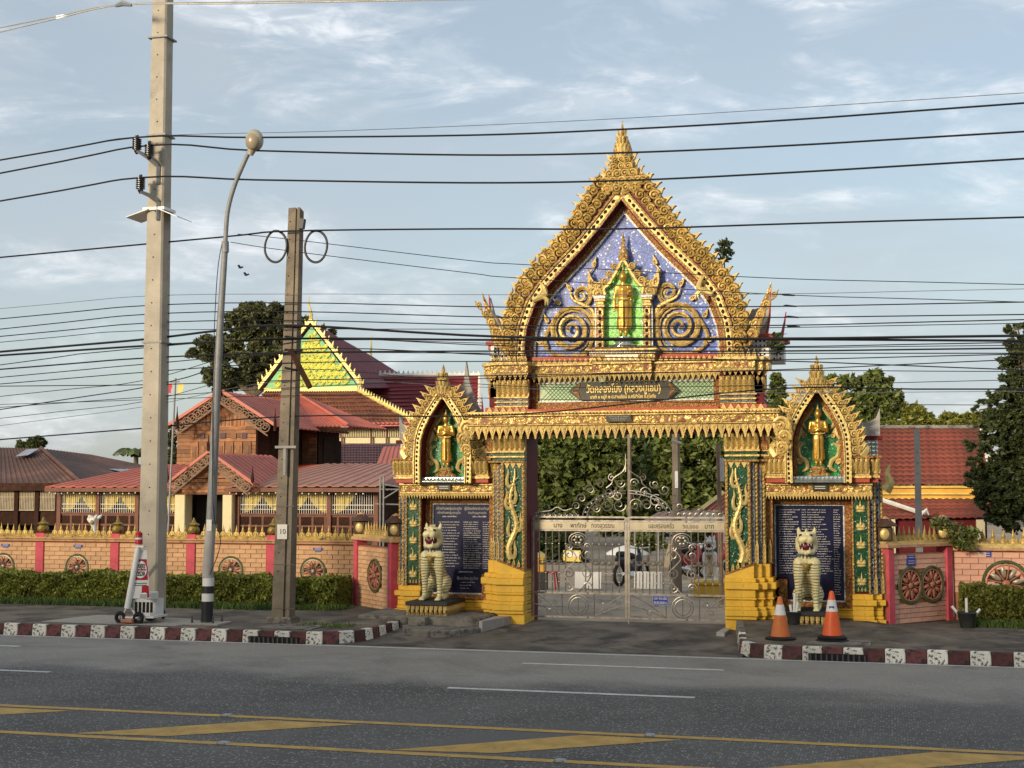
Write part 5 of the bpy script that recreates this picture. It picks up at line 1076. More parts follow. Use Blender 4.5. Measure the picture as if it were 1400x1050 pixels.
# ------------------------------------------------------------------ boundary walls
def wheel(parent, c, r, ax, mats, nsp=8, frame='wheel_green', name='dharma_wheel'):
    """spoked wheel in the plane spanned by ax (unit, horizontal) and z; faces -normal"""
    ax = Vector(ax); nn = Vector((ax.y, -ax.x, 0)); c = Vector(c)
    def q(a, rad, o=0): return c + ax * rad * math.cos(a) + Vector((0, 0, rad * math.sin(a))) + nn * o
    w = MB().tube([q(i * math.pi / 18, r, .01) for i in range(36)], r * .085, 6, True).build(name, frame, parent)
    m = MB(); m.add([q(i * math.pi / 12, r * .95, .004) for i in range(24)], [tuple(range(24))]); m.build('wheel_disc', 'wheel_dark', parent)
    MB().tube([q(i * math.pi / 14, r * .86, .015) for i in range(28)], r * .05, 5, True).build('wheel_rim', mats[0], parent)
    rot = Matrix((ax, -nn, Vector((0, 0, 1)))).transposed()
    for k in range(nsp):
        a = 2 * math.pi * k / nsp + .2
        MB().ball(q(a, r * .54, .02), (r * .27, .022, r * .115), 8, 5, rot @ Euler((0, -a, 0)).to_matrix()).build('spoke_petal', mats[1], parent)
        MB().tube([q(a + math.pi / nsp, r * .2, .015), q(a + math.pi / nsp, r * .84, .015)], r * .035, 4).build('spoke', mats[0], parent)
    MB().ball(q(0, 0, .02), (r * .18, .03, r * .18), 10, 5, rot).build('hub', mats[0], parent)
BRK = {}
def brick_face(parent, a, b, z0, z1, mat, bl=.275, bh=.105, skip=(), zlo=None):
    """bricks of a running bond laid proud of the wall core, from plan point a to b"""
    a, b = Vector((*a, 0)), Vector((*b, 0)); d = (b - a).normalized(); n = Vector((d.y, -d.x, 0)); L_ = (b - a).length; rz = math.atan2(d.y, d.x)
    row = 0; z = z1
    while z - bh >= z0 - .02:
        x = -(row % 2) * bl / 2
        while x < L_ - .02:
            x0, x1 = max(0, x), min(L_, x + bl); w_ = x1 - x0
            if w_ > .05:
                cx = (x0 + x1) / 2; zc = z - bh / 2
                if not any(((cx - sx) ** 2 + (zc - sz) ** 2) ** .5 < sr for sx, sz, sr in skip if sr) :
                    key = (mat, round(w_, 2))
                    if key not in BRK: BRK[key] = MB().cbox((0, 0, 0), (round(w_, 2) - .012, .03, bh - .011)).mesh('brick', mat)
                    put(BRK[key], 'brick', parent, a + d * cx + n * random.uniform(.004, .008) + Vector((0, 0, zc)), (0, 0, rz))
            x += bl
        z -= bh; row += 1
def finial_mesh():
    m = MB(); m.lathe([(.055, 0), (.065, .02), (.05, .05), (.03, .10), (.034, .12), (.012, .19), (.003, .25)], (0, 0, 0), 8, .6)
    for d in (-1, 1): m.ball((d * .045, 0, .045), (.03, .025, .05), 6, 4)
    m.prism([(-.075, 0), (.075, 0), (.06, .05), (0, .13), (-.06, .05)], -.02, .02); return m.mesh('finial', 'finial_gold')
FIN = finial_mesh()
def finial_row(parent, a, b, z, step=.15, sc=1., gap=()):
    pts = resample([(*a, 0), (*b, 0)], step); d = Vector((*b, 0)) - Vector((*a, 0)); rz = math.atan2(d.y, d.x)
    for i, p in enumerate(pts):
        if any(abs(p.x - g) < .16 for g in gap): continue
        put(FIN, 'finial', parent, (p.x, p.y, z), (0, random.uniform(-.04, .04), rz), sc * random.uniform(.93, 1.05))
WY = 27.0
wl = thing('boundary_wall', 'long orange brick boundary wall with pink pilasters and round wheels', 'wall', (-17, WY, .2))
xa, xb = -23.0, -10.35
MB().box(xa, xb, WY, WY + .18, .1, 1.40).build('wall_core', 'wall_mortar', wl)
pil = [-23.5, -21.7, -19.87, -18.03, -16.18, -14.36, -12.51]; whl = [-20.78, -18.95, -17.10, -15.24, -13.43, -11.56]
for x0, x1 in zip(pil, pil[1:] + [-10.35]):
    wx = [(w_ - (x0 + .12), .84, .20) for w_ in whl if x0 < w_ < x1]
    brick_face(wl, (x0 + .11, WY), (x1 - (.11 if x1 < -11 else 0), WY), .72, 1.375, 'wall_brick', .255, .094, wx)
for x in pil: MB().box(x - .10, x + .10, WY - .045, WY + .19, .15, 1.385).build('pilaster', 'pink_paint', wl, bevel=.008)
for x in whl: wheel(wl, (x, WY - .005, .84), .275, (1, 0, 0), ('wheel_pearl', 'wheel_copper'))
MB().box(xa, xb, WY - .07, WY + .24, 1.40, 1.45).build('cap_course', 'wall_plaster', wl, bevel=.01); MB().box(xa, xb, WY - .10, WY + .27, 1.45, 1.485).build('cap_course', 'wall_plaster', wl, bevel=.01); MB().box(xa, xb, WY - .02, WY + .2, 1.485, 1.56).build('gilt_rail', 'urn_gold', wl)
finial_row(wl, (xa, WY + .08), (xb, WY + .08), 1.545, .15, .98, pil)
for x in pil[1:]:
    MB().box(x - .10, x + .10, WY - .03, WY + .21, 1.485, 1.58).build('urn_plinth', 'pink_paint', wl)
    MB().lathe([(.07, 0), (.12, .05), (.125, .11), (.08, .17), (.12, .19), (.13, .205), (.05, .25), (.035, .29), (.01, .35)], (x, WY + .08, 1.58), 12).build('urn', 'urn_gold', wl)
for x in (-18.9, -17.08, -11.45):
    c = (x, WY - .03, 1.27); o = MB().prism([(x - .10, 1.29), (x - .12, 1.31), (x - .10, 1.33), (x + .10, 1.33), (x + .12, 1.31), (x + .10, 1.29), (x + .06, 1.25), (x - .06, 1.25)], WY - .03, WY - .022).build('blue_plaque', 'sign_blue', wl)
    for z in (1.312, 1.285): MB().box(x - .07, x + .07, WY - .034, WY - .031, z - .006, z + .006).build('text_line', 'board_text', o)
wr = thing('boundary_wall', 'pale pink brick boundary wall with a large half-hidden wheel above hedge', 'wall', (3.5, 26.6, .2))
WR = 26.6; MB().box(1.12, 7.5, WR, WR + .18, .1, 1.44).build('wall_core', 'wall_mortar', wr)
brick_face(wr, (1.13, WR), (5.0, WR), .70, 1.42, 'pink_brick', .28, .105, [(2.015 - 1.13, .86, .30)])
wheel(wr, (2.015, WR - .005, .86), .39, (1, 0, 0), ('wheel_copper', 'wheel_pearl'), 8); wheel(wr, (4.1, WR - .005, .86), .39, (1, 0, 0), ('wheel_copper', 'wheel_pearl'), 8)
MB().box(1.10, 7.5, WR - .07, WR + .24, 1.44, 1.50).build('cap_course', 'wall_plaster', wr, bevel=.01); MB().box(1.12, 7.5, WR - .02, WR + .2, 1.50, 1.57).build('gilt_rail', 'gold_pale', wr)
finial_row(wr, (1.3, WR + .08), (7, WR + .08), 1.56, .175, 1.15)
o = MB().box(1.52, 1.78, WR - .02, WR - .01, 1.33, 1.43).build('blue_plaque', 'sign_blue', wr)
for z in (1.40, 1.36): MB().box(1.55, 1.75, WR - .024, WR - .021, z - .008, z + .006).build('text_line', 'board_text', o)
# wing walls between gateway and boundary walls
def lantern(parent, c):
    x, y, z = c; MB().box(x - .13, x + .13, y - .13, y + .13, z, z + .26).build('lantern', 'lantern_brown', parent, bevel=.02)
    for dx, dy in ((0, -.134), (-.134, 0), (.134, 0)): MB().ball((x + dx, y + dy, z + .13), (.08 if dx == 0 else .02, .02 if dx == 0 else .08, .10), 8, 6).build('lantern_panel', 'gold_pale', parent); 
    MB().lathe([(.22, 0), (.21, .03), (.12, .10), (.10, .13), (.03, .17)], (x, y, z + .26), 12).build('lantern_roof', 'lantern_brown', parent); MB().lathe([(.12, 0), (.09, .04), (.02, .08)], (x, y, z + .36), 8).build('lantern_cap', 'wall_plaster', parent)
def wing(label, a, b, zt, mat, wheels, plaque=False):
    a3, b3 = Vector((*a, 0)), Vector((*b, 0)); d = (b3 - a3).normalized(); n = Vector((d.y, -d.x, 0)); L_ = (b3 - a3).length; rz = math.atan2(d.y, d.x)
    t = thing('wing_wall', label, 'wall', (a3 + b3) / 2 + Vector((0, 0, .2)))
    MB().cbox((a3 + b3) / 2 - n * .1 + Vector((0, 0, .1 + zt / 2 - .05)), (L_, .2, zt - .1), rz).build('wall_core', 'wall_mortar', t)
    pw = .16; sk = [(L_ * f - pw, .86, r * 1.02) for f, r in wheels]
    brick_face(t, (a3 + d * pw).xy, (b3 - d * pw).xy, .17, zt - .02, mat, .30, .085, sk)
    for p in (a3 + d * pw / 2, b3 - d * pw / 2): MB().cbox(p - n * .06 + Vector((0, 0, .1 + zt / 2)), (pw, .24, zt), rz).build('pilaster', 'pink_paint', t, bevel=.008)
    MB().cbox((a3 + b3) / 2 - n * .08 + Vector((0, 0, zt + .14)), (L_ + .12, .34, .07), rz).build('cap_course', 'wall_plaster', t, bevel=.012)
    MB().cbox((a3 + b3) / 2 - n * .08 + Vector((0, 0, zt + .20)), (L_ + .08, .24, .05), rz).build('gilt_rail', 'gold_pale', t)
    for f, r in wheels: wheel(t, a3 + d * L_ * f + n * .02 + Vector((0, 0, .86)), r, d, ('wheel_copper', 'wheel_copper'), 8, 'wheel_green')
    a2, b2 = a3 + d * .32 - n * .08, b3 - d * .32 - n * .08; finial_row(t, a2.xy, b2.xy, zt + .22, .14, 1.05)
    for p in (a3 + d * .08 - n * .08, b3 - d * .08 - n * .08): lantern(t, p + Vector((0, 0, zt + .225)))
    if plaque:
        p = a3 + d * L_ * .36 + n * .03
        for dz, w_, h_ in ((zt - .05, .20, .07), (zt - .15, .24, .13)):
            o = MB().cbox(p + Vector((0, 0, dz)), (w_, .01, h_), rz).build('blue_plaque', 'sign_blue', t)
            for k in (-.02, .02): MB().cbox(p + n * .008 + Vector((0, 0, dz + k)), (w_ * .7, .004, .012), rz).build('text_line', 'board_text', o)
    return t
wing('orange brick wing wall with one tall wheel beside the long hedge', (-10.42, 26.5), (-9.12, 25.15), 1.42, 'wall_brick', ((.55, .31),))
wing('stained pink brick wing wall with two wheels side by side', (-.06, 25.15), (1.06, 26.55), 1.42, 'pink_brick', ((.34, .31), (.68, .31)), True)
# ------------------------------------------------------------------ hedges
def hedge(label, x0, x1, y0, y1, z1, n, mat, sz=.035, z0=.2):
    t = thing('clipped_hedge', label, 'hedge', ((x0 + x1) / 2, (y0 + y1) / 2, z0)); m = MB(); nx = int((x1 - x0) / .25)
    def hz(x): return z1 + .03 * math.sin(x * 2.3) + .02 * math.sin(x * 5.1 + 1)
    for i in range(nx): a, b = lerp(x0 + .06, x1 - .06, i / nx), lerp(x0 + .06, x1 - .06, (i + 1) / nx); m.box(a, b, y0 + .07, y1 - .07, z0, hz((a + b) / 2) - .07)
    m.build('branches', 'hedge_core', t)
    x = RNG.uniform(x0, x1, n); q = RNG.random(n); sd_ = RNG.random(n) < .52
    z = np.where(sd_, RNG.uniform(z0 + .03, 1, n) * 0 + z0 + .04 + RNG.random(n) ** .9 * (z1 - z0 - .02), z1 + RNG.normal(size=n) * .02)
    y = np.where(sd_, y0 + np.abs(RNG.normal(size=n)) * .035, RNG.uniform(y0, y1, n)); y += .06 * np.clip((z - (z1 - .12)) / .12, 0, 1) ** 2 * sd_
    bump = .035 * np.sin(x * 7 + z * 9) + .03 * np.sin(x * 13.7 - z * 15); y += np.where(sd_, bump, 0); z += np.where(sd_, 0, .03 * np.sin(x * 2.3) + .02 * np.sin(x * 5.1 + 1) + bump * .5)
    e = np.where(RNG.random(n) < .5, x0, x1); m_ = RNG.random(n) < .06; x = np.where(m_, e, x); y = np.where(m_, RNG.uniform(y0, y1, n), y); z = np.where(m_, RNG.uniform(z0, z1, n), z)
    p = np.stack([x, y, z], 1); a = RNG.normal(size=(n, 3)); a[:, 2] += .6; a[:, 1] -= .5 * sd_; a /= np.linalg.norm(a, axis=1)[:, None]
    b = np.cross(a, RNG.normal(size=(n, 3))); b /= np.linalg.norm(b, axis=1)[:, None]; s_ = sz * (.6 + .8 * RNG.random(n))[:, None]
    vs = np.stack([p - a * s_, p + b * s_ * .5, p + a * s_, p - b * s_ * .5], 1).reshape(-1, 3); cards('foliage', mat, t, vs, n); return t
hedge('long dark green clipped hedge along the foot of the orange wall', -22.5, -10.5, 25.65, 26.5, .745, 62000, 'leaf_hedge')
hedge('yellowish green clipped hedge at the foot of the pink wall', 1.2, 6.5, 25.65, 26.35, .84, 30000, 'leaf_yellow', .033)
# ------------------------------------------------------------------ temple buildings beyond the wall
def ribbed(name, mat, parent, a, b, c, d, n=20, amp=.03, thick=.04):
    """ribbed roof sheet: a,b lower edge, c,d upper edge (c above b, d above a)"""
    a, b, c, d = map(Vector, (a, b, c, d)); nr = (b - a).cross(d - a).normalized()
    if nr.z < 0: nr = -nr
    m = MB(); lo = []; hi = []
    for i in range(n):
        for f, o in ((.0, 0), (.55, 0), (.65, amp), (.9, amp)): t = (i + f) / n; lo.append(a.lerp(b, t) + nr * o); hi.append(d.lerp(c, t) + nr * o)
    lo.append(b); hi.append(c); k = len(lo); vs = lo + hi + [v - nr * thick for v in lo] + [v - nr * thick for v in hi]
    fs = [(i, i + 1, k + i + 1, k + i) for i in range(k - 1)] + [(2 * k + i + 1, 2 * k + i, 3 * k + i, 3 * k + i + 1) for i in range(k - 1)] + [(i + 1, i, 2 * k + i, 2 * k + i + 1) for i in range(k - 1)] + [(k + i, k + i + 1, 3 * k + i + 1, 3 * k + i) for i in range(k - 1)] + [(0, k, 3 * k, 2 * k), (k - 1, 3 * k - 1, 4 * k - 1, 2 * k - 1)]
    return m.add(vs, fs).build(name, mat, parent, smooth=False)
def strut(parent, name, mat, a, b, r, n=4): return MB().tube([a, b], r, n).build(name, mat, parent)
def planks(parent, a, b, z0, z1, ph, mat, name='plank', th=.03, piece=1.6):
    a, b = Vector((a[0], a[1], 0)), Vector((b[0], b[1], 0)); d = b - a; L_ = d.length; d.normalize(); n = Vector((d.y, -d.x, 0)); rz = math.atan2(d.y, d.x); z = z0
    while z < z1 - .02:
        h = min(ph, z1 - z); x = 0; off = random.uniform(.4, piece)
        while x < L_ - .01:
            x1 = min(L_, x + off); off = piece * random.uniform(.7, 1.3)
            MB().cbox(a + d * (x + x1) / 2 + n * random.uniform(0, .012) + Vector((0, 0, z + h / 2)), (x1 - x - .01, th, h - .012), rz).build(name, mat, parent); x = x1
        z += ph
def bargeboard(parent, a, apex, b, mat, w=.16, th=.06, y=None):
    for p, q in ((a, apex), (b, apex)): 
        p, q = Vector(p), Vector(q); m = MB(); up_ = Vector((0, 0, w)); fr_ = Vector((0, -th, 0))
        m.add([p, q, q + up_, p + up_, p + fr_, q + fr_, q + up_ + fr_, p + up_ + fr_], [(0, 1, 2, 3), (7, 6, 5, 4), (0, 4, 5, 1), (1, 5, 6, 2), (2, 6, 7, 3), (3, 7, 4, 0)]); m.build('bargeboard', mat, parent)
def fretwork(parent, a, apex, b, drop, n=9):      # carved lace under a gable edge
    for p, q in ((a, apex), (b, apex)):
        p, q = Vector(p), Vector(q)
        for i in range(n):
            c = p.lerp(q, (i + .5) / n) + Vector((0, -.02, -drop * .45)); m = MB(); s_ = drop * .42
            m.tube([c + Vector((s_ * math.cos(t), 0, s_ * math.sin(t) * .9)) for t in [k * math.pi / 6 for k in range(12)]], .022, 4, True); m.tube([c + Vector(v) for v in spiral_pts(1.1, s_ * .6, s_ * .2, 8, i)], .02, 4); m.build('fretwork', 'carving', parent)
        strut(parent, 'fret_rail', 'carving', p + Vector((0, -.02, -drop)), q + Vector((0, -.02, -drop)), .025)
# --- low hall with yellow curtains
D = 40.0
pv = thing('assembly_pavilion', 'low pavilion with yellow curtains behind white grilles and faded red roof', 'building', (P(300, 700, D).x, D, .1))
def px(x, d=D): return P(x, 690, d).x
zE = 2.60; zF = 1.76; zS = 1.38
for x0, x1, rl in ((82, 243, 'red_roof'), (326, 515, 'faded_roof')):
    X0, X1 = px(x0), px(x1)
    MB().box(X0, X1, D + .35, D + 5, .1, 2.5).build('back_wall', 'teak_dark_and_shaded', pv)
    MB().box(X0, X1, D - .02, D + .1, zS - .9, zF - .04).build('panel_wall', 'brown_wood', pv)
    nb_ = max(3, round((X1 - X0) / .42))
    for i in range(nb_):
        for z0, z1 in ((zS + .02, zF - .10), (zS - .40, zS - .03)): xx = lerp(X0, X1, (i + .08) / nb_); MB().box(xx, lerp(X0, X1, (i + .92) / nb_), D - .012, D - .021, z0, z1).build('panel', 'teak_dark_and_shaded', pv)
    MB().box(X0, X1, D - .06, D + .04, zF - .04, zF).build('sill_rail', 'brown_wood', pv); MB().box(X0, X1, D - .06, D + .1, 2.42, 2.58).build('eave_beam', 'brown_wood', pv)
    npost = max(2, round((X1 - X0) / 1.55))
    for i in range(npost + 1): xx = lerp(X0, X1, i / npost); MB().box(xx - .07, xx + .07, D - .08, D + .08, .1, 2.5).build('post', 'brown_wood', pv)
    for i in range(npost):
        a, b = lerp(X0, X1, i / npost) + .09, lerp(X0, X1, (i + 1) / npost) - .09; g = MB(); k = int((b - a) / .075)
        for q in range(k + 1): xx = lerp(a, b, q / k); g.box(xx - .008, xx + .008, D - .03, D - .01, zF, 2.42)
        g.box(a, b, D - .032, D - .03, zF + .26, zF + .28); g.box(a, b, D - .032, D - .03, zF + .12, zF + .135); g.build('grille', 'grille_white', pv)
        bare = rl == 'faded_roof' and i == npost - 1
        for sx in (-1, 1):      # swagged curtain halves
            if bare and sx > 0: continue
            xs = (a, (a + b) / 2) if sx < 0 else ((a + b) / 2, b); c_ = MB(); n_ = 16; top = []; bot = []
            for q in range(n_ + 1):
                t = q / n_; xx = lerp(*xs, t); tt = t if sx < 0 else 1 - t; top.append(Vector((xx, D + .12 + .03 * math.sin(q * 2.1), 2.44))); bot.append(Vector((xx, D + .12 + .03 * math.sin(q * 2.1), lerp(zF + .02, 2.30, tt ** 2.2))))
            c_.add(top + bot, [(q, q + 1, n_ + 2 + q, n_ + 1 + q) for q in range(n_)]); c_.build('curtain', 'curtain', pv, smooth=True)
    ribbed('roof', rl, pv, (X0 - .2, D - .55, zE), (X1 + (.35 if rl == 'faded_roof' else 0), D - .55, zE + (.03 if rl == 'faded_roof' else 0)), (X1 + .1, D + 3.6, zE + .75), (X0 + 1.3, D + 3.6, zE + .75), round((X1 - X0) / .35), .03)
    MB().box(X0 - .2, X1 + .3, D - .58, D - .54, zE - .17, zE - .045).build('fascia', 'brown_wood', pv)
    for i in range(round((X1 - X0) / .22)): MB().ball((X0 + i * .22, D - .60, zE - .20 - .03 * abs(math.sin(i * .9))), .026, 6, 4).build('string_light', 'white_paint', pv)
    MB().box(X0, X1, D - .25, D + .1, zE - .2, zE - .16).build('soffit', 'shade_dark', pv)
X1 = px(515); ribbed('side_roof', 'faded_roof', pv, (X1 + .35, D - .55, zE + .02), (X1 + .5, D + 4, zE), (X1 + .1, D + 3.6, zE + .72), (X1 + .1, D + 3.4, zE + .74), 6, .02)
for i in range(11): MB().ball((X1 + .36, D - .4 + i * .35, zE - .10), .03, 6, 4).build('string_light', 'white_paint', pv)
# porch
a, b, ap = P(230, 662, D - .9), P(346, 662, D - .9), P(286, 619, D - .9)
MB().box(px(258), px(311), D + .5, D + .6, .1, 2.4).build('doorway', 'shade_dark', pv)
for x0, x1 in ((245, 259), (310, 323)): MB().box(px(x0), px(x1), D - .3, D + .2, .1, 2.35).build('porch_pillar', 'cream_wall', pv, bevel=.02)
MB().box(px(240), px(330), D - .35, D + .2, 2.35, 2.62).build('porch_beam', 'teak', pv)
planks(pv, (px(246), D - .4), (px(326), D - .4), 2.40, 2.85, .11, 'teak')
MB().prism([(a.x + .35, 2.86), (b.x - .35, 2.86), (ap.x, ap.z - .25)], D - .36, D - .30).build('porch_gable', 'teak', pv)
bargeboard(pv, a, ap, b, 'red_roof', .10); fretwork(pv, a + Vector((.15, 0, 0)), ap, b - Vector((.15, 0, 0)), .34, 8)
ribbed('porch_roof', 'red_roof', pv, a + Vector((0, .02, 0)), a + Vector((0, 4.5, 0)), ap + Vector((0, 4.5, 0)), ap + Vector((0, .02, 0)), 12); ribbed('porch_roof', 'red_roof', pv, b + Vector((0, .02, 0)), b + Vector((0, 4.5, 0)), ap + Vector((0, 4.5, 0)), ap + Vector((0, .02, 0)), 12)
for p in (a, ap, b): MB().lathe([(.05, 0), (.06, .1), (.02, .35), (.01, .5)], p + Vector((0, -.05, .05)), 6).build('gable_finial', 'teak_dark_and_shaded', pv)
for xx in (232, 346): c = P(xx, 664, D - .5); MB().box(c.x - .22, c.x + .22, c.y, c.y + .3, c.z - .22, c.z + .02).build('gutter_box', 'red_roof', pv)
# --- teak house
H0 = 46.0
hs = thing('teak_house', 'two storey teak house with red ribbed roofs and carved gable lace', 'building', (P(302, 700, H0).x, H0, .1))
xl, xr = P(242, 620, H0).x, P(350, 620, H0).x; zt = P(300, 584, H0).z; zbm = 2.4
yb = H0 + 6.5
MB().box(xl, xr, H0 + .06, yb, .1, zt).build('wall_core', 'teak_dark_and_shaded', hs)
planks(hs, (xl, H0), (xr, H0), zbm, zt + .05, .14, 'teak'); 
for i in range(7): w_ = (xr - xl - .7) / 7; x = xl + .55 + i * w_; MB().box(x + .03, x + w_ - .03, H0 - .06, H0 - .02, P(300, 646, H0).z, P(300, 604, H0).z).build('shutter', 'teak', hs); MB().box(x + .10, x + w_ - .10, H0 - .08, H0 - .061, P(300, 640, H0).z, P(300, 610, H0).z).build('shutter_panel', 'teak', hs)
for i in range(6): x = xl + .5 + i * .42; MB().box(x, x + .2, H0 - .05, H0 - .021, P(300, 600, H0).z, P(300, 592, H0).z).build('vent_pane', 'violet_tiles' if i % 2 else 'teak', hs)
planks(hs, (xr + .02, H0), (xr + .02, yb), zbm, zt, 2.2, 'teak_dark_and_shaded', 'side_board', piece=.3)  # shade of the side away from the sun is put into the board colour
a, b, ap = P(226, 586, H0 - .7), P(377, 581, H0 - .7), P(303, 536, H0 - .7); b = Vector((b.x, b.y, a.z + .02))
MB().prism([(xl, zt), (xr, zt), (ap.x, ap.z - .2)], H0 - .02, H0 + .1).build('gable_wall', 'teak', hs)
for i in range(14): x = lerp(xl + .7, xr - .5, i / 13); MB().box(x - .04, x + .04, H0 - .04, H0 - .021, zt + .05, zt + .42).build('gable_baluster', 'teak', hs)
bargeboard(hs, a, ap, b, 'red_roof', .12); fretwork(hs, a + Vector((.35, 0, .1)), ap, b - Vector((.3, 0, -.1)), .42, 9)
for q in (a, b): ribbed('roof', 'red_roof', hs, q + Vector((0, .03, .02)), q + Vector((0, 7, .02)), ap + Vector((0, 7, .02)), ap + Vector((0, .03, .02)), 18)
for p in (a + Vector((.5, 0, .15)), ap, b): MB().lathe([(.06, -.2), (.06, .1), (.02, .4), (.01, .6)], p + Vector((0, -.06, .05)), 6).build('gable_finial', 'teak_dark_and_shaded', hs)
# wing
W0 = 50.0; x0, x1 = P(345, 620, W0).x, P(433, 620, W0).x; y2 = x1 / (P(463, 620, 1).x)
zt2 = P(430, 583, W0).z
MB().box(x0, x1 - .02, W0 + .06, y2, .1, zt2).build('wing_core', 'teak_dark_and_shaded', hs); planks(hs, (x0, W0), (x1, W0), zbm, zt2, .14, 'teak')
for x in (P(410, 620, W0).x, P(421, 620, W0).x): MB().box(x - .22, x + .05, W0 - .06, W0 - .02, P(420, 632, W0).z, P(420, 592, W0).z).build('shutter', 'teak', hs)
planks(hs, (x1 + .01, W0 + .1), (x1 + .01, y2), 2.6, zt2, 2.0, 'teak_dark_and_shaded', 'side_board', piece=.35)  # wing side coloured dark to stand for the shade on it
for t in (.25, .65): yy = lerp(W0, y2, t); MB().box(x1 + .02, x1 + .06, yy, yy + .9, zt2 - 1.6, zt2 - .5).build('shutter', 'teak_dark_and_shaded', hs)  # shutter colour carries the same painted side shade
e0, e1 = P(330, 584, W0 - .6), P(476, 581, W0 - .6); e1.z = e0.z; r0, r1 = Vector((e0.x, W0 + 3.2, P(400, 536, W0 + 3.2).z)), Vector((P(400, 536, W0 + 3.2).x, W0 + 3.2, P(400, 536, W0 + 3.2).z))
ribbed('wing_roof', 'red_roof', hs, e0, e1, r1, r0, 26); ribbed('wing_roof', 'red_roof', hs, e1, Vector((e1.x + .3, y2 + .6, e1.z)), r1 + Vector((0, .05, 0)), r1, 12)
strut(hs, 'hip_cap', 'red_roof', e1 + Vector((0, 0, .04)), r1 + Vector((0, 0, .05)), .07); strut(hs, 'ridge_cap', 'red_roof', r0 + Vector((0, 0, .05)), r1 + Vector((0, 0, .05)), .08)
MB().box(e0.x, e1.x, W0 - .62, W0 - .56, e0.z - .2, e0.z - .05).build('fascia', 'teak_dark_and_shaded', hs)
# lower skirt roof of the house
q = [P(360, 655, 44.5), P(515, 655, 44.5), P(440, 636, 48.5), P(375, 636, 48.5)]; ribbed('skirt_roof', 'red_roof', hs, *q, 22); q = [P(515, 655, 44.5), P(520, 650, 50), P(445, 636, 50), P(440, 636, 48.5)]; ribbed('skirt_roof', 'red_roof', hs, *q, 8)
# --- ordination hall
HY = 70.0
hl = thing('ordination_hall', 'temple hall with yellow green scrollwork gable and steep maroon roof', 'building', (P(450, 650, HY).x, HY, .1))
gl, gr_, gt = P(362, 531, HY), P(489, 531, HY), P(426, 446, HY)
MB().prism([(gl.x, gl.z), (gr_.x, gl.z), (gt.x, gt.z)], HY, HY + .2).build('gable_panel', 'gable_green', hl)
rows = 8
for r_ in range(rows):
    z = lerp(gl.z + .25, gt.z - .6, r_ / (rows - 1)); hw = (gr_.x - gl.x) / 2 * (1 - (z - gl.z) / (gt.z - gl.z)) - .15; n_ = max(1, int(2 * hw / .44))
    for i in range(n_):
        u_ = (i - (n_ - 1) / 2) * .44; m = MB().tube([Vector((gt.x + u_, HY - .04, z)) + Vector(v) for v in spiral_pts(1.4, .20, .04, 14, 0, 1 if u_ > 0 else -1)], .062, 4); m.build('gable_scroll', 'gable_yellow', hl)
        MB().ball((gt.x + u_ + .22, HY - .03, z + .2), (.10, .05, .13), 6, 4).build('gable_leaf', 'gable_yellow', hl)
MB().box(gl.x, gr_.x, HY - .1, HY + .1, gl.z - .25, gl.z).build('gable_sill', 'hall_gold', hl)
bargeboard(hl, (gl.x - .3, HY - .05, gl.z - .1), (gt.x, HY - .05, gt.z + .2), (gr_.x + .3, HY - .05, gl.z - .1), 'hall_gold', .25, .15)
for t in [i / 12 for i in range(13)]:
    for e, sx in ((gl, -1), (gr_, 1)): c = Vector((e.x + sx * .3, HY - .1, e.z)).lerp(Vector((gt.x, HY - .1, gt.z + .2)), t) + Vector((0, 0, .2)); MB().prism([(c.x - .07, c.z), (c.x + .07, c.z), (c.x + sx * .1, c.z + .28)], c.y - .05, c.y + .05).build('bai_raka', 'hall_gold', hl)
MB().tube(smooth_path([Vector((gt.x, HY - .1, gt.z + .3)), Vector((gt.x + .02, HY - .2, gt.z + .8)), Vector((gt.x - .08, HY - .25, gt.z + 1.2)), Vector((gt.x - .02, HY - .3, gt.z + 1.6))], 4), [.12, .11, .1, .09, .08, .07, .06, .055, .05, .04, .03, .02, .01], 5).build('chofa', 'hall_gold', hl)
ry = 92.0; R0 = Vector((gt.x, HY - .1, gt.z + .2)); R1 = P(507, 487, ry); Lr0 = Vector((gr_.x + .3, HY - .1, gl.z - .1)); Lr1 = Vector((P(575, 530, ry).x, ry, P(560, 530, ry).z))
R1 = Vector((P(507, 487, ry).x, ry, P(507, 487, ry).z))
ribbed('roof', 'maroon_roof', hl, Lr0, Lr1, R1, R0, 30, .05); Ll0 = Vector((gl.x - .3, HY - .1, gl.z - .1)); ribbed('roof', 'maroon_roof', hl, Ll0, Ll0 + (R1 - R0), R1, R0, 30, .05)
MB().tube([R1 + Vector((0, 0, 0)), R1 + Vector((.05, 0, 1.6))], [.1, .02], 5).build('ridge_spike', 'hall_gold', hl)
ribbed('cross_roof', 'crimson_roof', hl, P(470, 600, 74), P(664, 586, 74), P(656, 514, 80), P(505, 514, 80), 1, .0)
for i in range(1, 15):
    t = i / 15; a = P(470, 600, 74).lerp(P(505, 514, 80), t); b = P(664, 586, 74).lerp(P(656, 514, 80), t); strut(hl, 'tile_course', 'crimson_roof', a + Vector((0, -.05, .03)), b + Vector((0, -.05, .03)), .045)
strut(hl, 'ridge_cap', 'white_plaster', P(503, 513, 80), P(657, 513, 80), .12, 5); strut(hl, 'verge_cap', 'white_plaster', P(657, 513, 79.9), P(655, 590, 74), .14, 5)
for i in range(24): c = P(507 + i * 6.4, 511, 80); MB().prism([(c.x - .09, c.z), (c.x + .09, c.z), (c.x, c.z + .22)], c.y - .04, c.y + .04).build('ridge_tooth', 'white_plaster', hl)
ribbed('lean_roof', 'brown_tiles', hl, P(330, 580, 66), P(572, 580, 66), P(489, 535, 69.6), P(362, 535, 69.6), 40, .05)
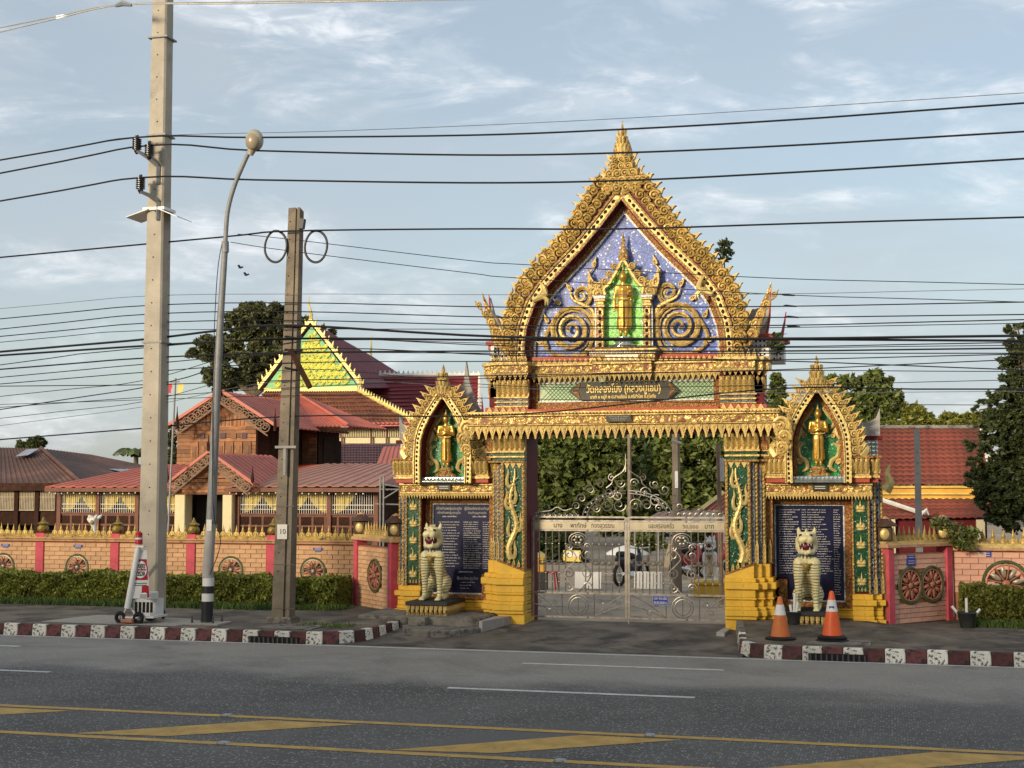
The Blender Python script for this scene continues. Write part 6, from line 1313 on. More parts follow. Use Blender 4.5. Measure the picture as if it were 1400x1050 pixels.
for i in range(1, 8): t = i / 8; strut(hl, 'tile_course', 'brown_tiles', P(330, 580, 66).lerp(P(362, 535, 69.6), t) + Vector((0, -.04, .06)), P(572, 580, 66).lerp(P(489, 535, 69.6), t) + Vector((0, -.04, .06)), .05)
strut(hl, 'hip_trim', 'hall_gold', P(490, 534, 69.5), P(570, 577, 66), .13, 5)
for i in range(22): c = P(490, 534, 69.5).lerp(P(568, 576, 66), i / 21); MB().prism([(c.x - .06, c.z), (c.x + .06, c.z), (c.x + .02, c.z + .3)], c.y - .06, c.y + .06).build('bai_raka', 'hall_gold', hl)
for c in (P(491, 528, 69), P(568, 570, 66)): MB().tube([c, c + Vector((.1, 0, .25)), c + Vector((.02, 0, .6))], [.14, .1, .02], 5).build('naga_tip', 'hall_gold', hl)
def hb(x0, x1, y0, y1, d, name, mat, th=.1): a, b = P(x0, y1, d), P(x1, y0, d); return MB().box(a.x, b.x, d, d + th, a.z, b.z).build(name, mat, hl)
hb(330, 572, 577, 585, 66.05, 'fascia', 'plastic_red'); hb(400, 560, 585, 612, 67.2, 'hall_wall', 'cream_wall', .2)
hb(460, 560, 586, 598, 67.1, 'grille_back', 'canvas', .05)
for i in range(40): c = P(462 + i * 2.4, 592, 67.05); MB().box(c.x - .02, c.x + .02, c.y - .02, c.y, c.z - .2, c.z + .2).build('grille_bar', 'cream_wall', hl)
for x in (466, 506, 527): hb(x, x + 2, 585, 612, 67.0, 'post', 'brown_wood')
vr = thing('tiled_roof_shed', 'shed with violet tiled roof beside the teak house', 'building', (P(500, 650, 60).x, 60, .1))
ribbed('roof', 'violet_tiles', vr, P(455, 640, 58), P(600, 640, 58), P(600, 609, 62), P(455, 609, 62), 36, .04)
for i in range(1, 9): t = i / 9; strut(vr, 'tile_course', 'violet_tiles', P(455, 640, 58).lerp(P(455, 609, 62), t) + Vector((0, -.03, .04)), P(600, 640, 58).lerp(P(600, 609, 62), t) + Vector((0, -.03, .04)), .035)
strut(vr, 'ridge_cap', 'violet_tiles', P(455, 609, 62), P(600, 609, 62), .1); MB().box(P(470, 650, 60).x, P(600, 650, 60).x, 60, 60.3, .1, P(500, 638, 60).z).build('wall', 'shade_dark', vr)
orr = thing('orange_roof_shed', 'lean shed with bright orange ribbed roof beside scaffold tubes', 'building', (P(535, 660, 42).x, 43, .1))
ribbed('roof', 'red_roof', orr, P(505, 660, 42), P(620, 655, 42), P(600, 608, 47), P(524, 611, 47), 14); MB().box(P(520, 660, 42.5).x, P(600, 660, 42.5).x, 43, 46, .1, P(530, 655, 42).z).build('wall', 'teak_dark_and_shaded', orr)
# scaffold
sc_ = thing('scaffold', 'rusty tube scaffold standing by the lamp-topped wing wall', 'scaffold', (P(526, 690, 36).x, 36, .1))
for x in (520, 524.5): strut(sc_, 'upright', 'galvanised', Vector((P(x, 690, 36).x, 36, .1)), P(x, 652, 36), .025, 6)
for (xa_, ya_), (xb_, yb_) in (((524, 682), (560, 660)), ((519, 669), (560, 669)), ((512, 689), (560, 690)), ((524, 662), (560, 668))): strut(sc_, 'brace', 'galvanised', P(xa_, ya_, 36), P(xb_, yb_, 36.2), .02, 6)
# --- rusty roofed hall at the far side
rh = thing('rusty_roof_hall', 'old open hall with rusty brown hipped roof and slatted sides', 'building', (P(60, 700, 44).x, 44, .1))
E_ = 44.0; a, b = P(-120, 662, E_), P(112, 660, E_); r0, r1 = P(-60, 611, 49), P(56, 613, 49)
ribbed('roof', 'rust_roof', rh, a, b, r1, r0, 30, .02); b2 = P(240, 645, 54); ribbed('roof', 'rust_roof', rh, b, b2, P(125, 622, 56), r1, 16, .02)
for p0_, p1_ in ((P(56, 612, 48.9), P(110, 659, 43.9)),): strut(rh, 'hip_cap', 'rust_roof', p0_, p1_, .08)
MB().add([P(22, 627, 47.2) + Vector((0, -.08, .08)), P(40, 625, 47.2) + Vector((0, -.08, .08)), P(55, 616, 48.4) + Vector((0, -.08, .08)), P(38, 617, 48.4) + Vector((0, -.08, .08))], [(0, 1, 2, 3)]).build('roof_patch', 'zinc', rh)
MB().add([P(150, 645, 49.3) + Vector((.05, -.1, .1)), P(205, 655, 49.3) + Vector((.05, -.1, .1)), P(192, 644, 53) + Vector((.05, -.1, .1)), P(150, 643, 51) + Vector((.05, -.1, .1))], [(0, 1, 2, 3)]).build('roof_patch', 'zinc', rh)
MB().box(a.x, b.x, E_ - .05, E_ + .02, 2.45, 2.72).build('fascia', 'teak_dark_and_shaded', rh); MB().box(a.x, P(105, 690, E_).x, E_ + 1.2, E_ + 6, .1, 2.5).build('interior', 'shade_dark', rh)
for i in range(6):
    xx = P(-60 + i * 28, 690, E_ + .3).x; MB().box(xx - .09, xx + .09, E_ + .2, E_ + .4, .1, 2.5).build('post', 'teak_dark_and_shaded', rh)
    g = MB(); x2 = P(-60 + (i + 1) * 28, 690, E_ + .3).x; k = 13
    for q_ in range(1, k): xq = lerp(xx, x2, q_ / k); g.box(xq - .02, xq + .02, E_ + .25, E_ + .29, 1.72, 2.5)
    g.box(xx, x2, E_ + .24, E_ + .25, 2.2, 2.23); g.box(xx, x2, E_ + .24, E_ + .25, 1.72, 1.76); g.build('slat_screen', 'slat_beige', rh)
    MB().box(xx + .1, x2 - .1, E_ + .28, E_ + .33, 1.2, 1.68).build('rail_panel', 'teak_dark_and_shaded', rh)
# --- red tiled hall on the other side of the gateway
RY = 45.0
rt_ = thing('red_tiled_hall', 'temple hall with two tiers of weathered red clay tiles and gold frieze', 'building', (P(1275, 690, RY).x, RY, .1))
def tiles(lo0, lo1, hi1, hi0, rows, cols):
    lo0, lo1, hi1, hi0 = map(Vector, (lo0, lo1, hi1, hi0))
    for r_ in range(rows):
        t0, t1 = r_ / rows, (r_ + 1.12) / rows; a, b = lo0.lerp(hi0, t0), lo1.lerp(hi1, t0); c, d = lo1.lerp(hi1, min(1.02, t1)), lo0.lerp(hi0, min(1.02, t1)); up_ = Vector((0, -.05, .06))
        m = MB(); L1 = []; L2 = []
        for i in range(cols * 4 + 1):
            t = i / (cols * 4); o = Vector((0, 0, .035 * abs(math.sin(math.pi * i / 4)))); L1.append(a.lerp(b, t) + up_ + o); L2.append(d.lerp(c, t) + o)
        k = len(L1); m.add(L1 + L2 + [v - Vector((0, 0, .06)) for v in L1], [(i, i + 1, k + i + 1, k + i) for i in range(k - 1)] + [(2 * k + i, 2 * k + i + 1, i + 1, i) for i in range(k - 1)]); m.build('tile_course', 'clay_tile', rt_, smooth=False)
tiles(P(1120, 664, RY), P(1356, 662, RY), P(1340, 586, RY + 3.2), P(1130, 586, RY + 3.2), 13, 24)
tiles(P(1110, 712, RY - 1.6), P(1364, 708, RY - 1.6), P(1356, 683, RY - .1), P(1115, 683, RY - .1), 6, 26)
strut(rt_, 'ridge_cap', 'stained_concrete', P(1128, 585, RY + 3.2), P(1342, 585, RY + 3.2), .10, 5); strut(rt_, 'verge_cap', 'white_plaster', P(1343, 584, RY + 3.1), P(1358, 662, RY - .05), .09, 5)
a, b = P(1118, 683, RY + .1), P(1354, 664, RY + .1); MB().box(a.x, b.x, RY + .1, RY + .4, a.z, b.z).build('gold_frieze', 'ochre', rt_)
for y_ in (666, 675, 682): a, b = P(1118, y_ + .8, RY), P(1354, y_ - .8, RY); MB().box(a.x, b.x, RY - .02, RY + .1, a.z, b.z).build('frieze_fillet', 'hall_gold', rt_)
MB().box(P(1120, 715, RY).x, P(1350, 715, RY).x, RY + .5, RY + 5, .1, 2.5).build('wall', 'maroon', rt_); MB().box(P(1130, 712, RY).x, P(1345, 712, RY).x, RY - 1.4, RY - 1.3, .1, P(1200, 708, RY - 1.4).z - .05).build('lower_wall', 'maroon', rt_)
for x in (1218, 1285, 1340): c = P(x, 700, RY - 1.5); MB().box(c.x - .12, c.x + .12, RY - 1.6, RY - 1.4, .1, 1.62).build('pillar', 'cream_wall', rt_)
strut(rt_, 'naga_rail', 'white_plaster', P(1205, 683, RY - 2), P(1262, 702, RY - 2), .07, 6); MB().tube([P(1262, 702, RY - 2), P(1267, 697, RY - 2), P(1270, 704, RY - 2)], [.09, .07, .02], 6).build('naga_head', 'white_plaster', rt_)
c = P(1215, 660, 30); MB().tube(smooth_path([P(1211, 672, 30), P(1217, 660, 30), P(1213, 648, 30), P(1217, 634, 30)], 3), [.12, .12, .11, .1, .09, .08, .06, .05, .03, .01], 6).build('naga_tip', 'gold_pale', rt_)
cp = thing('concrete_post', 'slim grey concrete post standing before the red tiled roof', 'post', (P(1256, 710, 34).x, 34, .1)); c0 = cp.location
MB().prism([(c0.x - .085, .1), (c0.x + .085, .1), (c0.x + .065, P(1256, 587, 34).z), (c0.x - .065, P(1256, 587, 34).z)], 33.92, 34.08).build('shaft', 'pale_concrete', cp)
for i in range(3): MB().cbox((c0.x, 33.915, 3.4 - i * .25), (.02, .01, .02)).build('bolt_hole', 'shade_dark', cp)
# flag mast
fm = thing('flag_mast', 'thin mast with small red and yellow flags by the teak house', 'flagpole', (P(240, 700, 39).x, 38.5, .1)); xm = fm.location.x
strut(fm, 'mast', 'galvanised', Vector((xm, 38.5, .1)), P(240, 517, 38.5), .035, 6); c = P(240, 522, 38.5); strut(fm, 'yard', 'galvanised', c + Vector((-.18, 0, 0)), c + Vector((.14, 0, 0)), .02)
for dx, mt in ((-.22, 'flag_red'), (.16, 'flag_yellow')):
    m = MB(); vs = [(c.x + dx + (.02 * math.sin(j * 2)) - .09 + .18 * i, 38.5 + .02 * math.sin(i + j), c.z - .05 - j * .1) for j in range(4) for i in (0, 1)]; m.add(vs, [(2 * j, 2 * j + 1, 2 * j + 3, 2 * j + 2) for j in range(3)]); m.build('flag', mt, fm)
# winged figure by the hall
wf = thing('winged_statue', 'small white winged horse figure behind the wall finials', 'statue', (P(128, 722, 33).x, 33, .1)); c = P(128, 712, 33); m = MB()
chain(m, [(c.x, 33, c.z - .14, .07), (c.x - .02, 33, c.z, .09), (c.x - .05, 33, c.z + .08, .06), (c.x - .10, 32.95, c.z + .12, .045)]); chain(m, [(c.x - .1, 33, c.z - .02, .05), (c.x - .14, 33, c.z + .04, .06)]); 
for s_ in (-1, 1): chain(m, [(c.x + .04, 33 + s_ * .05, c.z + .02, .04), (c.x + .12, 33 + s_ * .1, c.z + .10, .05), (c.x + .17, 33 + s_ * .12, c.z + .16, .02)])
chain(m, [(c.x + .02, 33, c.z - .12, .06), (c.x + .02, 33, .2, .06)]); remesh(m, 'body', 'fig_white', .02, wf, 2); MB().ball((c.x, 32.93, c.z - .04), (.06, .03, .07), 8, 6).build('harness', 'urn_gold', wf); MB().box(c.x - .15, c.x + .15, 32.85, 33.15, .1, c.z - .3).build('plinth', 'white_plaster', wf)
# ------------------------------------------------------------------ yard seen through the gate
def person_free(): pass
for i, (pxx, w_) in enumerate(((804, 37), (886, 38))):
    g0 = G(pxx, 807, .1); t = thing('white_panel_sign', ('blank white panel sign on the yard beside the yellow shrine' if i == 0 else 'slatted white panel sign on the yard before the parked motorcycles'), 'sign', (g0.x, g0.y, .1)); hw = w_ / 2 * g0.y / 1900; hh = 23 * g0.y / 1900
    MB().cbox((g0.x, g0.y, .14 + hh / 2), (hw * 2, .03, hh), rx=-.12).build('panel', 'white_paint', t); 
    for d in (-1, 1): strut(t, 'leg', 'white_paint', Vector((g0.x + d * hw * .8, g0.y + .1, .1)), Vector((g0.x + d * hw * .8, g0.y + .02, .14 + hh)), .02)
    if i: [MB().cbox((g0.x - hw + (k + .5) * hw / 4, g0.y - .03, .14 + hh / 2), (.02, .02, hh * .9), rx=-.12).build('slat', 'grille_white', t) for k in range(8)]
def motorcycle(label, x, y, rz, mat):
    t = thing('motorcycle', label, 'motorcycle', (x, y, .1), 'parked motorcycles')
    for d in (-.6, .6):
        wm = MB().tube([(x + d, y + .0 + .0 * a, .1 + .28) + Vector((0, 0, 0)) if False else Vector((x + d + .25 * math.cos(a), y, .38 + .25 * math.sin(a))) for a in [k * math.pi / 10 for k in range(20)]], .045, 6, True).build('tyre', 'black_rubber', t); MB().ball((x + d, y, .38), (.07, .06, .07), 8, 6).build('hub', 'chrome', t)
        for k in range(5): a = k * 1.256; strut(t, 'spoke', 'chrome', Vector((x + d, y, .38)), Vector((x + d + .23 * math.cos(a), y, .38 + .23 * math.sin(a))), .012)
    m = MB(); chain(m, [(x + .55, y, .42, .05), (x + .42, y, .85, .06), (x + .35, y, 1.0, .05)]); chain(m, [(x + .38, y, .75, .11), (x + .1, y, .5, .12), (x - .15, y, .55, .14), (x - .5, y, .75, .12), (x - .75, y, .78, .06)]); remesh(m, 'body', mat, .03, t, 2)
    m = MB(); chain(m, [(x + .05, y, .82, .09), (x - .3, y, .86, .11), (x - .65, y, .90, .08)]); remesh(m, 'seat', 'black_rubber', .03, t, 2)
    MB().tube([(x + .28, y - .34, 1.05), (x + .36, y, 1.0), (x + .28, y + .34, 1.05)], .02, 6).build('handlebar', 'chrome', t); MB().ball((x + .45, y, .95), (.08, .08, .09), 8, 6).build('headlight', 'white_paint', t)
    MB().ball((x - .1, y, .38), (.2, .13, .14), 8, 6).build('engine', 'chrome', t); strut(t, 'exhaust', 'chrome', Vector((x - .05, y - .14, .32)), Vector((x - .7, y - .16, .42)), .045, 6)
    for o in list(t.children):
        o.location = Euler((0, 0, rz)).to_matrix() @ o.location; o.rotation_euler.z += rz
    return t
motorcycle('dark parked motorcycle below the white parasol', G(855, 803, .1).x, 35.2, R(70), 'moto_black')
motorcycle('red parked motorcycle beside the slatted white panel sign', G(915, 795, .1).x + .35, 38.2, R(60), 'moto_red')
motorcycle('red and black parked motorcycle by the yard lion', G(945, 790, .1).x + .5, 39.0, R(15), 'moto_red')
ps = thing('parasol', 'white market parasol standing above the dark motorcycle', 'umbrella', (P(858, 780, 38).x, 38, .1)); c = P(858, 752, 38)
MB().lathe([(.62, -.12), (.60, -.08), (.35, .06), (.05, .14)], (c.x, 38, c.z), 10).build('canopy', 'fig_white', ps); strut(ps, 'pole', 'galvanised', Vector((c.x, 38, .1)), Vector((c.x, 38, c.z + .1)), .03, 6)
bn = thing('yellow_banner_sign', 'cream and yellow board standing against the plants in the yard', 'sign', (P(782, 790, 40).x, 40, .1)); c = P(782, 760, 40); MB().box(c.x - .26, c.x + .26, 39.98, 40.02, c.z - .16, c.z + .16).build('board', 'flag_yellow', bn); MB().box(c.x - .22, c.x + .22, 39.96, 39.975, c.z - .02, c.z + .12).build('inset', 'paper', bn); [strut(bn, 'leg', 'galvanised', Vector((c.x + d, 40, .1)), Vector((c.x + d, 40, c.z)), .02) for d in (-.2, .2)]
ys_ = thing('yellow_shrine', 'small yellow spirit shrine lantern beside the red gate jamb', 'shrine', (P(739, 790, 33).x, 33, .1)); c = P(739, 768, 33)
MB().box(c.x - .15, c.x + .15, 32.85, 33.15, .1, c.z - .25).build('stand', 'pot_black', ys_); MB().box(c.x - .12, c.x + .12, 32.88, 33.12, c.z - .25, c.z + .1).build('body', 'ochre', ys_, bevel=.02); MB().lathe([(.16, 0), (.12, .08), (.02, .15)], (c.x, 33, c.z + .1), 4).build('roof', 'hall_gold', ys_)
stl = thing('plastic_stool', 'red plastic stool next to the yellow spirit shrine', 'stool', (P(750, 800, 33).x, 33.2, .1)); c = stl.location
MB().box(c.x - .15, c.x + .15, 33.05, 33.35, .50, .54).build('seat', 'plastic_red', stl, bevel=.01); [strut(stl, 'leg', 'plastic_red', Vector((c.x + a * .17, 33.2 + b * .17, .1)), Vector((c.x + a * .12, 33.2 + b * .12, .5)), .02) for a in (-1, 1) for b in (-1, 1)]
yl = P(972, 795, 32.0); lion('white and gold lion on a yellow block inside the yard', (yl.x, 32.0, .46), .95, ('fig_white', 'fig_white'))
yb_ = thing('statue_pedestal', 'yellow painted block carrying the white yard lion', 'pedestal', (yl.x, 32.0, .1)); MB().box(yl.x - .36, yl.x + .36, 31.6, 32.5, .1, .39).build('block', 'yellow_paint', yb_, bevel=.02); MB().box(yl.x - .40, yl.x + .40, 31.56, 32.54, .39, .455).build('cap', 'yellow_paint', yb_, bevel=.01)
for x, top, d, lab, r_ in ((925, 592, 33.0, 'thick concrete pole inside the yard carrying a bracket', .10), (861, 596, 46.0, 'thin far concrete pole among the yard trees', .07)):
    t = thing('yard_pole', lab, 'utility pole', (P(x, 800, d).x, d, .1)); MB().tube([(P(x, 700, d).x, d, .1), (P(x, 700, d).x, d, P(x, top - 20, d).z)], [r_ * 1.15, r_ * .9], 6).build('shaft', 'old_concrete', t)
    if d < 40: c = P(925, 650, d); MB().box(c.x - .02, c.x + .05, d - .14, d - .1, c.z - .3, c.z + .1).build('meter', 'white_paint', t); strut(t, 'bracket', 'galvanised', P(918, 602, d - .1), P(932, 606, d - .1), .03)
cn = thing('tarp_canopy', 'low brown tarpaulin canopy with pale end over parked motorcycles', 'canopy', (P(930, 780, 42).x, 42, .1))
ribbed('tarp', 'tarp_brown', cn, P(860, 722, 41), P(945, 715, 41), P(960, 697, 44), P(900, 700, 44), 6, .02); ribbed('pale_sheet', 'canvas', cn, P(925, 716, 40.5), P(1002, 716, 40.5), P(985, 697, 44), P(950, 700, 44), 5, .02)
for x in (868, 900, 990): strut(cn, 'post', 'galvanised', Vector((P(x, 720, 41.2).x, 41.2, .1)), P(x, 718, 41.2), .03, 6)
MB().add([P(905, 785, 43), P(995, 785, 43), P(985, 735, 43.5), P(915, 738, 43.5)], [(0, 1, 2, 3)]).build('back_sheet', 'canvas', cn)
fr_ = thing('far_shrine_roof', 'small far shrine with red roof and gold ridge trim', 'building', (P(985, 720, 50).x, 50, .1))
ribbed('roof', 'clay_tile', fr_, P(945, 703, 50), P(1040, 700, 50), P(1040, 672, 53), P(985, 676, 53), 12, .04); strut(fr_, 'ridge_trim', 'hall_gold', P(955, 699, 50), P(988, 674, 53), .1); MB().box(P(965, 700, 51).x, P(1040, 700, 51).x, 51, 53, .1, P(990, 702, 51).z).build('wall', 'maroon', fr_)
hw_ = thing('hanging_bell_frame', 'tall gold and white frame standing just beyond the gateway jamb', 'shrine', (P(988, 780, 30).x, 30, .1)); strut(hw_, 'post', 'carving', Vector((P(985, 700, 30).x, 30, .1)), P(982, 608, 30), .05, 6); MB().cbox(P(987, 642, 30), (.08, .08, .5)).build('banner', 'fig_white', hw_)
# ------------------------------------------------------------------ street furniture
def cone(label, g, mat, base, h=.72):
    t = thing('traffic_cone', label, 'traffic cone', g, 'traffic cones at the kerb'); x, y, z = g
    if base == 'round': MB().lathe([(.25, 0), (.26, .02), (.22, .04), (.23, .07), (.20, .09), (.17, .10)], g, 16).build('base', 'black_rubber', t); z0 = .10
    else: MB().lathe([(.24, 0), (.24, .025), (.16, .05)], g, 16).build('base', 'black_rubber', t); z0 = .05
    def r_(q): return lerp(.155, .035, q)
    for nm, q0, q1, mt in (('lower_shell', 0, .55, mat), ('white_band', .551, .82, 'white_paint'), ('upper_shell', .821, 1.0, mat)):
        pr = [(r_(q0) + (.004 if nm == 'white_band' else 0), z0 + q0 * (h - z0)), (r_(q1) + (.004 if nm == 'white_band' else 0), z0 + q1 * (h - z0))]
        if q1 == 1.0: pr += [(.028, h + .012), (.012, h + .02)]
        MB().lathe(pr, g, 18).build(nm, mt, t)
    return t
gA, gB = G(1067, 874, .2), G(1138, 877, .2)
cone('faded orange traffic cone without thick base, next to the driveway corner', (gA.x, gA.y, walk_z(gA.x, gA.y)), 'cone_old', 'flat', .65); cB = cone('bright orange traffic cone on a stacked black rubber base', (gB.x, gB.y, walk_z(gB.x, gB.y)), 'cone_orange', 'round', .76)
MB().cbox((gB.x, gB.y - .078, .2 + .53), (.075, .006, .035), rx=.16).build('stencil', 'sign_blue', cB)
def pot(label, g, s_, sticks):
    t = thing('planter_pot', label, 'pot', g); MB().lathe([(.10 * s_, 0), (.15 * s_, .22 * s_), (.17 * s_, .24 * s_), (.15 * s_, .26 * s_), (.13 * s_, .22 * s_)], g, 12).build('pot', 'pot_black', t)
    for dx, lean_, hh in sticks: strut(t, 'white_pipe', 'white_paint', Vector(g) + Vector((dx * .4, 0, .1)), Vector(g) + Vector((dx + lean_, 0, hh)), .024, 8)
    return t
g1 = P(1322, 853, 25.1); pot('black pot holding three splayed white pipes by the hedge end', (g1.x, 25.1, .2), 1.05, ((-.1, -.14, .36), (0, 0, .50), (.1, .12, .32))); g2 = G(1087, 852, .27); pot('black pot with upright white pipes beside the lion pedestal', (g2.x, 24.0, walk_z(g2.x, 24)), .8, ((-.05, 0, .32), (.03, 0, .52), (.08, 0, .36)))
g3 = G(224, 826, .2); pot('black pot with one leaning white pipe behind the checkpoint sign', (g3.x, 24.9, .2), .9, ((0, .10, .55),))
# wheeled checkpoint sign
ta = G(172, 852, .2); ck = thing('checkpoint_sign', 'white wheeled checkpoint sign with red bands leaning by the tall pole', 'sign', (ta.x, ta.y, .2))
X0, Y0 = ta.x, 22.05
def cpt(px_, py_, d=Y0): return P(px_, py_, d)
top = cpt(188, 738); fb = cpt(174, 838); fb.z = .30; rb = cpt(207, 833, Y0 + .75); rb.z = .36
lean_leg = MB().tube([cpt(174, 832, Y0 - .12), cpt(189, 748, Y0 + .02)], [.055, .05], 10).build('front_tube', 'white_paint', ck)
MB().tube([cpt(189, 748, Y0 + .02), cpt(196, 800, Y0 + .55), rb], .03, 6).build('rear_tube', 'white_paint', ck)
pax = Vector((math.cos(R(22)), math.sin(R(22)), 0)); pdn = Vector((0, -.12, -1)); pc = cpt(195, 752, Y0 + .06)
pn = [pc - pax * .07, pc + pax * .07, pc + pax * .19 + pdn * .84, pc - pax * .19 + pdn * .84]
pnm = MB(); nrm = (pn[1] - pn[0]).cross(pn[3] - pn[0]).normalized(); nrm = nrm if nrm.y < 0 else -nrm
pnm.add(pn + [p - nrm * .02 for p in pn], [(0, 1, 2, 3), (7, 6, 5, 4), (0, 4, 5, 1), (1, 5, 6, 2), (2, 6, 7, 3), (3, 7, 4, 0)]); pnm.build('sign_panel', 'white_paint', ck)
def onp(u, v, o=.004): a_ = pn[0].lerp(pn[1], u); b_ = pn[3].lerp(pn[2], u); return a_.lerp(b_, v) + nrm * o
def pquad(name, mat, u0, u1, v0, v1, o=.004): MB().add([onp(u0, v0, o), onp(u1, v0, o), onp(u1, v1, o), onp(u0, v1, o)], [(0, 1, 2, 3)]).build(name, mat, ck)
pquad('red_band', 'sign_red', .05, .95, .19, .62); pquad('red_band', 'sign_red', .62, .98, .74, .98)
def pdisc(name, mat, r, o): MB().add([onp(.5 + r * 1.0 * math.cos(a), .405 + r * .42 * math.sin(a), o) for a in [k * math.pi / 12 for k in range(24)]], [tuple(range(24))]).build(name, mat, ck)
pdisc('disc_ring', 'sign_red', .50, .006); pdisc('disc', 'white_paint', .42, .009); pquad('disc_bar', 'sign_red', .14, .86, .395, .425, .012)
ang = math.atan2((pn[1] - pn[0]).y, (pn[1] - pn[0]).x)
for tx, v, wd in (('หยุด', .33, .13), ('ตรวจ', .485, .14)):
    o = put_text(tx, .13, 'sign_black', ck, onp(.5, v, .013), wid=wd, ext=.001, bold=.004); o.rotation_euler = (R(83), 0, ang)
for v in (.68, .72): pquad('text_line', 'sign_black', .1, .9, v, v + .016)
pquad('lower_plate', 'white_paint', .02, .98, .64, .76, .002)
cap = cpt(190, 735); MB().lathe([(.065, 0), (.065, .10), (.06, .11), (.06, .20), (.02, .23)], cap + Vector((0, 0, -.12)), 10).build('red_beacon', 'sign_red', ck); MB().lathe([(.068, .0), (.068, .03)], cap + Vector((0, 0, -.03)), 10).build('beacon_band', 'white_paint', ck); MB().cbox(cpt(190, 747, Y0), (.22, .08, .03)).build('top_bracket', 'white_paint', ck)
# truck-like body
bx0, by0 = cpt(196, 840, Y0 + .1), Y0 - .02
m = MB(); m.box(bx0.x - .13, bx0.x + .20, by0, by0 + .02, .33, .62); m.box(bx0.x - .13, bx0.x + .20, by0 + .45, by0 + .47, .33, .62); m.build('cage_side', 'white_paint', ck)
for i in range(5): xx = bx0.x - .11 + i * .075; MB().box(xx + .012, xx + .062, by0 - .008, by0 - .001, .40, .58).build('cage_slot', 'shade_dark', ck)
MB().box(bx0.x - .10, bx0.x + .12, by0 - .006, by0 + .44, .60, .74).build('cab', 'white_paint', ck, bevel=.02); MB().box(bx0.x + .0, bx0.x + .1, by0 - .012, by0 - .007, .64, .72).build('cab_window', 'zinc', ck)
MB().box(bx0.x - .16, bx0.x + .26, by0, by0 + .5, .30, .335).build('deck', 'white_paint', ck)
def wh(c, r=.105):
    o = MB().tube([Vector(c) + Vector((r * .72 * math.cos(a), 0, r * .72 * math.sin(a))) for a in [k * math.pi / 9 for k in range(18)]], r * .34, 6, True).build('wheel', 'black_rubber', ck); MB().ball(c, (.03, .03, .03), 8, 6).build('wheel_hub', 'zinc', ck)
f0 = cpt(160, 846, Y0 - .15); f1 = cpt(187, 847, Y0 - .1)
for c in ((f0.x, Y0 - .05, .305), (f1.x, Y0 - .05, .305), (cpt(204, 842, Y0 + .5).x, Y0 + .5, .305), (cpt(219, 840, Y0 + .75).x, Y0 + .75, .305)): wh(c)
MB().tube([(f0.x, Y0 - .05, .305), (f1.x, Y0 - .05, .305)], .018, 6).build('axle', 'white_paint', ck)
for q in ((f0.x + .04, .34), (f1.x - .04, .34)): strut(ck, 'fork', 'white_paint', Vector((q[0], Y0 - .03, q[1])), cpt(175, 827, Y0), .016, 6)
MB().box(f0.x + .07, f1.x - .06, Y0 - .16, Y0 + .02, .225, .285).build('bumper_block', 'wheel_copper', ck, bevel=.01); strut(ck, 'fork', 'white_paint', cpt(200, 815, Y0 + .4), cpt(219, 840, Y0 + .75), .02, 6); strut(ck, 'fork', 'black_paint', cpt(202, 815, Y0 + .4), Vector((cpt(204, 842, Y0 + .5).x, Y0 + .5, .305)), .03, 6)
# ------------------------------------------------------------------ trees and plants
def pt(x, y, d): p = P(x, y, d); return p
def ptree(name, label, d, base_px, lobes, mat, count, ls, **k):
    b = Vector((P(base_px, 690, d).x, d, .1)); bl = []
    for (x, y, rx_, rz_) in lobes: c = P(x, y, d); bl.append((c.x - b.x, 0, c.z - b.z, rx_ * d / 1900 * 1.02, rx_ * d / 1900 * .8, rz_ * d / 1900))
    return tree(name, label, b, max(q[2] for q in bl), bl, mat, count, ls, **k)
ptree('rain_tree', 'large dark spreading tree rising behind the teak house', 88, 345, ((345, 440, 40, 26), (295, 478, 40, 22), (330, 505, 60, 26), (380, 480, 42, 32), (400, 440, 26, 20), (370, 425, 34, 16), (300, 520, 30, 16), (270, 480, 20, 9), (445, 452, 16, 8)), 'leaf_olive', 30000, .26, trunk_r=.5, clumps=130)
ptree('leafy_tree', 'dense olive green tree seen through the gateway by the red jamb', 58, 790, ((770, 640, 60, 50), (820, 620, 50, 40), (760, 700, 50, 40), (840, 680, 40, 50), (730, 610, 40, 40), (795, 590, 60, 25)), 'leaf_mid', 26000, .19, group='trees behind the gate', trunk_r=.25, clumps=120)
ptree('leafy_tree', 'bright green tree seen through the gateway behind the thick yard pole', 60, 930, ((930, 640, 50, 50), (975, 625, 45, 45), (900, 690, 45, 40), (960, 690, 50, 40), (945, 590, 50, 25), (1010, 600, 30, 40)), 'leaf_mid', 24000, .19, group='trees behind the gate', trunk_r=.25, clumps=120)
ptree('leafy_tree', 'dark tree filling the gap between two lighter gateway trees', 70, 865, ((870, 620, 40, 50), (860, 680, 45, 40), (880, 590, 50, 30), (850, 590, 30, 20)), 'leaf_dark', 14000, .22, group='trees behind the gate', trunk_r=.25, clumps=80)
ptree('leafy_shrub', 'low leafy shrub by the path inside the gate', 45, 770, ((750, 728, 24, 40), (775, 740, 22, 24), (786, 765, 16, 16), (748, 770, 18, 16)), 'leaf_dark', 9000, .10, trunk_r=.06, clumps=40, cat='shrub')
ptree('leafy_shrub', 'spiky shrub beside the brown tarpaulin canopy', 46, 885, ((880, 738, 16, 16), (896, 728, 12, 12), (905, 745, 10, 10)), 'leaf_mid', 3000, .11, trunk_r=.05, clumps=24, cat='shrub')
ptree('leafy_shrub', 'dark shrub behind the white yard lion', 42, 950, ((948, 745, 16, 24), (962, 730, 12, 14)), 'leaf_dark', 3500, .09, trunk_r=.05, clumps=24, cat='shrub')
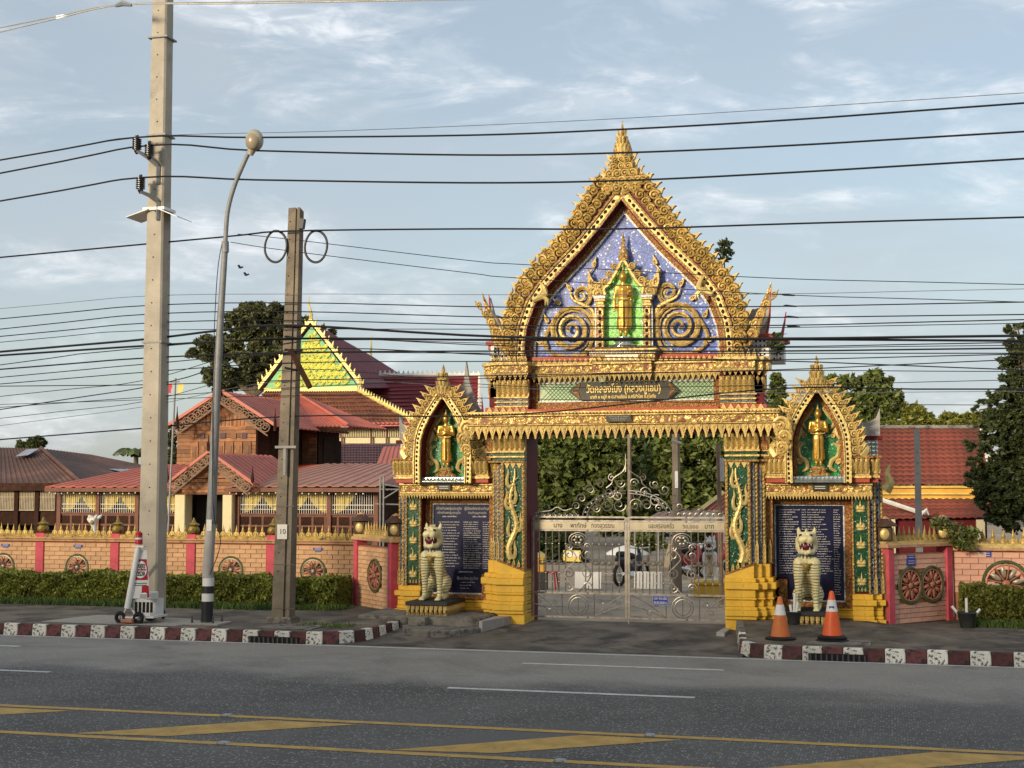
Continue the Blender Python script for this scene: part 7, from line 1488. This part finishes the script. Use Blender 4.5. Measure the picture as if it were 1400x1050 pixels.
ptree('young_tree', 'young tree with pale upright sprays beside the red tiled hall', 52, 1180, ((1195, 540, 22, 34), (1165, 545, 20, 26), (1215, 545, 18, 20), (1140, 540, 18, 30), (1175, 575, 40, 20), (1210, 520, 10, 14)), 'leaf_mid', 11000, .15, trunk_r=.12, clumps=70)
ptree('far_treeline', 'low far trees beyond the ridge of the red tiled hall', 95, 1270, ((1240, 572, 34, 16), (1290, 580, 30, 9), (1330, 575, 26, 10), (1225, 560, 14, 12)), 'leaf_yellow', 9000, .26, trunk_r=.2, clumps=60)
ptree('leafy_tree', 'leafy tree peeking between the main gable and the side niche', 50, 1062, ((1062, 525, 10, 14), (1060, 550, 14, 20), (1068, 590, 16, 30), (1085, 560, 14, 10)), 'leaf_mid', 4500, .13, trunk_r=.08, clumps=40)
ptree('layered_tree', 'tall layered green tree overhanging the pink wall', 31, 1420, ((1392, 450, 18, 8), (1395, 475, 22, 14), (1395, 500, 32, 14), (1400, 525, 34, 16), (1385, 585, 44, 18), (1375, 655, 48, 20), (1410, 600, 40, 30), (1380, 545, 42, 14), (1400, 570, 50, 14), (1372, 610, 46, 16), (1395, 640, 44, 18), (1380, 680, 44, 26), (1400, 705, 50, 18), (1430, 480, 40, 20), (1440, 560, 50, 30), (1440, 650, 50, 40), (1345, 560, 20, 6), (1340, 630, 18, 8)), 'leaf_dark', 62000, .062, trunk_r=.14, clumps=480)
ptree('round_tree', 'small round topped tree beyond the rusty roof', 75, 45, ((50, 607, 14, 10), (30, 610, 10, 9)), 'leaf_dark', 4000, .16, trunk_r=.12, clumps=30)
ptree('leafy_tree', 'tree beyond the teak house corner and flag mast', 62, 235, ((232, 600, 10, 14), (238, 625, 9, 16), (225, 640, 10, 10)), 'leaf_olive', 3500, .14, trunk_r=.1, clumps=26)
vn = thing('creeper', 'green creeper spilling over the corner of the pink wall', 'plant', (1.25, 26.4, 1.3)); cs = [P(1310, 735, 26.3), P(1318, 745, 26.3), P(1305, 722, 26.4), P(1328, 728, 26.4), P(1285, 715, 26.4)]; MB().tube(smooth_path([c for c in cs], 3), .012, 5).build('stem', 'bark', vn); leaves('foliage', 'leaf_mid', vn, cs, .2, 900, .045)
for px_, py_, d, n_, lab, r_ in ((990, 343, 24.7, 260, 'dark leafy sapling growing out of the gable roof edge', .13), (1062, 470, 24.9, 200, 'tuft of dry weeds on the upper column cornice', .13), (678, 486, 24.9, 60, 'tiny weed rooted on the cornice corner', .06)):
    c = P(px_, py_, d); t = thing('roof_plant', lab, 'plant', c + Vector((0, 0, -.25))); MB().tube([c + Vector((0, .05, -.3)), c, c + Vector((.02, 0, .2))], [.012, .01, .004], 5).build('stem', 'bark', t)
    leaves('foliage', 'leaf_dark', t, [c + Vector((.02, 0, .14)), c + Vector((-.06, 0, .0)), c + Vector((.06, 0, -.02)), c + Vector((.0, 0, -.14))], r_, n_, .05 if n_ > 100 else .03)
pm = thing('palm_tree', 'slim palm rising behind the rusty roof', 'tree', (P(186, 690, 70).x, 70, .1)); c = P(186, 622, 70); MB().tube([(c.x, 70, .1), (c.x, 70, c.z)], [.2, .13], 7).build('trunk', 'bark', pm); m = MB()
for k in range(11):
    a = k * 2 * math.pi / 11; d = Vector((math.cos(a), math.sin(a), 0)); sp = [c + d * (t * 1.3) + Vector((0, 0, .5 * math.sin(t * 2.4) - .3 * t * t)) for t in [i / 8 for i in range(9)]]; sd_ = Vector((-d.y, d.x, 0))
    for i in range(8):
        for s_ in (-1, 1): m.add([sp[i], sp[i + 1], sp[i + 1] + sd_ * s_ * .28 + Vector((0, 0, -.12)), sp[i] + sd_ * s_ * .30 + Vector((0, 0, -.14))], [(0, 1, 2, 3)])
m.build('crown', 'leaf_dark', pm, smooth=False)
for i, (px_, py_) in enumerate(((329, 366), (337, 376))):
    c = P(px_, py_, 60); t = thing('bird', 'small dark bird flying beside the lamp post', 'bird', c, 'flying birds'); m = MB(); chain(m, [(c.x - .12, 60, c.z, .02), (c.x, 60, c.z, .05), (c.x + .13, 60, c.z + .03, .025)]); remesh(m, 'body', 'black_paint', .015, t, 1)
    for s_ in (-1, 1): MB().add([c + Vector((-.06, 0, 0)), c + Vector((.06, 0, 0)), c + Vector((.02, s_ * .2, .12)), c + Vector((-.04, s_ * .3, .06))], [(0, 1, 2, 3)]).build('wing', 'black_paint', t)
cs = [(x, RNG.uniform(125, 150), RNG.uniform(.8, 4.2)) for x in np.linspace(-110, 75, 260)]
tag(leaves('distant_woodland', 'leaf_dark', None, cs, 1.9, 26000, .5, .9, org=(0, 135, 0)), 'far low belt of woodland beyond the temple yard', 'woodland', kind='stuff')
